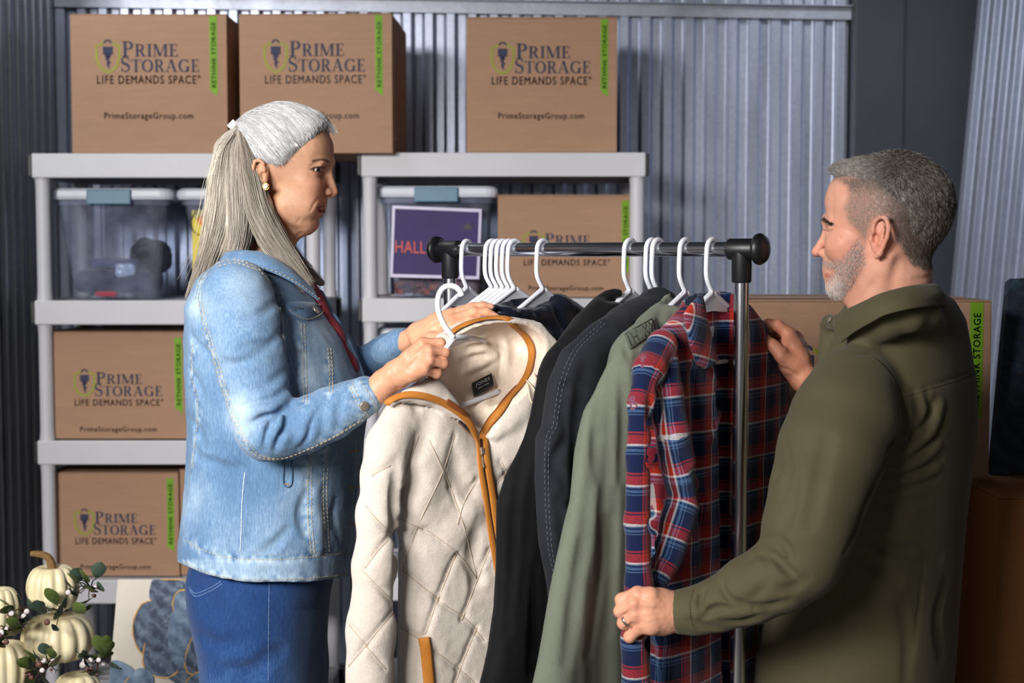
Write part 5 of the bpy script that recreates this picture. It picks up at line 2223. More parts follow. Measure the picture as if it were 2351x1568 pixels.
# sage shirt
SG = [(1544, 668), (1556, 690), (1570, 780), (1560, 900), (1480, 1000), (1446, 1100), (1436, 1300), (1424, 1620), (1236, 1620), (1268, 1425), (1296, 1275), (1326, 1150), (1336, 1040), (1356, 940), (1394, 838), (1412, 796), (1434, 760), (1500, 708)]
f, G, o = mk_garment('sage_shirt', 1574, SG, M_SAGE, 'sage green shirt hanging between charcoal jacket and plaid shirt', .030, [(1550, 640), (1625, 640), (1610, 712), (1556, 704)], seed=9, amp=.012, wl=.06, cat='shirt',
                     folds=[([(1405, 850), (1398, 950), (1396, 1100), (1380, 1300)], .014, .007), ([(1428, 830), (1432, 950), (1425, 1100)], .010, .006), ([(1370, 1000), (1352, 1150), (1330, 1300)], .012, .004),
                            ([(1395, 1200), (1375, 1350), (1350, 1500)], .012, .007), ([(1415, 1130), (1408, 1280), (1395, 1450)], .010, .006), ([(1340, 1250), (1318, 1380), (1300, 1520)], .012, .006), ([(1375, 900), (1368, 1000), (1372, 1100)], .010, .005), ([(1520, 700), (1516, 740), (1522, 770)], .008, .005), ([(1432, 790), (1440, 808), (1445, 830)], .006, .005)])
# shoulder tab with zigzag stitching, laid on the cloth
def tabp(s_, t_, lift):
    c0, c1, c3, c2 = (1434, 770), (1496, 734), (1446, 804), (1504, 762)
    px = (c0[0] * (1 - s_) + c1[0] * s_) * (1 - t_) + (c3[0] * (1 - s_) + c2[0] * s_) * t_
    py = (c0[1] * (1 - s_) + c1[1] * s_) * (1 - t_) + (c3[1] * (1 - s_) + c2[1] * s_) * t_
    p = f.hit([(px, py)])
    return Vector(p[0] + f.grad(p)[0] * lift)


V, Fc = [], []
for i in range(9):
    for j in range(5):
        V.append(tuple(tabp(i / 8, j / 4, .0035)))
for i in range(9):
    for j in range(5):
        V.append(tuple(tabp(i / 8, j / 4, -.002)))
for i in range(8):
    for j in range(4):
        a_ = i * 5 + j
        Fc.append((a_, a_ + 1, a_ + 6, a_ + 5))
rim = [i * 5 for i in range(9)] + [40 + j for j in range(1, 5)] + [i * 5 + 4 for i in range(7, -1, -1)] + [j for j in range(3, 0, -1)]
for k in range(len(rim)):
    p_, q_ = rim[k], rim[(k + 1) % len(rim)]
    Fc.append((p_, q_, q_ + 45, p_ + 45))
tb = mesh_obj('shoulder_tab', V, Fc, fabric('dark_sage', (84, 90, 78), .85), o, True)
tag(tb, 'dark tab with raised stitching')
m = MB()
for pts in ([(.06, .15), (.06, .85)], [(.2, .12), (.2, .85)], [(.2, .5), (.36, .5)], [(.36, .12), (.36, .85)], [(.48, .15), (.60, .85), (.72, .15), (.84, .85), (.94, .2)], [(.48, .85), (.60, .15), (.72, .85), (.84, .15), (.94, .8)], [(.03, .05), (.5, .05), (.97, .05)], [(.03, .95), (.5, .95), (.97, .95)]):
    m.tube([tabp(x_, y_, .0042) for x_, y_ in pts], .0012, 5)
m.build('tab_stitching', fabric('tab_thread', (60, 64, 54), .85), tb, True)


# plaid flannel shirt
def plaid_mat():
    t = NT('plaid_flannel')
    at = t.attr('puv')
    sp = t.n('ShaderNodeSeparateXYZ')
    t.l(at.outputs['Vector'], sp.inputs[0])
    T = .0590
    red, navy, lb, wh, dk = lin((176, 46, 30)), lin((18, 30, 66)), lin((78, 110, 150)), lin((226, 216, 214)), lin((22, 26, 48))
    stops = [(0.0, wh), (.05, red), (.28, dk), (.31, red), (.36, navy), (.78, lb), (.81, navy), (.85, lb), (.92, navy), (.965, lb)]
    cols = []
    for sock, ph in ((sp.outputs[0], .0), (sp.outputs[1], .0)):
        fr_ = t.math('FRACT', t.math('DIVIDE', t.math('ADD', sock, ph), T))
        cols.append(t.ramp(fr_, stops, 'CONSTANT'))
    # diagonal twill decides which thread is on top
    tw = t.math('FRACT', t.math('MULTIPLY', t.math('ADD', sp.outputs[0], sp.outputs[1]), 420))
    n = t.noise(t.coord(), 500, 2)
    fac = t.math('ADD', t.math('MULTIPLY', n, .5), .25)
    c = t.mix(fac, cols[0], cols[1])
    c = t.mix(.35, c, t.ramp(n, [(.3, (.5, .5, .5, 1)), (.7, (1.2, 1.2, 1.2, 1))]), 'MULTIPLY')
    t.set(c, .9)
    t.b.inputs['Specular IOR Level'].default_value = .12
    t.b.inputs['Sheen Weight'].default_value = .2
    t.bump(n, .35, .0015)
    return t.m


M_PLAID = plaid_mat()


def plaid_shirt():
    G = PlaneFrame(bar_at(1636))
    body = [(1584, 680), (1612, 664), (1690, 672), (1712, 700), (1752, 748), (1788, 800), (1806, 860), (1806, 1000), (1796, 1300), (1790, 1640), (1500, 1640), (1500, 1300), (1480, 1000), (1468, 880), (1476, 816), (1528, 754), (1570, 706)]
    lo, hi = gbox(G, 1425, 1815, 660, 1640, -.05, .09, .025)
    f = Sdf(lo, hi, .0042)
    cloth_op(f, G, body, 0, .030, fold=vfold(.006, .10, 5), rnd=.05)
    # open front: the dark inside shows between the panels
    cloth_op(f, G, [(1604, 640), (1716, 640), (1712, 800), (1716, 1000), (1716, 1640), (1672, 1640), (1660, 1000), (1650, 860), (1620, 720)], .035, .045, rnd=.008, mode='sub', kk=.004)
    # near sleeve: flat front strip and a folded lobe with a pointed elbow
    S = lambda *pts: ([G(a, b, l) for a, b, l, r in pts], [r / G.s for a, b, l, r in pts])
    p, r = S((1520, 790, .015, 34), (1490, 850, .02, 34), (1470, 930, .025, 26), (1466, 1050, .03, 25), (1464, 1200, .03, 27), (1466, 1340, .03, 28), (1458, 1470, .025, 28), (1462, 1640, .02, 34))
    CH1 = (p, r)
    f.chain(p, r, .006, .012)
    p, r = S((1525, 820, .020, 30), (1534, 900, .030, 32), (1545, 1000, .040, 36), (1566, 1090, .045, 38), (1574, 1140, .045, 34), (1556, 1200, .042, 36), (1530, 1280, .036, 34), (1502, 1340, .03, 26))
    CH2 = (p, r)
    f.chain(p, r, .005, .008)
    # far sleeve
    p, r = S((1770, 800, -.01, 26), (1782, 900, .0, 24), (1786, 1050, .0, 24), (1780, 1300, .0, 26))
    CH3 = (p, r)
    f.chain(p, r, .008, .01)
    # collar leaf and stand
    cloth_op(f, G, [(1570, 722), (1586, 694), (1610, 672), (1618, 700), (1634, 780), (1650, 832), (1606, 862), (1586, 800)], .040, .010, rnd=.02, kk=.003)
    cloth_op(f, G, [(1612, 668), (1650, 664), (1684, 672), (1704, 700), (1712, 760), (1690, 740), (1650, 712), (1616, 700)], -.030, .008, rnd=.02, kk=.004)
    # placket edge and creases
    f.ridge([(1636, 850), (1648, 900), (1652, 940), (1640, 990), (1630, 1020)], .006, .005, .004)
    gr = f.groove
    gr([(1496, 870), (1496, 1000), (1496, 1150), (1498, 1300)], .009, .011, .006, 20)
    gr([(1522, 860), (1512, 900), (1520, 960)], .008, .005, .006)
    gr([(1545, 960), (1530, 1000), (1520, 1040)], .008, .006, .006)
    gr([(1600, 1090), (1575, 1060), (1550, 1050)], .008, .006, .006)
    gr([(1592, 860), (1598, 1000), (1610, 1150), (1618, 1300)], .012, .008, .010, 20)
    gr([(1475, 1380), (1490, 1470), (1500, 1560)], .010, .008, .008)
    f.disp(lambda x, y, z: .0010 * vnoise(x * 60, y * 60, z * 40))

    def attrs(V):
        D = V - G.C
        a, b, z = D @ G.fwd, D @ G.side, V[:, 2]
        pix = to_px(V)
        u, v = a + b * .6, z.copy()
        inner = (b < .004) & (pix[:, 0] > 1600) & (pix[:, 0] < 1722)
        u = np.where(inner, u + .030, u)  # pattern moved onto navy: shade inside the open shirt put into the colour
        best = np.full(len(V), .003)
        for chain, u0 in ((CH1, .011), (CH2, .030), (CH3, .02)):
            pts, rs = chain
            pts = np.array(pts)
            sl = np.r_[0, np.cumsum(np.linalg.norm(np.diff(pts, axis=0), axis=1))]
            for i in range(len(pts) - 1):
                ab = pts[i + 1] - pts[i]
                L = np.linalg.norm(ab)
                t = np.clip(((V - pts[i]) @ ab) / L ** 2, 0, 1)
                q = V - pts[i] - t[:, None] * ab
                dd = np.linalg.norm(q, axis=1) - (rs[i] + (rs[i + 1] - rs[i]) * t)
                sel = dd < best
                dirn = ab / L
                n1 = np.cross(dirn, G.side)
                n1 /= np.linalg.norm(n1)
                best = np.where(sel, dd, best)
                u = np.where(sel, u0 + .030 * np.arctan2(q @ n1, np.abs(q @ G.side) + .008), u)
                v = np.where(sel, 2 - (sl[i] + t * L), v)
        col = (b > .034) * (pix[:, 1] < 866) * (pix[:, 0] > 1568)
        an = radians(-14)
        u = np.where(col, a * cos(an) - z * sin(an), u)
        v = np.where(col, z * cos(an) + a * sin(an), v)
        u = u + .002 * vnoise(a * 12, b * 12, z * 9)
        v = v + .002 * vnoise(a * 10 + 9, b * 12, z * 7)
        return {'puv': ('FLOAT_VECTOR', np.stack([u + 1, v + .012, 0 * u], 1))}
    o, V, Q = finish(f, 'plaid_shirt', M_PLAID, 'red and navy plaid flannel shirt hanging at the rack end', 'shirt', None, attrs, 'garments hanging on the rack')
    return f, G, o


f_pl, G_pl, o_pl = plaid_shirt()
lab = mesh_obj('size_label', [tuple(G_pl(a, b, .004)) for a, b in ((1622, 752), (1640, 748), (1638, 772), (1632, 776))], [(0, 1, 2, 3)], M_WHITECLOTH, o_pl)
# ================================================================= the cream hooded jacket in the woman's hands
def fleece_mat():
    t = NT('cream_fleece')
    v = t.coord()
    n1 = t.noise(v, 620, 4, .75, 0.0)
    n2 = t.noise(v, 90, 3, .6)
    n3 = t.noise(v, 10, 3)
    c = t.mix(.5, t.ramp(n1, [(.32, lin((184, 172, 159))), (.6, lin((228, 217, 206)))]), t.ramp(n3, [(.3, lin((214, 202, 190))), (.7, lin((230, 221, 212)))]))
    t.set(c, .95)
    t.b.inputs['Specular IOR Level'].default_value = .08
    t.b.inputs['Sheen Weight'].default_value = .35
    t.bump(t.math('ADD', n1, t.math('MULTIPLY', n2, .8)), .75, .0022)
    return t.m


M_FLEECE = fleece_mat()
M_LINING = fabric('cream_satin', (228, 210, 192), .45, .05, 10, 300, .05, .1)
M_BROWN = fabric('tan_binding', (176, 112, 44), .6, .08, 12, 500, .2, .05)
M_BROWN2 = fabric('brown_binding', (128, 70, 34), .6, .1, 12, 500, .2, .05)
GC = PlaneFrame(P(1060, 950, 2.35), (.5, -.866, 0))
CREAM = empty('hooded_jacket', tuple(GC.C * np.array([1, 1, 0]) + np.array([0, 0, .55])), world=True)
tag(CREAM, 'cream quilted fleece jacket with brown trim held up by the woman', 'jacket')


def cream():
    lo, hi = gbox(GC, 790, 1275, 715, 1640, -.12, .075, .02)
    f = Sdf(lo, hi, .0036)
    body = [(876, 975), (900, 945), (950, 920), (1010, 930), (1100, 1010), (1190, 930), (1228, 960), (1240, 1010), (1236, 1100), (1250, 1300), (1262, 1640), (912, 1640), (916, 1300), (908, 1150), (880, 1060)]
    cloth_op(f, GC, body, 0, .040, fold=vfold(.006, .11, 12), rnd=.05)
    # near sleeve
    S = lambda *pts: ([GC(a, b, l) for a, b, l, r in pts], [r / 1440 for a, b, l, r in pts])
    p, r = S((915, 965, .01, 44), (892, 1020, .02, 46), (880, 1090, .028, 46), (868, 1180, .032, 45), (860, 1300, .034, 47), (852, 1450, .034, 52), (846, 1640, .034, 56))
    f.chain(p, r, .008, .02)
    # hood behind the neck: a fleecy bowl
    hood = [(996, 850), (1016, 800), (1030, 768), (1078, 740), (1150, 724), (1208, 732), (1250, 778), (1268, 830), (1256, 890), (1234, 960), (1180, 1000), (1100, 1010), (1040, 960), (990, 900)]
    cloth_op(f, GC, hood, -.042, .056, rnd=.006, kk=.01)
    f.ell(GC(1130, 850, -.08), (150 / 1390 / .87 * .8, .035, 110 / 1390), .02, GC.R)
    # scoop out the inside
    sub = []
    for px, py, lat, ru, rb, rv in ((1125, 838, .010, 112, .062, 92), (1075, 885, .020, 62, .050, 70), (1105, 930, .030, 46, .050, 70), (1160, 800, .0, 84, .05, 60)):
        sub.append((GC(px, py, lat), np.array([ru / 1390 / .87, rb, rv / 1390])))
    for c, r_ in sub:
        f.ell(c, tuple(r_), .006, GC.R, 'sub')
    # turned-out left collar
    cloth_op(f, GC, [(884, 926), (925, 896), (975, 866), (1006, 862), (1036, 900), (1072, 950), (1098, 1000), (1060, 968), (1000, 940), (940, 926)], .030, .014, rnd=.025, kk=.006)
    # right collar edge inside the trim
    cloth_op(f, GC, [(1110, 1004), (1160, 940), (1205, 884), (1226, 850), (1240, 880), (1228, 960), (1180, 1000), (1130, 1020)], .020, .016, rnd=.025, kk=.006)
    for L in ([(1075, 800), (1110, 790), (1150, 800)], [(1140, 770), (1150, 820), (1145, 870)], [(1165, 770), (1185, 800), (1180, 850)], [(1060, 830), (1100, 815), (1130, 830)], [(1070, 870), (1110, 850), (1140, 830)], [(1150, 850), (1140, 900), (1120, 950)], [(1195, 790), (1200, 830), (1180, 870)], [(1085, 960), (1095, 930), (1110, 920)]):
        f.groove(L, .005, .004, .004, 12)
    for L in ([(1080, 812), (1115, 802), (1140, 812)], [(1155, 760), (1165, 810), (1160, 860)], [(1065, 855), (1110, 836), (1140, 820)], [(1120, 770), (1100, 780), (1080, 785)]):
        f.ridge(L, .005, .004, .004, 12)
    # quilting
    Gq = lambda pix, dp=.0042: f.groove(pix, .0048, dp, .004, 18, False)
    global QUILT
    QUILT = ([(1044, 1000), (1012, 1094), (961, 1203), (925, 1308)], [(1034, 1120), (1063, 1203), (1095, 1326)], [(976, 1214), (1048, 1268), (1095, 1330)], [(1095, 1101), (1066, 1152), (1050, 1205)],
              [(1048, 1268), (1005, 1377), (976, 1456)], [(1008, 1380), (1073, 1424), (1110, 1470)], [(1124, 1261), (1095, 1333), (1060, 1424)], [(1095, 1440), (1062, 1520), (1045, 1568)], [(918, 1440), (965, 1468)],
              [(1000, 1496), (1062, 1543), (1090, 1568)], [(920, 1190), (970, 1215)], [(925, 1310), (1005, 1375)], [(960, 1000), (935, 1080), (922, 1150)], [(985, 1010), (1035, 1120)], [(1150, 1060), (1195, 1140)], [(1130, 1120), (1190, 1060)],
              [(903, 1225), (870, 1262), (838, 1304)], [(896, 1069), (870, 1082), (852, 1094)], [(900, 1409), (866, 1450), (838, 1485), (800, 1530)], [(802, 1435), (852, 1496), (885, 1536)], [(834, 1311), (866, 1345), (900, 1380)], [(838, 1160), (872, 1200), (900, 1225)])
    for L in QUILT:
        Gq(L)
    # dents and puffs
    gr = f.groove
    gr([(910, 1060), (908, 1150), (912, 1260), (908, 1400)], .010, .010, .008, 20)
    gr([(985, 960), (975, 1000), (960, 1040)], .014, .006, .012)
    gr([(1040, 1040), (1050, 1090), (1070, 1130)], .014, .007, .012)
    gr([(1090, 1190), (1090, 1280), (1098, 1360)], .012, .006, .010)
    f.ridge([(1000, 1040), (985, 1130), (960, 1190)], .02, .006, .02)
    f.ridge([(1070, 1160), (1052, 1210), (1040, 1240)], .02, .006, .02)
    f.disp(lambda x, y, z: .0006 * vnoise(x * 110, y * 110, z * 110) + .0012 * vnoise(x * 24, y * 24, z * 24))
    V, Q = f.mesh(1)
    c = V[Q].mean(1)
    m = np.zeros(len(c), bool)
    for cc, r_ in sub:
        D = (c - cc) @ GC.R
        k0 = np.sqrt((D ** 2 / r_ ** 2).sum(1))
        m |= k0 < 1.0 + .006 / r_.min()
    D = c - GC.C
    lat = D @ GC.side
    m &= (lat < .030) & (to_px(c)[:, 1] > 742)
    (v1, q1, _), (v2, q2, _) = split_faces(V, Q, m)
    tag(mesh_obj('fleece_shell', v2, q2, M_FLEECE, CREAM, True), 'cream fleece with diamond quilting')
    lining = mesh_obj('lining', v1, q1, M_LINING, CREAM, True)
    tag(lining, 'smooth ivory satin lining')
    return f, lining


f_cr, LINING = cream()
M_QTHREAD = simple_mat('quilting_thread', (186, 168, 150), .9)


def band(f, pix, w, mat, name, parent, lift=.003, n=70, thick=.35):
    L = f.line(pix, n)
    # drop outliers where the ray falls off the cloth
    dd = to_px(L)[:, 2]
    med = np.array([np.median(dd[max(0, i - 5):i + 6]) for i in range(len(dd))])
    L = L[np.abs(dd - med) < .03]
    g = f.grad(L)
    # smooth the run
    for _ in range(6):
        L[1:-1] = .5 * L[1:-1] + .25 * (L[:-2] + L[2:])
        g[1:-1] = .5 * g[1:-1] + .25 * (g[:-2] + g[2:])
    g /= np.linalg.norm(g, axis=1, keepdims=True)
    pts = [Vector(p + q * lift) for p, q in zip(L, g)]
    m = MB().tube(pts, w, 10, True, thick, [tuple(q) for q in g])
    return m.build(name, mat, parent, True), L, g


T1 = [(888, 926), (915, 911), (950, 906), (990, 913), (1030, 931), (1064, 956), (1086, 984), (1096, 1012), (1101, 1060), (1112, 1130), (1124, 1210), (1138, 1290), (1152, 1365), (1170, 1450), (1182, 1530)]
T2 = [(1034, 774), (1060, 755), (1100, 741), (1150, 735), (1188, 747), (1214, 775), (1225, 808), (1221, 845), (1204, 882), (1168, 925), (1130, 970), (1111, 1008), (1114, 1060), (1126, 1130), (1138, 1210), (1152, 1290), (1166, 1365), (1182, 1450), (1194, 1530)]
band(f_cr, T1, .0058, M_BROWN, 'trim', CREAM, .002, 90)
band(f_cr, T2, .0066, M_BROWN, 'trim', CREAM, .006, 110)
band(f_cr, [(1188, 888), (1160, 918), (1128, 958), (1106, 994)], .0030, M_BROWN2, 'zip_tape', CREAM, .003, 30)
band(f_cr, [(1024, 920), (1034, 928), (1052, 940), (1074, 958)], .0050, M_BROWN2, 'zip_tape', CREAM, .003, 20)
zt, ZL, Zg = band(f_cr, [(1100, 1004), (1106, 1060), (1119, 1130), (1131, 1210), (1145, 1290), (1159, 1365), (1176, 1450), (1188, 1530)], .0022, simple_mat('zip_teeth', (54, 40, 30), .4, .6), 'zip', CREAM, .004, 90, .7)
p, g = ZL[6], Zg[6]
m = MB()
q = Vector(g).to_track_quat('Z', 'Y')
for lo_, hi_ in (((-.0035, -.006, .002), (.0035, .006, .007)), ((-.0018, -.028, .003), (.0018, -.004, .005))):
    t = MB().box(lo_, hi_, .0008)
    down = (Vector(ZL[9]) - Vector(ZL[4])).normalized()
    ax = Vector(g).cross(down).normalized()
    m.add([Vector(p) + ax * v[0] - down * v[1] + Vector(g) * v[2] for v in t.v], t.f)
m.build('zip_slider', M_BRASS, CREAM)
# brown pocket strip
band(f_cr, [(974, 1464), (979, 1510), (984, 1568), (988, 1625)], .0095, M_BROWN, 'pocket_binding', CREAM, .004, 40, .28)
# quilting stitches lying in the grooves
m = MB()
for L in QUILT:
    p_ = f_cr.line(L, 26)
    if len(p_) < 4:
        continue
    dd = to_px(p_)[:, 2]
    p_ = p_[np.abs(dd - np.median(dd)) < .05]
    g_ = f_cr.grad(p_)
    for _ in range(2):
        p_[1:-1] = .5 * p_[1:-1] + .25 * (p_[:-2] + p_[2:])
    m.tube([Vector(a + b * .0004) for a, b in zip(p_, g_)], .0010, 5)
tag(m.build('quilting_stitches', M_QTHREAD, CREAM, True), kind='stuff')
# draw cord
cp = f_cr.line([(1212, 876), (1222, 890), (1228, 908)], 8)
gg = f_cr.grad(cp)
m = MB()
m.tube([Vector(a + b * .005) for a, b in zip(cp, gg)], .0012, 6)
cp = f_cr.line([(1214, 882), (1213, 905), (1217, 925), (1226, 930)], 12)
gg = f_cr.grad(cp)
m.tube([Vector(a + b * .006) for a, b in zip(cp, gg)], .0012, 6)
m.build('draw_cord', simple_mat('cord', (226, 206, 176), .8), CREAM, True)
# woven label with its maker's name, laid into the neck
corn = [(1082, 888), (1127, 865), (1132, 893), (1087, 914)]
LB = f_cr.hit(corn)
if len(LB) == 4:
    LB[2] = LB[1] + LB[3] - LB[0]
    n = np.cross(LB[1] - LB[0], LB[3] - LB[0])
    n /= np.linalg.norm(n)
    if n[1] > 0:
        n = -n
    off = n * .009
    q4 = [tuple(p + off) for p in LB] + [tuple(p + off * .3) for p in LB]
    lb = mesh_obj('woven_label', q4, [(3, 2, 1, 0), (0, 1, 5, 4), (1, 2, 6, 5), (2, 3, 7, 6), (3, 0, 4, 7)], fabric('black_satin', (14, 14, 18), .5), CREAM)
    bil = lambda s_, t_: tuple(((LB[0] * (1 - s_) + LB[1] * s_) * (1 - t_) + (LB[3] * (1 - s_) + LB[2] * s_) * t_) + n * .0099)
    put_text('label_lettering', sans_word('JONES', .0, 1.15), M_WHITECLOTH, lb, .14, .86, .56, .22, fr=lambda x, y: bil(x, y))
    put_text('label_lettering', sans_word('NEW YORK', .0, 1.2), M_WHITECLOTH, lb, .22, .78, .78, .66, fr=lambda x, y: bil(x, y))

# its hanger, tilted in her fist
HO = empty('clothes_hanger', tuple(GC(1046, 782, .055)), world=True)
tag(HO, 'white plastic hanger in the cream jacket, hook raised beside her fist', 'hanger', HG)
ctop = float(to_px(f_wr.hit([(1010, 800)]))[0, 2]) - .004
hp = [(1061, 680), (1056, 668), (1046, 659), (1032, 656), (1018, 661), (1008, 676), (1005, 698), (1009, 722), (1020, 746), (1032, 764), (1042, 776)]
m = MB().tube([P(a, b, ctop) for a, b in smooth_path(hp, 40)], .0045, 10)
m.build('hook', M_HANGER, HO, True)
m = MB()
lin_d = f_cr.hit([(1112, 782)])
far = Vector(lin_d[0]) if len(lin_d) else P(1112, 782, 2.36)
J = P(1042, 774, ctop)
m.tube([J, J.lerp(far, .5) + Vector((0, 0, .002)), far, far + (far - J).normalized() * .05 - Vector((0, 0, .02))], .0042, 8)
m.tube([J, P(1030, 792, ctop + .01), P(1006, 822, ctop + .03), P(960, 880, ctop + .05)], .0042, 8)
cb = f_cr.hit([(1058, 932), (1140, 901)])
if len(cb) == 2:
    a_, b_ = Vector(cb[0]), Vector(cb[1])
    tow = (Vector((0, 0, CAMZ)) - a_).normalized() * .012
    m.tube([a_ + tow - (b_ - a_) * .15, a_ + tow, b_ + tow * .6, b_ + tow * .3 + (b_ - a_) * .08], .0042, 8)
m.build('shoulder_frame', M_HANGER, HO, True)
m = MB()
A, B_, C_ = J, J.lerp(far, .86), P(1030, 800, ctop + .012)
nrm = (B_ - A).cross(C_ - A).normalized() * .0016
mid = B_.lerp(C_, .5) - Vector((0, 0, -.004))
m.add([A + nrm, B_ + nrm, mid + nrm, C_ + nrm, A - nrm, B_ - nrm, mid - nrm, C_ - nrm], [(0, 1, 2, 3), (7, 6, 5, 4), (0, 4, 5, 1), (1, 5, 6, 2), (2, 6, 7, 3), (3, 7, 4, 0)])
m.build('web', M_HANGER, HO)
# ================================================================= the man
MAN = empty('person', (0.62, 2.42, 0), world=True)
tag(MAN, 'grey-haired bearded man in an olive shirt looking through hanging shirts', 'person')
HM = HeadFrame(2020, 500, 2.30, -1, radians(-33))
um = 1.0 / HM.s


def man_head():
    c = HM.C
    f = Sdf(c + np.array([-.17, -.17, -.21]), c + np.array([.19, .19, .14]), 0.0019)
    R = HM.R
    E = lambda px, py, lat, ru, rw, rv, k, mode='add': f.ell(HM(px, py, lat), (ru * um, rw, rv * um), k, R, mode)
    S = lambda px, py, lat, sg: (HM(px, py, lat) if sg > 0 else HM.far(HM(px, py, lat)))
    both = lambda fn: [fn(1), fn(-1)]
    E(2052, 476, 0, 134, .074, 122, 0)
    E(1972, 462, 0, 76, .060, 78, .02)
    E(1958, 555, 0, 62, .056, 84, .02)
    E(1985, 605, 0, 72, .056, 62, .02)
    both(lambda g: f.cap(S(2000, 606, .046, g), S(1934, 664, .018, g), 24 * um, 24 * um, .02))
    E(1922, 662, 0, 26, .024, 24, .014)
    E(1922, 616, 0, 33, .030, 42, .014)
    # neck
    f.chain([HM(2056, 560), HM(2054, 640), HM(2058, 668)], [78 * um, 80 * um, 74 * um], .02, .01)
    f.cap(HM(1990, 640), HM(1998, 715), 44 * um, 46 * um, .03)
    both(lambda g: f.cap(S(2040, 590, .055, g), S(1985, 730, .03, g), 20 * um, 22 * um, .02))
    # brow, nose, cheek
    both(lambda g: f.cap(HM(1901, 504), S(1914, 506, .040, g), 12 * um, 11 * um, .010))
    f.chain([HM(1904, 518), HM(1896, 538), HM(1886, 558), HM(1877, 574)], [11 * um, 9 * um, 9.5 * um, 11 * um], .009, .002)
    f.ell(HM(1876, 579), (12.5 * um, .0105, 11 * um), .005, R)
    both(lambda g: f.ell(S(1890, 581, .0135, g), (12 * um, .0065, 10 * um), .005, R))
    both(lambda g: f.ell(S(1884, 590, .008, g), (6 * um, .003, 3 * um), .0012, R, 'sub'))
    both(lambda g: f.ell(S(1934, 562, .040, g), (34 * um, .020, 28 * um), .016, R))
    # eyes, nearly closed
    both(lambda g: f.ell(S(1906, 534, .026, g), (14 * um, .014, 12 * um), .010, R, 'sub'))
    both(lambda g: f.ell(S(1919, 529, .032, g), 18 * um, .005))
    f.groove([(1890, 527), (1900, 530), (1912, 527)], .0014, .0014, .001)
    f.groove([(1905, 518), (1914, 520), (1924, 528)], .002, .0010, .002)
    f.groove([(1912, 528), (1924, 524), (1936, 524)], .002, .0008, .002)
    f.groove([(1912, 532), (1926, 536), (1938, 546)], .002, .0008, .002)
    f.groove([(1896, 590), (1912, 606), (1918, 632)], .004, .0020, .004)
    # mouth, smiling
    f.chain([HM(1898, 610), HM(1905, 612, .012), HM(1918, 612, .024)], [7 * um, 6 * um, 3 * um], .004, .002)
    f.chain([HM(1898, 634), HM(1905, 632, .012), HM(1918, 618, .024)], [8.5 * um, 7 * um, 3 * um], .004, .002)
    f.chain([HM(1890, 621), HM(1900, 620, .010), HM(1920, 613, .028)], [1.2 * um, 1.2 * um, 1 * um], .0015, .001, 'sub')
    # sterno line, nape creases
    f.groove([(2012, 640), (1992, 668), (1972, 694)], .006, .0022, .006)
    f.groove([(2060, 600), (2050, 640), (2046, 668)], .008, .002, .008)
    f.groove([(2098, 640), (2120, 640), (2136, 636)], .004, .0012, .004)
    ear(f, HM, 2014, 545, .078, 1.42)
    f.disp(lambda x, y, z: 0.0005 * vnoise(x * 90, y * 90, z * 90))
    V, Q = f.mesh(1)
    col = np.tile(cvar((222, 166, 142)), (len(V), 1))
    g = lambda px, py, lat, r, w=1.0: w * np.maximum(gauss(V, HM(px, py, lat), r), gauss(V, HM.far(HM(px, py, lat)), r))
    col = blend(col, g(1930, 575, .05, .03, .35), (206, 118, 96))
    col = blend(col, g(1872, 580, 0, .014, .5), (206, 112, 96))
    col = blend(col, g(2022, 560, .085, .03, .4), (214, 120, 98))
    # mirrored pixel coordinates for painting hair-covered skin on both sides
    lat = (V - HM.C) @ HM.side
    Vm = V - np.minimum(0, lat)[:, None] * 2 * HM.side
    pix = to_px(Vm)
    nz = .5 + .5 * vnoise(V[:, 0] * 300, V[:, 1] * 300, V[:, 2] * 300)
    sc = 1 - sstep(-8, 10, sd_poly2(pix[:, 0], pix[:, 1], SCALP))
    fadein = sstep(430, 400, pix[:, 1]) * .5 + sstep(2000, 2090, pix[:, 0]) * .45 + .28
    col = blend(col, np.clip(sc * (.48 + .35 * sstep(1990, 2080, pix[:, 0]) + .3 * sstep(440, 410, pix[:, 1])), 0, .85), (132, 110, 100))
    bd = 1 - sstep(-6, 8, sd_poly2(pix[:, 0], pix[:, 1], BEARD))
    col = blend(col, np.clip(bd * (.18 + .25 * nz), 0, 1), (120, 102, 96))
    for pxl, r0, r1, w, rgb in (([(1885, 503), (1893, 504), (1908, 515)], 2.2, 5.0, .85, (58, 44, 38)), ([(1890, 527), (1900, 530), (1912, 527)], .6, 2.0, .8, (70, 44, 36)),
                                ([(1896, 632), (1902, 633)], 4, 7, .7, (190, 98, 90))):
        L = f.line(pxl, 10)
        if len(L) > 1:
            col = blend(col, w * (1 - sstep(r0 * um, r1 * um, poly_dist(V, L))), rgb)
    return f, (V, Q, col)


SCALP = [(1888, 385), (1896, 412), (1925, 414), (1944, 428), (1946, 452), (1936, 478), (1948, 512), (1972, 536), (1986, 562), (1994, 530), (2006, 504), (2030, 492), (2048, 512), (2056, 548), (2074, 580), (2092, 606), (2128, 620), (2150, 610), (2230, 520), (2210, 380), (2080, 310), (1930, 340)]
BEARD = [(1972, 540), (1988, 566), (1990, 604), (1968, 646), (1934, 692), (1905, 694), (1884, 672), (1888, 648), (1902, 634), (1908, 622), (1886, 614), (1874, 600), (1900, 594), (1930, 592), (1952, 566)]
f_mh, mh = man_head()


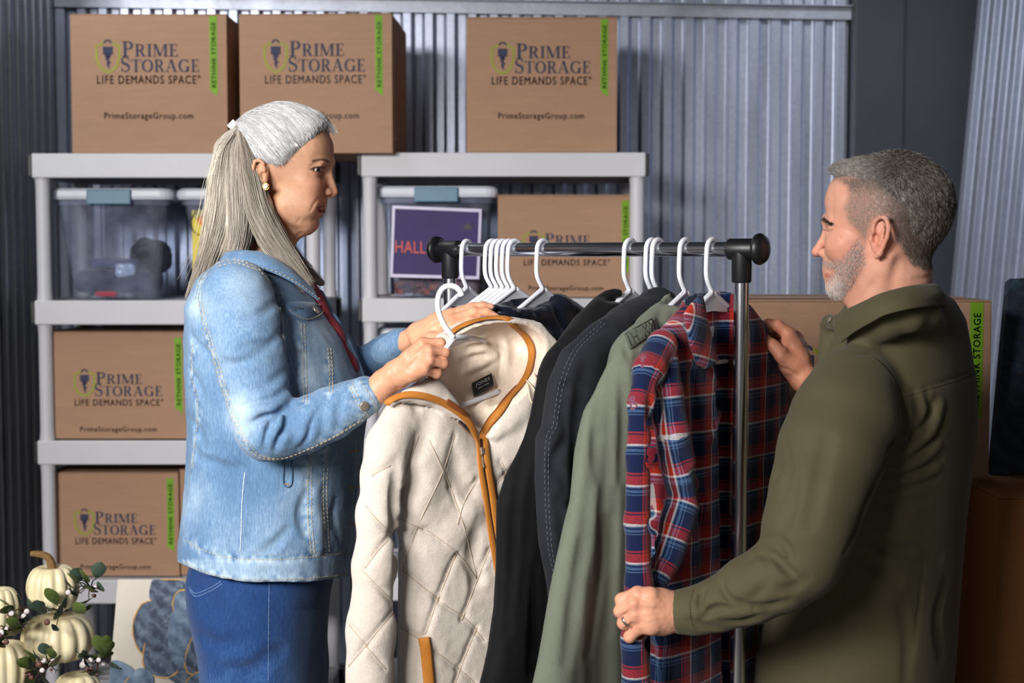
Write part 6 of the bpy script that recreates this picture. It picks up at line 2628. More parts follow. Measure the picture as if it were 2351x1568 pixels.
def man_hair():
    rng = np.random.default_rng(5)
    c = HM.C
    f = Sdf(c + np.array([-.18, -.17, -.12]), c + np.array([.19, .19, .16]), .0026)
    E = lambda px, py, lat, ru, rw, rv, k: f.ell(HM(px, py, lat), (ru * um, rw, rv * um), k, HM.R)
    E(2052, 474, 0, 138, .0765, 128, 0)
    E(1974, 450, 0, 78, .060, 84, .02)
    f.chain([HM(1960, 392), HM(1925, 388), HM(1898, 392)], [26 * um, 20 * um, 9 * um], .012, .004)
    f.chain([HM(1960, 392, .03), HM(1925, 396, .03), HM(1902, 402, .02)], [24 * um, 18 * um, 8 * um], .012, .004)
    f.chain([HM(1960, 392, -.03), HM(1925, 396, -.03), HM(1902, 402, -.02)], [24 * um, 18 * um, 8 * um], .012, .004)
    top = [(1882, 392), (1900, 412), (1945, 418), (2000, 434), (2046, 470), (2070, 520), (2084, 565), (2104, 596), (2138, 612), (2170, 590), (2240, 520), (2215, 370), (2080, 300), (1920, 330)]
    clip_poly(f, HM, top, .03)
    f.disp(lambda x, y, z: .0012 * vnoise(x * 130, y * 130, z * 60) + .0008 * vnoise(x * 260, y * 260, z * 120))
    V, Q = f.mesh(1)
    pix = to_px(V)
    col = np.tile(cvar((74, 62, 54)), (len(V), 1))
    col = blend(col, sstep(2040, 1930, pix[:, 0]) * .8, (150, 142, 136))
    nz = vnoise(V[:, 0] * 220, V[:, 1] * 220, V[:, 2] * 90)
    col = blend(col, .5 * sstep(.1, .8, nz), (150, 140, 132))
    mesh_obj('hair', V, Q, M_HAIR, MAN, True, {'Col': ('FLOAT_COLOR', col4(col))})

    def short(poly, n, L, src, comb, colf, r=.00022, jit=.5, lift=.14, edge=1.0):
        xs = np.array(poly)
        out, cols = [], []
        pts = []
        while len(pts) < n:
            q = np.stack([rng.uniform(xs[:, 0].min(), xs[:, 0].max(), n), rng.uniform(xs[:, 1].min(), xs[:, 1].max(), n)], 1)
            sdq = sd_poly2(q[:, 0], q[:, 1], poly)
            q = q[(sdq < 0) & (rng.random(len(q)) < np.clip(-sdq / edge, .05, 1))]
            pts += list(q)
        pts = np.array(pts[:n])
        # vectorised ray search on the field
        ds = np.arange(2.12, 2.46, .002)
        o = np.array([0, 0, CAMZ])
        rays = PN(np.c_[pts, np.ones(n)]) - o
        best = np.full(n, np.nan)
        prev = None
        for d in ds:
            v = src.val(o + rays * d)
            best = np.where(np.isnan(best) & (v < 0), d, best)
        ok = ~np.isnan(best)
        a_, b_ = best - .002, best.copy()
        for _ in range(6):
            m_ = (a_ + b_) / 2
            ins_ = src.val(np.nan_to_num(o + rays * m_[:, None])) < 0
            a_, b_ = np.where(ins_, a_, m_), np.where(ins_, m_, b_)
        best = b_
        p = (o + rays * best[:, None])[ok]
        g = src.grad(p)
        px_ = pts[ok]
        dirs = comb(px_)                                     # 3D combing direction
        dirs = dirs + rng.normal(0, jit * .35, dirs.shape)
        dirs = dirs - (dirs * g).sum(1)[:, None] * g
        d = dirs + g * lift
        d /= np.linalg.norm(d, axis=1, keepdims=True)
        ln = L(px_) * rng.uniform(.6, 1.2, len(p))
        m = 4
        t = np.linspace(0, 1, m)
        G = p[:, None, :] + d[:, None, :] * (ln[:, None] * t)[:, :, None] + (dirs * .25)[:, None, :] * (ln[:, None] * t ** 2)[:, :, None]
        cc = colf(px_, rng)
        # the same on the far side
        far = np.array([HM.far(q) for q in G.reshape(-1, 3)]).reshape(G.shape)
        G2 = np.concatenate([G, far[::2]])
        cc = np.concatenate([cc, cc[::2]])
        V, Q = strands_mesh(G2, np.array([r, r, r * .8, r * .3]))
        C = np.repeat(cc, m * 3, 0)
        return tag(mesh_obj('hair_strands', V, Q, M_HAIR, MAN, True, {'Col': ('FLOAT_COLOR', col4(np.clip(C, 0, 1)))}), kind='stuff')

    fwd, up = HM.fwd, HM.up

    def comb_top(q):
        back = sstep(1900, 2160, q[:, 0])[:, None]
        low = sstep(400, 560, q[:, 1])[:, None]
        return (fwd * .9 + up * .25)[None, :] * (1 - back) * (1 - low) + (-fwd * .5 - up * .6)[None, :] * back + (-up * .9 - fwd * .35)[None, :] * low

    def col_top(q, rg):
        n = len(q)
        grey = np.clip(.62 - .45 * sstep(1950, 2120, q[:, 0]) + rg.normal(0, .28, n) + .2 * sstep(470, 540, q[:, 1]), 0, 1)[:, None]
        return cvar((52, 42, 36)) * (1 - grey) + cvar((190, 184, 178)) * grey

    short(top, 13000, lambda q: .0072 - .004 * sstep(400, 520, q[:, 1]) + .004 * sstep(1960, 1900, q[:, 0]), f, comb_top, col_top)
    side = [(1930, 412), (1944, 428), (1946, 452), (1936, 478), (1948, 512), (1972, 536), (1986, 562), (1994, 530), (2006, 504), (2030, 492), (2048, 512), (2056, 548), (2074, 580), (2092, 606), (2128, 620), (2150, 608), (2156, 560), (2116, 500), (2066, 430), (2000, 396)]
    def col_side(q, rg):
        k_ = np.clip(.75 - .55 * sstep(1990, 2090, q[:, 0]) + rg.normal(0, .25, len(q)), 0, 1)[:, None]
        return cvar((74, 60, 52)) * (1 - k_) + cvar((176, 158, 148)) * k_
    short(side, 13000, lambda q: .0022 + .003 * sstep(1990, 2100, q[:, 0]) + .003 * sstep(450, 410, q[:, 1]), f_mh, lambda q: np.tile(-up * .8 - fwd * .4, (len(q), 1)), col_side, .00017, edge=14.0)

    def col_beard(q, rg):
        g_ = np.clip(.55 + .5 * sstep(600, 670, q[:, 1]) * sstep(1960, 1910, q[:, 0]) + rg.normal(0, .3, len(q)) - .3 * sstep(1920, 1975, q[:, 0]), 0, 1)[:, None]
        return cvar((72, 58, 54)) * (1 - g_) + cvar((226, 218, 214)) * g_
    short(BEARD, 4200, lambda q: .0024 + .004 * sstep(640, 690, q[:, 1]), f_mh, lambda q: np.tile(-up * .9 + fwd * .25, (len(q), 1)), col_beard, .00017, edge=16.0)
    brow = [(1882, 498), (1892, 498), (1912, 512), (1908, 518), (1890, 508), (1880, 506)]
    short(brow, 120, lambda q: np.full(len(q), .005), f_mh, lambda q: np.tile(-fwd * .8 - up * .2, (len(q), 1)), lambda q, rg: np.tile(cvar((44, 34, 30)), (len(q), 1)), .0003)


man_hair()

# --- hands
KN = [(1464, 1362, 2.165), (1456, 1385, 2.155), (1458, 1412, 2.158), (1468, 1440, 2.168)]
PP = [(1427, 1377, 2.175), (1424, 1403, 2.170), (1432, 1430, 2.172), (1446, 1462, 2.178)]
DD = [(1430, 1384, 2.215), (1430, 1408, 2.212), (1438, 1434, 2.212), (1450, 1462, 2.212)]
TT = [(1452, 1384, 2.232), (1452, 1408, 2.232), (1456, 1432, 2.230), (1462, 1456, 2.228)]
spec = [([(1600, 1398, 2.19, 46), (1548, 1404, 2.185, 46), (1522, 1404, 2.180, 46)], 0)]
for i in range(4):
    w0 = (1520, 1376 + 19 * i, 2.175, 24)
    spec.append(([w0, ((w0[0] + KN[i][0]) / 2, (w0[1] + KN[i][1]) / 2, 2.160, 21), KN[i] + (16.5,)], .014))
for i in range(4):
    r = 15 if i < 3 else 13.5
    spec.append(([KN[i] + (16,), PP[i] + (r,), DD[i] + (r - 1.5,), TT[i] + (r - 3,)], .0035))
spec.append(([(1520, 1372, 2.205, 22), (1490, 1362, 2.225, 19), (1462, 1366, 2.240, 16)], .008))
lo, hi = bounds([(1400, 1490, 2.26), (1615, 1330, 2.13)], .02)


def exm(f):
    for a, b in (((1450, 1376), (1424, 1391)), ((1448, 1403), (1426, 1417)), ((1452, 1430), (1434, 1445))):
        f.groove([a, b], .0024, .0020, .0016, 8)
    f.groove([(1474, 1375), (1505, 1378)], .004, .001, .004, 8)
    f.groove([(1470, 1400), (1505, 1400)], .004, .001, .004, 8)
    f.ridge([(1528, 1390), (1500, 1392), (1474, 1382)], .0013, .0006, .002)
    f.ridge([(1530, 1416), (1502, 1420), (1478, 1430)], .0013, .0006, .002)
    for k in KN:
        f.ridge([(k[0] - 4, k[1] - 1), (k[0] + 4, k[1] + 1)], .005, .0010, .003, 5)


f_ml = hand(lo, hi, spec, .0017, exm)
hml = hand_mesh(f_ml, (228, 170, 140), [k + (18,) for k in KN] + [k + (13,) for k in PP], (214, 134, 112))

spec = [([(1880, 900, 2.50, 34), (1845, 868, 2.50, 33), (1822, 836, 2.505, 34)], 0),
        ([(1826, 828, 2.50, 30), (1818, 798, 2.505, 26), (1812, 768, 2.510, 18)], .012),
        ([(1830, 824, 2.51, 28), (1830, 800, 2.525, 24), (1826, 776, 2.530, 17)], .012),
        ([(1812, 768, 2.510, 16), (1786, 748, 2.512, 13.5), (1764, 744, 2.520, 12), (1744, 750, 2.535, 10)], .004),
        ([(1826, 776, 2.530, 16), (1800, 762, 2.540, 13), (1778, 764, 2.550, 11.5), (1758, 772, 2.556, 10)], .004),
        ([(1832, 786, 2.545, 15), (1808, 780, 2.556, 12), (1786, 784, 2.564, 11), (1770, 792, 2.568, 9)], .004),
        ([(1818, 838, 2.490, 24), (1796, 816, 2.485, 18), (1774, 793, 2.492, 14.5), (1756, 779, 2.505, 12.5), (1744, 772, 2.515, 10.5)], .006)]
lo, hi = bounds([(1725, 920, 2.60), (1905, 725, 2.45)], .02)
f_mr = hand(lo, hi, spec, .0018, lambda f: (f.groove([(1800, 776), (1815, 800), (1806, 812)], .004, .002, .003, 8), f.groove([(1790, 842), (1810, 850), (1832, 862)], .004, .001, .004, 8)))
hmr = hand_mesh(f_mr, (206, 142, 114), [(1786, 748, 2.51, 14)], (198, 118, 98), [(1741, 771, 2.512)], (196, 120, 108))

TM = HeadFrame(2050, 1100, 2.43, -1, radians(-30))


def man_inner():
    f = Sdf((.10, 2.02, -.01), (.95, 2.80, 1.42), .011)
    for py, px, a, b in ((720, 2055, .05, .055), (810, 2050, .08, .13), (950, 2045, .10, .16), (1150, 2015, .10, .15), (1350, 1985, .11, .15), (1560, 1975, .105, .14)):
        f.ell(TM(px, py, 0), (a, b, .085 if py < 900 else .12), .03, TM.R)
    hip = TM(1970, 1600, 0)
    for sg in (1, -1):
        h = hip + TM.side * sg * .10
        f.chain([h, h + np.array([0, 0, -.38]), np.array([h[0], h[1], .08])], [.075, .055, .04], .02)
        f.cap((h[0], h[1], .05), (h[0] - .10, h[1] + .03, .035), .03, .025, .01)
    f.chain([pc(1950, 900, 2.26), pc(1850, 1285, 2.19), pc(1600, 1398, 2.19)], [.055, .045, .026], 0)
    q = TM.far(pc(1950, 900, 2.26))
    f.chain([q, pc(1960, 960, 2.60), pc(1875, 898, 2.505)], [.05, .042, .02], 0)
    return f.mesh(2)


vi, qi = man_inner()
Vb, Qb = join_vq([(mh[0], mh[1]), (hml[0], hml[1]), (hmr[0], hmr[1]), (vi, qi)])
Cb = np.concatenate([mh[2], hml[2], hmr[2], np.tile(cvar((206, 146, 118)), (len(vi), 1))])
mesh_obj('body', Vb, Qb, M_SKIN_M, MAN, True, {'Col': ('FLOAT_COLOR', col4(Cb))})

M_OLIVE = fabric('olive_poplin', (82, 76, 54), .72, .05, 5, 650, .10, .10, .06)
M_OLIVE_T = simple_mat('olive_thread', (66, 62, 42), .8)


def man_shirt():
    f = Sdf((.20, 1.98, .70), (.92, 2.82, 1.475), .0036)
    rows = []
    for py, cx_, hf, hw in ((660, 2058, 78, .100), (690, 2058, 108, .138), (735, 2056, 134, .166), (800, 2054, 150, .185), (880, 2052, 164, .205), (960, 2046, 172, .21), (1040, 2036, 176, .205), (1150, 2018, 180, .195),
                            (1250, 2004, 184, .19), (1400, 1972, 206, .188), (1500, 1958, 214, .188), (1600, 1948, 216, .188), (1680, 1942, 216, .188)):
        rows.append((py, cx_ + hf + 14, cx_ - hf + 14, hw))
    torso_op(f, TM, rows, 2.25)
    # near sleeve
    up_ = [(1958, 900, 2.25, 104), (1938, 960, 2.22, 118), (1908, 1040, 2.19, 118), (1880, 1130, 2.165, 108), (1856, 1220, 2.15, 100), (1842, 1284, 2.145, 90)]
    f.chain([pc(a, b, c) for a, b, c, r in up_], [r * c / FPX for a, b, c, r in up_], .014, .02)
    fo = [(1842, 1284, 2.145, 90), (1790, 1322, 2.15, 84), (1720, 1356, 2.158, 76), (1650, 1388, 2.168, 60), (1600, 1402, 2.175, 53), (1560, 1405, 2.18, 50)]
    f.chain([pc(a, b, c) for a, b, c, r in fo], [r * c / FPX for a, b, c, r in fo], .010, .012)
    # far sleeve
    fa = [(1990, 860, 2.60, 100), (1950, 980, 2.64, 90), (1915, 950, 2.58, 70), (1890, 915, 2.52, 50)]
    f.chain([pc(a, b, c) for a, b, c, r in fa], [r * c / FPX for a, b, c, r in fa], .02, .02)
    # collar stand ring and front edge (the folded leaf is a separate part)
    cp = [(1936, 742, .070), (1965, 728, .086), (2010, 706, .094), (2060, 690, .088), (2110, 676, .060), (2138, 672, .015), (2138, 676, -.03), (2100, 686, -.07)]
    f.chain([HM(*p) for p in cp], [18 * um] * 8, .008, .006)
    f.chain([HM(1925, 742, .055), HM(1905, 738, .02), HM(1900, 742, -.02)], [20 * um, 17 * um, 16 * um], .006, .004)
    f.chain([HM(1904, 750, .01), HM(1900, 800, .01), HM(1896, 860, .01)], [22 * um, 20 * um, 22 * um], .01, .004)
    # neck hole
    f.cap(HM(2052, 560), HM(2056, 640), 84 * um, 84 * um, .004, 'sub')
    f.cap(HM(1985, 620), HM(1986, 690), 50 * um, 46 * um, .004, 'sub')
    f.chain([HM(1980, 764, .066), HM(2036, 748, .078), HM(2092, 732, .066), HM(2134, 724, .028), HM(2138, 726, -.02)], [24 * um, 27 * um, 27 * um, 26 * um, 24 * um], .03, .01)
    G = lambda pix, r, dp, k=None, n=16, tp=True: f.groove(pix, r * .85, dp * (1.45 if tp else 1), (k or r) * .5, n, tp)
    # collar underside line, yoke, armhole
    G([(2072, 906), (2150, 882), (2244, 852)], .003, .0022, .002, 20, False)
    G([(1960, 812), (2004, 814), (2044, 850), (2072, 905), (2092, 962), (2062, 1000)], .0045, .0032, .003, 26, False)
    # arm against body: deep crease
    G([(2062, 998), (2044, 1030), (2034, 1060)], .010, .010, .006)
    G([(2034, 1060), (2010, 1110), (1988, 1160), (1966, 1220), (1940, 1270)], .008, .006, .006)
    # pulls radiating from the armpit
    for L, r, d in (([(2040, 1048), (2090, 1020), (2130, 970), (2150, 920)], .012, .006), ([(2044, 1066), (2100, 1048), (2150, 1000), (2175, 940)], .012, .006), ([(2030, 1090), (2100, 1085), (2160, 1050)], .011, .005),
                    ([(2020, 1115), (2090, 1118), (2150, 1100)], .011, .004), ([(2002, 1150), (2070, 1160), (2130, 1150)], .012, .004), ([(2070, 930), (2090, 990), (2110, 1000)], .010, .003),
                    ([(2100, 900), (2108, 950), (2090, 1010)], .010, .004), ([(2130, 895), (2136, 950), (2110, 1010)], .010, .003),
                    ([(1975, 1230), (2030, 1250), (2090, 1262)], .016, .006), ([(2030, 1270), (2100, 1266), (2160, 1280)], .014, .006), ([(1960, 1260), (2010, 1300), (2060, 1330)], .016, .006),
                    ([(2070, 1400), (2085, 1470), (2080, 1560)], .016, .003), ([(2170, 1340), (2150, 1420), (2160, 1500)], .018, .004)):
        G(L, r, d)
    for L, r, d in (([(2048, 1056), (2095, 1034), (2140, 985), (2162, 930)], .008, .004), ([(2036, 1078), (2100, 1066), (2155, 1025)], .008, .003), ([(2024, 1102), (2095, 1102), (2155, 1076)], .008, .003)):
        f.ridge(L, r, d, r)
    # sleeve folds at the elbow and forearm
    for L, r, d in (([(1752, 1232), (1790, 1240), (1812, 1270), (1815, 1290)], .008, .007), ([(1740, 1255), (1780, 1280), (1810, 1310), (1830, 1330)], .009, .007), ([(1725, 1285), (1745, 1270), (1760, 1290)], .008, .004),
                    ([(1782, 1010), (1790, 1070), (1776, 1110)], .010, .003), ([(1800, 1010), (1812, 1080), (1800, 1140)], .012, .003), ([(1900, 1010), (1880, 1100), (1860, 1200)], .02, .003), ([(1830, 1100), (1812, 1180), (1790, 1220)], .014, .003),
                    ([(1664, 1318), (1658, 1345), (1672, 1372), (1700, 1390), (1730, 1398)], .007, .007), ([(1700, 1392), (1760, 1395), (1810, 1380)], .010, .005), ([(1616, 1352), (1606, 1375), (1608, 1400)], .006, .006),
                    ([(1614, 1420), (1640, 1400), (1680, 1398)], .008, .007), ([(1580, 1425), (1620, 1440), (1670, 1446)], .008, .004), ([(1640, 1430), (1700, 1430), (1760, 1412)], .010, .005),
                    ([(1760, 1340), (1740, 1365), (1720, 1372)], .010, .003), ([(1850, 1330), (1820, 1350), (1790, 1352)], .012, .004)):
        G(L, r, d)
    for L, r, d in (([(1668, 1312), (1664, 1345), (1684, 1372), (1720, 1392)], .006, .004), ([(1756, 1228), (1796, 1238), (1818, 1272)], .006, .004)):
        f.ridge(L, r, d, r)
    # cuff seam
    G([(1596, 1352), (1588, 1390), (1592, 1430), (1604, 1448)], .003, .0022, .002, 14, False)
    # side seam, back pleat
    G([(1898, 1568), (1902, 1500), (1912, 1420), (1930, 1360)], .003, .0016, .002, 20, False)
    G([(2122, 1290), (2110, 1400), (2095, 1500)], .006, .0018, .005, 16)
    f.disp(lambda x, y, z: .0016 * vnoise(x * 18, y * 18, z * 12))
    # cuff opening
    d0 = pc(1520, 1407, 2.183) - pc(1600, 1401, 2.175)
    d0 /= np.linalg.norm(d0)
    d1 = np.cross(d0, [0, 0, 1.0])
    d1 /= np.linalg.norm(d1)
    f.slab(pc(1545, 1405, 2.181) + d0 * .045, (.045, .06, .06), np.stack([d0, d1, np.cross(d0, d1)], 1), .001, .002, 'sub')
    V, Q = f.mesh(1)
    o = mesh_obj('shirt', V, Q, M_OLIVE, MAN, True)
    tag(o, 'olive button shirt')
    return f, o


f_ms, MS = man_shirt()
# folded collar leaf: a ruled strip from the fold at the neck to the lower edge
ct = smooth_path([HM(*p) for p in ((1916, 724, .052), (1946, 709, .078), (1985, 690, .096), (2025, 672, .102), (2085, 657, .082), (2136, 651, .034), (2147, 654, -.02), (2122, 668, -.075), (2060, 690, -.10), (1990, 712, -.095), (1922, 724, -.055))], 80)
cb_ = smooth_path([HM(*p) for p in ((1930, 786, .092), (1962, 762, .112), (2002, 739, .126), (2036, 722, .130), (2096, 708, .112), (2153, 703, .050), (2172, 704, -.02), (2148, 716, -.085), (2076, 736, -.125), (2000, 756, -.115), (1936, 778, -.085))], 80)
cc = HM(2040, 690, 0)
V, Fc = [], []
nr = 9
for side in (0, 1):
    for i in range(80):
        for j in range(nr):
            t_ = j / (nr - 1)
            p = ct[i] * (1 - t_) + cb_[i] * t_
            out = p - cc
            out[2] = 0
            out /= np.linalg.norm(out)
            p = p + out * (.007 * sin(pi * min(1, t_ * 1.15 + .02)) + .0012 * float(vnoise(np.array(i * .2), np.array(j * .5), np.array(3.1)))) - out * .0035 * side
            V.append(tuple(p))
idx = lambda s_, i, j: s_ * 80 * nr + i * nr + j
for i in range(79):
    for j in range(nr - 1):
        Fc.append((idx(0, i, j), idx(0, i, j + 1), idx(0, i + 1, j + 1), idx(0, i + 1, j)))
        Fc.append((idx(1, i, j), idx(1, i + 1, j), idx(1, i + 1, j + 1), idx(1, i, j + 1)))
    for j in (0, nr - 1):
        q = (idx(0, i, j), idx(0, i + 1, j), idx(1, i + 1, j), idx(1, i, j))
        Fc.append(q if j == 0 else q[::-1])
for i in (0, 79):
    for j in range(nr - 1):
        q = (idx(0, i, j), idx(1, i, j), idx(1, i, j + 1), idx(0, i, j + 1))
        Fc.append(q if i == 0 else q[::-1])
mesh_obj('collar', V, Fc, M_OLIVE, MS, True)
for L in ([(2000, 818), (2040, 854), (2067, 908), (2088, 962)], [(2074, 912), (2150, 888), (2240, 858)], [(1592, 1354), (1584, 1392), (1588, 1430), (1600, 1446)]):
    seam(f_ms, 'topstitching', L, M_OLIVE_T, MS, 60, None, .0005, .003, .0015)
m = MB()
p = f_ms.hit([(1906, 734)])
if len(p):
    g = f_ms.grad(p)[0]
    q = Vector(g).to_track_quat('Z', 'Y')
    t = MB().lathe([(.0001, .0025), (.004, .0025), (.0055, .0018), (.0055, 0)], (0, 0, 0), 14)
    m.add([Vector(p[0]) + q @ Vector(v) for v in t.v], t.f)
    m.build('button', simple_mat('horn_button', (120, 116, 100), .35), MS, True)

# wedding ring
a, b = pc(*KN[2]), pc(*PP[2])
ax = (b - a) / np.linalg.norm(b - a)
ctr = a + (b - a) * .62
n1 = np.cross(ax, [0, 0, 1.0])
n1 /= np.linalg.norm(n1)
n2 = np.cross(ax, n1)
M_SILVER = simple_mat('silver', (220, 218, 214), .2, 1.0)
m = MB()
r = 16.6 * 2.165 / FPX
V, Fc = [], []
N = 28
for k in range(N):
    th = 2 * pi * k / N
    rad = n1 * cos(th) + n2 * sin(th)
    for rr, s in ((r, -.0022), (r + .0012, -.0018), (r + .0012, .0018), (r, .0022)):
        V.append(tuple(ctr + rad * rr + ax * s))
for k in range(N):
    for j in range(4):
        Fc.append((k * 4 + j, ((k + 1) % N) * 4 + j, ((k + 1) % N) * 4 + (j + 1) % 4, k * 4 + (j + 1) % 4))
m.add(V, Fc)
tag(m.build('ring', M_SILVER, MAN, True), 'silver wedding band')

# trousers and shoes (below the frame)
M_TROUSER = fabric('dark_trousers', (34, 36, 44), .85)
f = Sdf((.25, 2.10, .0), (.95, 2.80, .92), .007)
hip = TM(1970, 1600, 0)
f.ell(hip + np.array([0, 0, .04]), (.145, .175, .13), 0, TM.R)
for sg in (1, -1):
    h = hip + TM.side * sg * .10
    f.chain([h, h + np.array([0, 0, -.38]), np.array([h[0], h[1], .10])], [.095, .072, .058], .03)
V, Q = f.mesh(1)
mesh_obj('trousers', V, Q, M_TROUSER, MAN, True)
for sg in (1, -1):
    h = hip + TM.side * sg * .10
    d = TM.fwd
    f = Sdf((h[0] - .22, h[1] - .2, -.005), (h[0] + .22, h[1] + .2, .14), .006)
    f.chain([(h[0] - d[0] * .04, h[1] - d[1] * .04, .048), (h[0] + d[0] * .08, h[1] + d[1] * .08, .042), (h[0] + d[0] * .17, h[1] + d[1] * .17, .032)], [.045, .045, .032], 0, .01)
    f.cap((h[0], h[1], .05), (h[0], h[1], .11), .042, .042, .02)
    f.cut((0, 0, .002), (0, 0, -1))
    V, Q = f.mesh(1)
    mesh_obj('shoe', V, Q, M_SHOE, MAN, True)
# ================================================================= storage bins
def clear_plastic(name, rgb, fac=0.10):
    t = NT(name)
    tr = t.n('ShaderNodeBsdfTransparent')
    tr.inputs[0].default_value = (0.93, 0.95, 0.98, 1)
    mx = t.n('ShaderNodeMixShader')
    n = t.noise(t.coord(), 12, 3)
    t.set(lin(rgb), 0.12)
    t.l(t.ramp(n, [(.3, (fac - .06,) * 3 + (1,)), (.7, (fac + .06,) * 3 + (1,))]), mx.inputs[0])
    t.l(tr.outputs[0], mx.inputs[1])
    t.l(t.b.outputs[0], mx.inputs[2])
    t.l(mx.outputs[0], t.out.inputs[0])
    return t.m


M_CLEAR = clear_plastic('clear_bin_plastic', (190, 196, 220))
M_LID = simple_mat('bin_lid_plastic', (214, 218, 232), 0.4, 0, .03)
M_LATCH = simple_mat('teal_latch', (88, 128, 152), 0.45, 0, .04)


def storage_bin(label, x0, x1, y, zb, zt, d, latch=(.33, .68)):
    """tapered see-through tub with snap lid; front face at world plane y, lid from x0 to x1"""
    r = empty('storage_bin', ((x0 + x1) / 2, y + d / 2, zb))
    tag(r, label, 'storage bin', 'clear storage bins on the shelving')
    w, h = x1 - x0, zt - zb
    lid = .030
    hb = h - lid
    tp, bt = .018, .062              # inset of rim and base from the lid edge
    th = .0022

    def ring(ix, z, iy=None):
        iy = ix if iy is None else iy
        a, b = w / 2 - ix, d / 2 - iy
        c = .035
        pts = []
        for cx_, cy_, a0 in ((a - c, b - c, 0), (-a + c, b - c, 90), (-a + c, -b + c, 180), (a - c, -b + c, 270)):
            for k in range(5):
                an = radians(a0 + 22.5 * k)
                pts.append((cx_ + c * cos(an), cy_ + c * sin(an), z))
        return pts
    n = 20
    V = ring(bt, 0) + ring(tp, hb) + ring(tp + th, hb) + ring(bt + th, th)
    Fc = []
    for k in range(3):
        for i in range(n):
            j = (i + 1) % n
            Fc.append((k * n + i, k * n + j, (k + 1) * n + j, (k + 1) * n + i))
    Fc += [tuple(range(n))[::-1], tuple(range(3 * n, 4 * n))]
    tub = mesh_obj('tub', V, Fc, M_CLEAR, r, False)
    # stiffening ribs under the rim
    V = ring(tp - .006, hb - .022) + ring(tp - .006, hb) + ring(tp, hb) + ring(tp, hb - .022)
    Fc = [(k * n + i, k * n + (i + 1) % n, ((k + 1) % 4) * n + (i + 1) % n, ((k + 1) % 4) * n + i) for k in range(4) for i in range(n)]
    mesh_obj('rim', V, Fc, M_CLEAR, r)
    V = ring(.004, hb - .004) + ring(0, hb + .006) + ring(.002, h - .008) + ring(.012, h)
    Fc = [(k * n + i, k * n + (i + 1) % n, (k + 1) * n + (i + 1) % n, (k + 1) * n + i) for k in range(3) for i in range(n)]
    Fc += [tuple(range(n))[::-1], tuple(range(3 * n, 4 * n))]
    mesh_obj('lid', V, Fc, M_LID, r)
    m = MB()
    a, b = -w / 2 + w * latch[0], -w / 2 + w * latch[1]
    m.box((a, -d / 2 - .010, hb - .020), (b, -d / 2 + .012, h - .004), .004)
    m.build('latch', M_LATCH, r)
    return r


YLb = YL + .07
bin1 = storage_bin('clear bin holding folded dark clothes, left shelving', xat(104, 450, YLb), xat(394, 450, YLb), YLb, tL[1] + .0015, zat(432, YLb), .36)
bin2 = storage_bin('clear bin with a yellow picture, half hidden by the woman', xat(400, 450, YLb), xat(690, 450, YLb), YLb, tL[1] + .0015, zat(432, YLb), .36)
YRb = YR + .06
bin3 = storage_bin('clear bin with the purple sign on its front', xat(856, 440, YRb), xat(1144, 440, YRb), YRb, tR[1] + .0015, zat(427, YRb), .36)
bin4 = storage_bin('clear bin on the lower right shelf, behind the cream jacket', xat(858, 770, YRb), xat(1146, 770, YRb), YRb, tR[2] + .0015, zat(755, YRb), .36)


# folded clothes and packets in the first bin
def lump(name, label, cat, c, hs, mat, seed, amp=.006, h=.006, group=None):
    f = Sdf(np.array(c) - np.array(hs) - .03, np.array(c) + np.array(hs) + .03, h)
    f.slab(c, hs, np.eye(3), min(hs) * .75)
    f.disp(lambda x, y, z: amp * vnoise(x * 22 + seed, y * 22, z * 30) + amp * .5 * vnoise(x * 60, y * 60 + seed, z * 60))
    V, Q = f.mesh(1)
    return tag(mesh_obj(name, V, Q, mat, None, True), label, cat, group)


cx1 = (xat(104, 600, YLb) + xat(394, 600, YLb)) / 2
zb1 = tL[1] + .006
M_NAVYC = fabric('navy_cotton', (26, 34, 62), .9, .2)
M_BLUEC = fabric('slate_cotton', (58, 70, 104), .9, .2)
lump('folded_trousers', 'dark navy folded trousers lying in the left bin', 'clothes', (cx1 - .01, YLb + .17, zb1 + .05), (.125, .10, .035), M_NAVYC, 3, group='clothes in the left bin')
lump('folded_sweater', 'black sweater heaped at the right of the left bin', 'clothes', (cx1 + .085, YLb + .19, zb1 + .125), (.055, .09, .055), M_VELVET, 9, .010, group='clothes in the left bin')
lump('folded_shirt', 'slate blue shirt folded on the navy trousers', 'clothes', (cx1 - .005, YLb + .15, zb1 + .105), (.075, .08, .016), M_BLUEC, 14, group='clothes in the left bin')
lump('plastic_packet', 'pale crinkled plastic packet on the clothes', 'packet', (cx1 + .035, YLb + .07, zb1 + .085), (.035, .018, .022), simple_mat('packet_film', (170, 186, 214), .2, 0, .3, 60), 21, .006, .004)
lump('red_cloth', 'small red cloth at the bottom of the left bin', 'cloth', (cx1 - .03, YLb + .075, zb1 + .010), (.034, .012, .007), fabric('red_cotton', (176, 28, 44), .8), 5, .002, .003)

# yellow picture in the second bin
Y2 = YLb + .028
m = MB().box((xat(441, 520, Y2), Y2, zat(640, Y2)), (xat(545, 520, Y2), Y2 + .002, zat(482, Y2)))
yp = m.build('picture_card', simple_mat('yellow_card', (226, 206, 70), .6))
tag(yp, 'yellow picture card inside the half hidden bin', 'picture')
m = MB()
m.poly([(xat(466, 510, Y2) + .018 * cos(a), zat(506, Y2) + .016 * sin(a)) for a in np.linspace(0, 2 * pi, 20)[:-1]], -.0012, -.0002, lambda x, y, z: (x, Y2 + z, y))
m.build('printed_motif', simple_mat('orange_ink', (224, 130, 40), .6), yp)
m = MB()
m.tube([Vector((xat(p, q, Y2), Y2 - .002, zat(q, Y2))) for p, q in smooth_path([(452, 482), (440, 505), (444, 530), (462, 540), (476, 525)], 20)], .0016, 6)
m.build('printed_curl', M_BLACKP, yp)

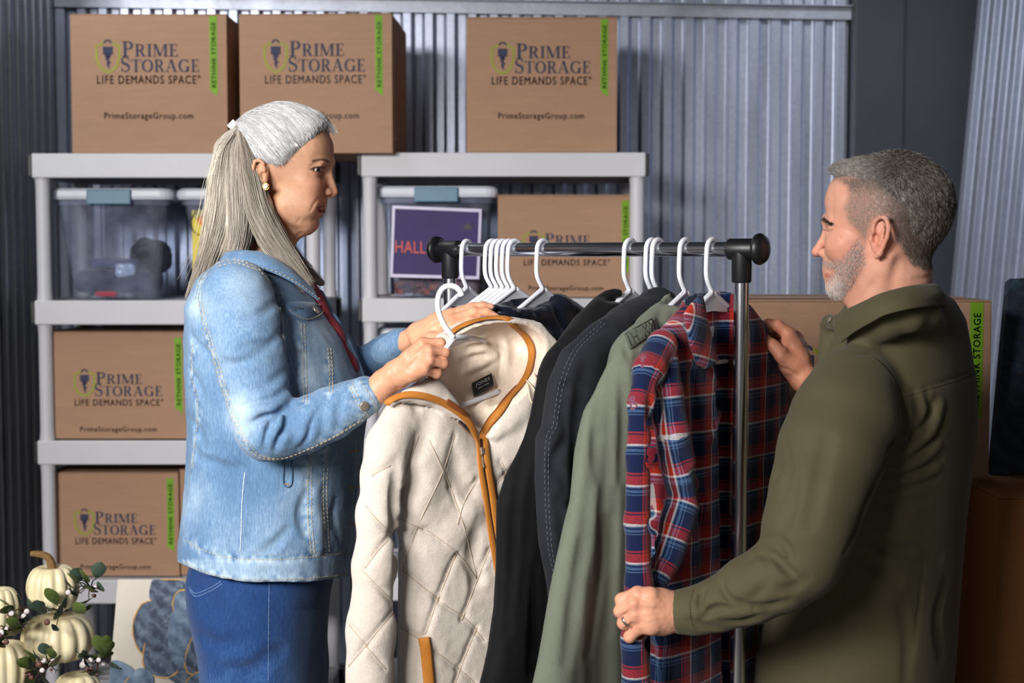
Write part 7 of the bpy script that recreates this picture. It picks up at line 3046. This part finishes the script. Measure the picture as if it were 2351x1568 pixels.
# purple sign on the third bin
Ys = YRb + .003
mid = 1000


def sgn(px, py, o=0.0):
    return (xat(px, py, Ys), Ys - .004 - o, zat(py, Ys))


m = MB()
C4 = [sgn(896, 636), sgn(1100, 641), sgn(1106, 480), sgn(901, 472)]
m.add(C4 + [(a, b + .003, c) for a, b, c in C4], [(0, 1, 2, 3), (7, 6, 5, 4), (0, 4, 5, 1), (1, 5, 6, 2), (2, 6, 7, 3), (3, 7, 4, 0)])
sign = m.build('paper_sign', simple_mat('sign_white', (205, 200, 226), .35))
tag(sign, 'purple sign with orange lettering on a clear bin', 'sign')
C4 = [sgn(902, 629, .0008), sgn(1094, 634, .0008), sgn(1100, 487, .0008), sgn(907, 479, .0008)]
t = NT('purple_print')
v = t.coord()
t.set(t.ramp(t.noise(v, 7, 3), [(.3, lin((34, 8, 78))), (.7, lin((48, 12, 104)))]), .6)
mesh_obj('printed_panel', C4, [(0, 1, 2, 3)], t.m, sign)
put_text('printed_word', sans_word('HALLOWEEN', .0, 1.05), simple_mat('sign_orange', (206, 74, 40), .5), sign, 908, 1086, 580, 552, fr=lambda x, y: sgn(x, y + (x - 908) * .035, .0016))
m = MB()
m.poly([(xat(1075 + 9 * cos(a), 521, Ys), zat(521 + 7 * sin(a), Ys)) for a in np.linspace(0, 2 * pi, 14)[:-1]], -.0062, -.0052, lambda x, y, z: (x, Ys + z, y))
for a in (20, 160, -20, 200, 45, 135, -45, 225):
    a_ = radians(a)
    m.tube([Vector(sgn(1075 + 6 * cos(a_), 521 + 5 * sin(a_), .002)), Vector(sgn(1075 + 16 * cos(a_), 519 + 9 * sin(a_), .002)), Vector(sgn(1075 + 21 * cos(a_), 523 + 14 * sin(a_), .002))], .0007, 4)
m.build('printed_spider', M_BLACKP, sign)

# dried leaves in the third bin: a loose heap
rng = np.random.default_rng(4)
V, Fc, C = [], [], []
cx3 = (xat(856, 600, YRb) + xat(1144, 600, YRb)) / 2
for i in range(420):
    p = np.array([cx3 + rng.uniform(-.125, .125), YRb + rng.uniform(.07, .28), tR[1] + .014 + abs(rng.normal(0, .03))])
    a, s_ = rng.uniform(0, 6.28), rng.uniform(.012, .026)
    q = rng.normal(0, 1, 3)
    q /= np.linalg.norm(q)
    e1 = np.cross(q, [.3, .2, .9])
    e1 /= np.linalg.norm(e1)
    e2 = np.cross(q, e1)
    b = len(V)
    for x, y, z in ((-1, 0, 0), (-.3, .5, .15), (.4, .4, .1), (1, 0, -.1), (.4, -.4, .1), (-.3, -.5, .15)):
        w = p + (e1 * x + e2 * y + q * z) * s_
        w[2] = max(w[2], tR[1] + .006)
        V.append(tuple(w))
    Fc.append(tuple(range(b, b + 6)))
    base = [(120, 40, 30), (150, 80, 36), (96, 50, 34), (160, 60, 34)][i % 4]
    C += [tuple(cvar(base))] * 6
t = NT('dry_leaf')
t.set(t.attr('Col').outputs['Color'], .8)
lv = mesh_obj('dried_leaves', V, Fc, t.m, None, False, {'Col': ('FLOAT_COLOR', col4(np.array(C)))})
tag(lv, 'heap of russet autumn leaves inside the sign bin', 'leaves', kind='stuff')

# ================================================================= boxes at the right, behind the man
YB7 = 2.90
zB7 = zat(1108, YB7)
x0, x1 = xat(1716, 900, YB7), xat(2274, 900, YB7)
b7 = moving_box('large printed cardboard box standing behind the man', x1 - x0, zat(690, YB7) - zB7, .40, (x0, YB7, zB7 + .001), 0, 'wide', M_CARD)
# the stack under it
hs = zB7 / 2
xr_ = xat(2212, 1300, YB7 + .02)
moving_box('upper plain brown box under the large printed box', xr_ - x0, hs - .0, .40, (x0, YB7 + .02, hs), 0, mat=M_CARD_DK, prints=False, group='plain brown boxes behind the man')
xr2 = xat(2262, 1540, YB7 - .1)
moving_box('lowest plain brown box in the stack behind the man', xr2 - x0, hs - .002, .50, (x0, YB7 - .1, .0), 0, mat=M_CARD_DK, prints=False, group='plain brown boxes behind the man')
YB8 = 2.66
z8 = zat(1141, YB8)
x8 = xat(2290, 1200, YB8)
moving_box('tall brown box at the right edge under the dark painting', .50, z8 * .62, .48, (x8, YB8, z8 * .38), 0, mat=M_CARD_DK, prints=False, group='plain brown boxes behind the man')
moving_box('brown box at the right edge on the floor', .50, z8 * .38 - .001, .48, (x8, YB8, 0), 0, mat=M_CARD_DK, prints=False, group='plain brown boxes behind the man')


# ================================================================= flower paintings
def paint_mat(name, cols, scale, dist):
    t = NT(name)
    v = t.coord()
    w = t.n('ShaderNodeTexWave', wave_type='BANDS', bands_direction='DIAGONAL')
    w.inputs['Scale'].default_value = scale
    w.inputs['Distortion'].default_value = dist
    w.inputs['Detail'].default_value = 4
    w.inputs['Detail Scale'].default_value = 1.6
    t.l(v, w.inputs['Vector'])
    n = t.noise(v, scale * 2.2, 5, .65, 1.2)
    c = t.mix(.78, t.ramp(w.outputs['Fac'], [(.1, lin(cols[0])), (.5, lin(cols[1])), (.9, lin(cols[2]))]), t.ramp(n, [(.3, lin(cols[0])), (.55, lin(cols[1])), (.75, lin(cols[2]))]))
    t.set(c, .7)
    t.bump(n, .2, .001)
    return t.m


M_CANVAS = simple_mat('canvas_white', (216, 208, 196), .85, 0, .04, 20, .2, 600)
M_PETAL = paint_mat('blue_petal_paint', ((34, 40, 58), (72, 88, 112), (142, 160, 180)), 13, 5)
M_PETAL2 = paint_mat('pale_petal_paint', ((58, 76, 104), (104, 128, 156), (150, 170, 190)), 11, 4)
M_GOLDP = simple_mat('gold_paint', (186, 142, 70), .45, .3, .2, 90)


def painting(label, corners, petals, base_mat, depth, golds):
    """corners: four world points (bl, br, tr, tl); petals in 0..1 canvas coordinates"""
    bl, br, tr, tl = [Vector(c) for c in corners]
    n = (br - bl).cross(tl - bl).normalized()
    if n.y > 0:
        n = -n
    at = lambda s_, t_, o=0.0: (bl * (1 - s_) + br * s_) * (1 - t_) + (tl * (1 - s_) + tr * s_) * t_ + n * o
    m = MB()
    V = [at(0, 0), at(1, 0), at(1, 1), at(0, 1)] + [at(a, b, -depth) for a, b in ((0, 0), (1, 0), (1, 1), (0, 1))]
    m.add(V, [(0, 1, 2, 3), (7, 6, 5, 4), (0, 4, 5, 1), (1, 5, 6, 2), (2, 6, 7, 3), (3, 7, 4, 0)])
    o = m.build('flower_painting', base_mat)
    tag(o, label, 'painting', 'canvas flower paintings')
    asp = (br - bl).length / (tl - bl).length
    rg = np.random.default_rng(2)
    for i, (cx_, cy_, rx, ry, rot, mt) in enumerate(petals):
        out = []
        for k in range(26):
            a = 2 * pi * k / 26
            wob = 1 + .13 * float(vnoise(np.array(cos(a) * 1.7 + i * 3), np.array(sin(a) * 1.7), np.array(i * .7)))
            x, y = rx * wob * cos(a), ry * wob * sin(a)
            out.append((cx_ + x * cos(rot) - y * sin(rot), cy_ + (x * sin(rot) + y * cos(rot)) * asp))
        out = [(min(.999, max(.001, a)), min(.999, max(.001, b))) for a, b in out]
        h = .0006 + .00035 * i
        V = [at(a, b, h) for a, b in out] + [at(sum(p[0] for p in out) / 26, sum(p[1] for p in out) / 26, h)]
        pt = mesh_obj('painted_petal', V, [(k, (k + 1) % 26, 26) for k in range(26)], mt, o)
        if golds and i % 2 == 0:
            mm = MB()
            k0 = int(rg.integers(0, 26))
            seq = [at(*out[(k0 + k) % 26], h + .0004) for k in range(13)]
            mm.tube(seq, [.0006 + .0016 * abs(sin(k * 1.3 + i)) for k in range(13)], 5, True, .3, tuple(n))
            mm.build('gold_edge', M_GOLDP, pt)
    return o


YP = 3.55
cs = [(xat(247, 1640, YP), YP - .05, zat(1750, YP - .05)), (xat(700, 1640, YP), YP - .05, zat(1750, YP - .05)), (xat(706, 1335, YP), YP + .05, zat(1330, YP + .05)), (xat(258, 1335, YP), YP + .05, zat(1330, YP + .05))]
pet = [(.27, .93, .10, .13, .3, M_PETAL), (.42, .97, .11, .10, .0, M_PETAL), (.20, .72, .10, .15, .2, M_PETAL), (.30, .78, .10, .17, -.3, M_PETAL), (.42, .75, .11, .20, .3, M_PETAL2), (.52, .85, .10, .18, -.2, M_PETAL), (.27, .58, .11, .12, .9, M_PETAL), (.40, .55, .14, .11, .2, M_PETAL),
       (.50, .62, .10, .16, -.5, M_PETAL), (.34, .68, .06, .15, .1, M_PETAL2), (.55, .50, .10, .10, 0, M_PETAL), (.06, .42, .09, .12, .5, M_PETAL2), (.14, .36, .08, .14, -.4, M_PETAL2), (.05, .28, .08, .14, .1, M_PETAL2), (.48, .36, .09, .12, .3, M_PETAL2), (.6, .3, .1, .1, .1, M_PETAL), (.75, .7, .12, .14, 0, M_PETAL)]
painting('white canvas with blue gilded flowers behind the woman', cs, pet, M_CANVAS, .03, True)
YQ = 2.98
M_DKCANVAS = paint_mat('dark_canvas_paint', ((10, 14, 24), (24, 36, 54), (52, 80, 100)), 9, 6)
cs = [(xat(2277, 1096, YQ - .06), YQ - .06, z8 + .003), (xat(2680, 1096, YQ - .06), YQ - .06, z8 + .003), (xat(2720, 640, YQ + .05), YQ + .05, zat(622, YQ + .05)), (xat(2318, 640, YQ + .05), YQ + .05, zat(640, YQ + .05))]
M_DKP = paint_mat('dark_petal_paint', ((8, 12, 22), (22, 34, 54), (44, 66, 88)), 12, 5)
painting('dark navy painting leaning on the brown boxes, right edge', cs, [(.15, .9, .14, .10, .3, M_DKP), (.12, .7, .12, .14, .1, M_DKP), (.3, .8, .14, .14, -.2, M_DKP), (.1, .45, .12, .14, .4, M_DKP), (.3, .55, .14, .12, 0, M_DKP), (.14, .22, .12, .12, .2, M_DKP), (.5, .5, .2, .2, .1, M_DKP)], M_DKCANVAS, .03, False)

# ================================================================= white pumpkins and greenery on a low stand
M_STANDB = simple_mat('black_stand', (18, 18, 22), .5)


def pumpkin_mat():
    t = NT('pumpkin_skin')
    v = t.coord()
    n = t.noise(v, 14, 4)
    n2 = t.noise(v, 120, 2)
    t.set(t.ramp(n, [(.3, lin((214, 200, 158))), (.7, lin((236, 226, 192)))]), .45)
    t.bump(n2, .06, .001)
    return t.m


M_PUMP = pumpkin_mat()
M_STEM = simple_mat('pumpkin_stem', (112, 84, 46), .8, 0, .25, 60, .5, 200)


def pumpkin(label, c, r, h, ribs=12, tilt=(0, 0), stem=True, seed=0):
    o = empty('pumpkin', c)
    tag(o, label, 'pumpkin', 'white pumpkins stacked at lower left')
    nseg = ribs * 6
    prof = []
    for i in range(19):
        t = i / 18
        a = -pi / 2 + pi * t
        rr = r * cos(a) ** .72 if cos(a) > 0 else 0
        prof.append((max(rr, .002), h / 2 + h / 2 * sin(a) * (1 - .10 * max(0, (abs(sin(a)) - .8) / .2)) - .10 * h * math.exp(-(rr / (r * .35)) ** 2) * (1 if t > .5 else -1)))
    z0 = min(p[1] for p in prof)
    prof = [(a, b - z0) for a, b in prof]
    m = MB().lathe(prof, (0, 0, 0), nseg, fr=lambda th, t: 1 - .135 * (abs(cos(th * ribs / 2 + seed)) ** 6) * sin(pi * min(max(t, .04), .96)) ** .5 + .02 * sin(th * 2 + seed))
    b = m.build('rind', M_PUMP, o, True)
    top = prof[-1][1]
    if stem:
        s_ = MB()
        L = smooth_path([(0, 0, top - .01), (-.002, 0, top + .012), (-.010, 0, top + .028), (-.030, .0, top + .034), (-.044, 0, top + .034)], 14)
        s_.tube([Vector(p) for p in L], list(np.linspace(.011, .0055, 14)), 8)
        s_.build('stem', M_STEM, o, angle=40)
    return o


YPK = 2.95
pk = lambda px, py, Y=YPK: (xat(px, py, Y), Y, zat(py, Y))
sc_ = FPX / YPK


def pump_px(label, cx_, top, bot, wpx, ribs, seed, stem, Y=YPK):
    zb_, zt_ = zat(bot, Y), zat(top, Y)
    return pumpkin(label, (xat(cx_, (top + bot) / 2, Y), Y, zb_), wpx / 2 / (FPX / Y), zt_ - zb_, ribs, seed=seed, stem=stem)


pump_px('round white pumpkin with a curled stem, topmost at left', 121, 1282, 1398, 118, 12, .4, True)
pump_px('broad white pumpkin under the stemmed pumpkin', 133, 1396, 1512, 164, 13, 1.1, False)
pump_px('white pumpkin cut by the left picture edge, upper', 0, 1334, 1440, 88, 12, 2.0, False, YPK - .06)
pump_px('white pumpkin cut by the left picture edge, lower', 8, 1455, 1585, 122, 12, .2, False, YPK - .06)
pump_px('small white pumpkin cut by the bottom picture edge', 178, 1530, 1640, 110, 10, .7, False, YPK - .05)
pump_px('white pumpkin at the base of the stack, lower left', 60, 1560, 1680, 110, 10, .7, False, YPK + .08)
# stand
zst = zat(1640, YPK - .05)
xs0, xs1 = xat(-120, 1600, YPK), xat(238, 1600, YPK)
st = empty('plant_stand', ((xs0 + xs1) / 2, YPK, 0))
tag(st, 'low black stand carrying the white pumpkins', 'stand')
wst = (xs1 - xs0) / 2
zlow = min(zat(1680, YPK + .08), zat(1640, YPK - .05), zat(1585, YPK - .06)) - .004
MB().box((-wst, -.20, zlow - .03), (wst, .22, zlow), .004).build('top_board', M_STANDB, st)
for sx in (-1, 1):
    for sy in (-.17, .19):
        MB().box((sx * (wst - .03) - .02, sy - .02, 0), (sx * (wst - .03) + .02, sy + .02, zlow - .03), .003).build('leg', M_STANDB, st)

# sprigs: stems with separate leaves, and small blossoms
M_LEAF = NT('leaf_green')
v = M_LEAF.coord()
M_LEAF.set(M_LEAF.ramp(M_LEAF.noise(v, 40, 3), [(.3, lin((40, 56, 26))), (.7, lin((88, 104, 48)))]), .5)
M_LEAF = M_LEAF.m
M_LEAF2 = simple_mat('leaf_bluegreen', (58, 74, 62), .5, 0, .3, 50)
M_TWIG = simple_mat('brown_twig', (74, 50, 36), .8)
M_BLOOM = simple_mat('pale_blossom', (214, 204, 204), .7)
M_BERRY = simple_mat('dusky_berry', (98, 60, 56), .6)


def leaf_mesh(L, W):
    V, Fc = [], []
    n = 7
    for i in range(n):
        t = i / (n - 1)
        w = W * sin(pi * min(.97, t * .93 + .03)) ** .8
        z = .22 * L * t * t
        V += [(L * t, -w, z + w * .35), (L * t, 0, z), (L * t, w, z + w * .35)]
    for i in range(n - 1):
        for k in (0, 1):
            a = i * 3 + k
            Fc.append((a, a + 3, a + 4, a + 1))
    me = bpy.data.meshes.new('leaf')
    me.from_pydata(V, [], Fc)
    me.polygons.foreach_set('use_smooth', np.ones(len(Fc), bool))
    return me


_leaf = [leaf_mesh(.040, .014), leaf_mesh(.030, .013)]
for me, mt in zip(_leaf, (M_LEAF, M_LEAF2)):
    me.materials.append(mt)
rg = np.random.default_rng(8)


def sprig(label, px, py, n, spread, Y, blooms=0, up=.3):
    """leaves round a point of the picture at depth Y"""
    c = Vector(pk(px, py, Y))
    o = empty('foliage_sprig', tuple(c))
    tag(o, label, 'greenery', 'sprigs between the white pumpkins')
    s0 = spread / (FPX / Y)
    for i in range(n):
        a = rg.uniform(0, 2 * pi)
        e = Vector((cos(a) * s0 * rg.uniform(.2, 1), rg.uniform(-.05, .02), sin(a) * s0 * .7 * rg.uniform(.2, 1)))
        tw = MB().tube([Vector((0, .01, 0)), e * .5 + Vector((0, 0, .006)), e], [.0016, .0013, .0009], 5)
        stem_ = tw.build('twig', M_TWIG, o)
        lf = bpy.data.objects.new('leaf', _leaf[int(rg.random() < .5)])
        lf.location = e
        d = Vector((e.x, e.y - .03, e.z + up * .04)).normalized()
        lf.rotation_euler = (d.to_track_quat('X', 'Z') @ Vector((0, 0, 0)).to_track_quat('X', 'Z')).to_euler() if False else d.to_track_quat('X', 'Z').to_euler()
        lf.rotation_euler.rotate_axis('X', rg.uniform(-1.2, 1.2))
        k = rg.uniform(.75, 1.35)
        lf.scale = (k, k, k)
        link(lf, o)
    for i in range(blooms):
        a = rg.uniform(0, 2 * pi)
        e = Vector((cos(a) * s0 * rg.uniform(.1, .9), rg.uniform(-.06, -.01), sin(a) * s0 * .7 * rg.uniform(.1, .9)))
        m = MB()
        r_ = rg.uniform(.003, .007)
        m.lathe([(max(1e-4, r_ * sin(pi * q / 6)), -r_ * cos(pi * q / 6)) for q in range(7)], tuple(e), 8, fr=lambda th, t: 1 + .25 * sin(th * 5))
        m.build('blossom' if i % 2 else 'berry', M_BLOOM if i % 2 else M_BERRY, o, True)
    return o


sprig('leafy sprig right of the stemmed pumpkin', 205, 1352, 12, 42, YPK, 4)
sprig('dark leaves between the two largest pumpkins', 140, 1408, 9, 46, YPK - .07, 2)
sprig('leaves left of the two largest pumpkins', 52, 1405, 12, 42, YPK - .06, 6)
sprig('blossom sprig below the broad pumpkin', 110, 1532, 14, 52, YPK - .09, 12)
sprig('blossom sprig at the right foot of the pumpkins', 228, 1515, 14, 44, YPK - .04, 12)
sprig('berries and leaves at the left picture edge', 20, 1450, 8, 40, YPK - .10, 8)
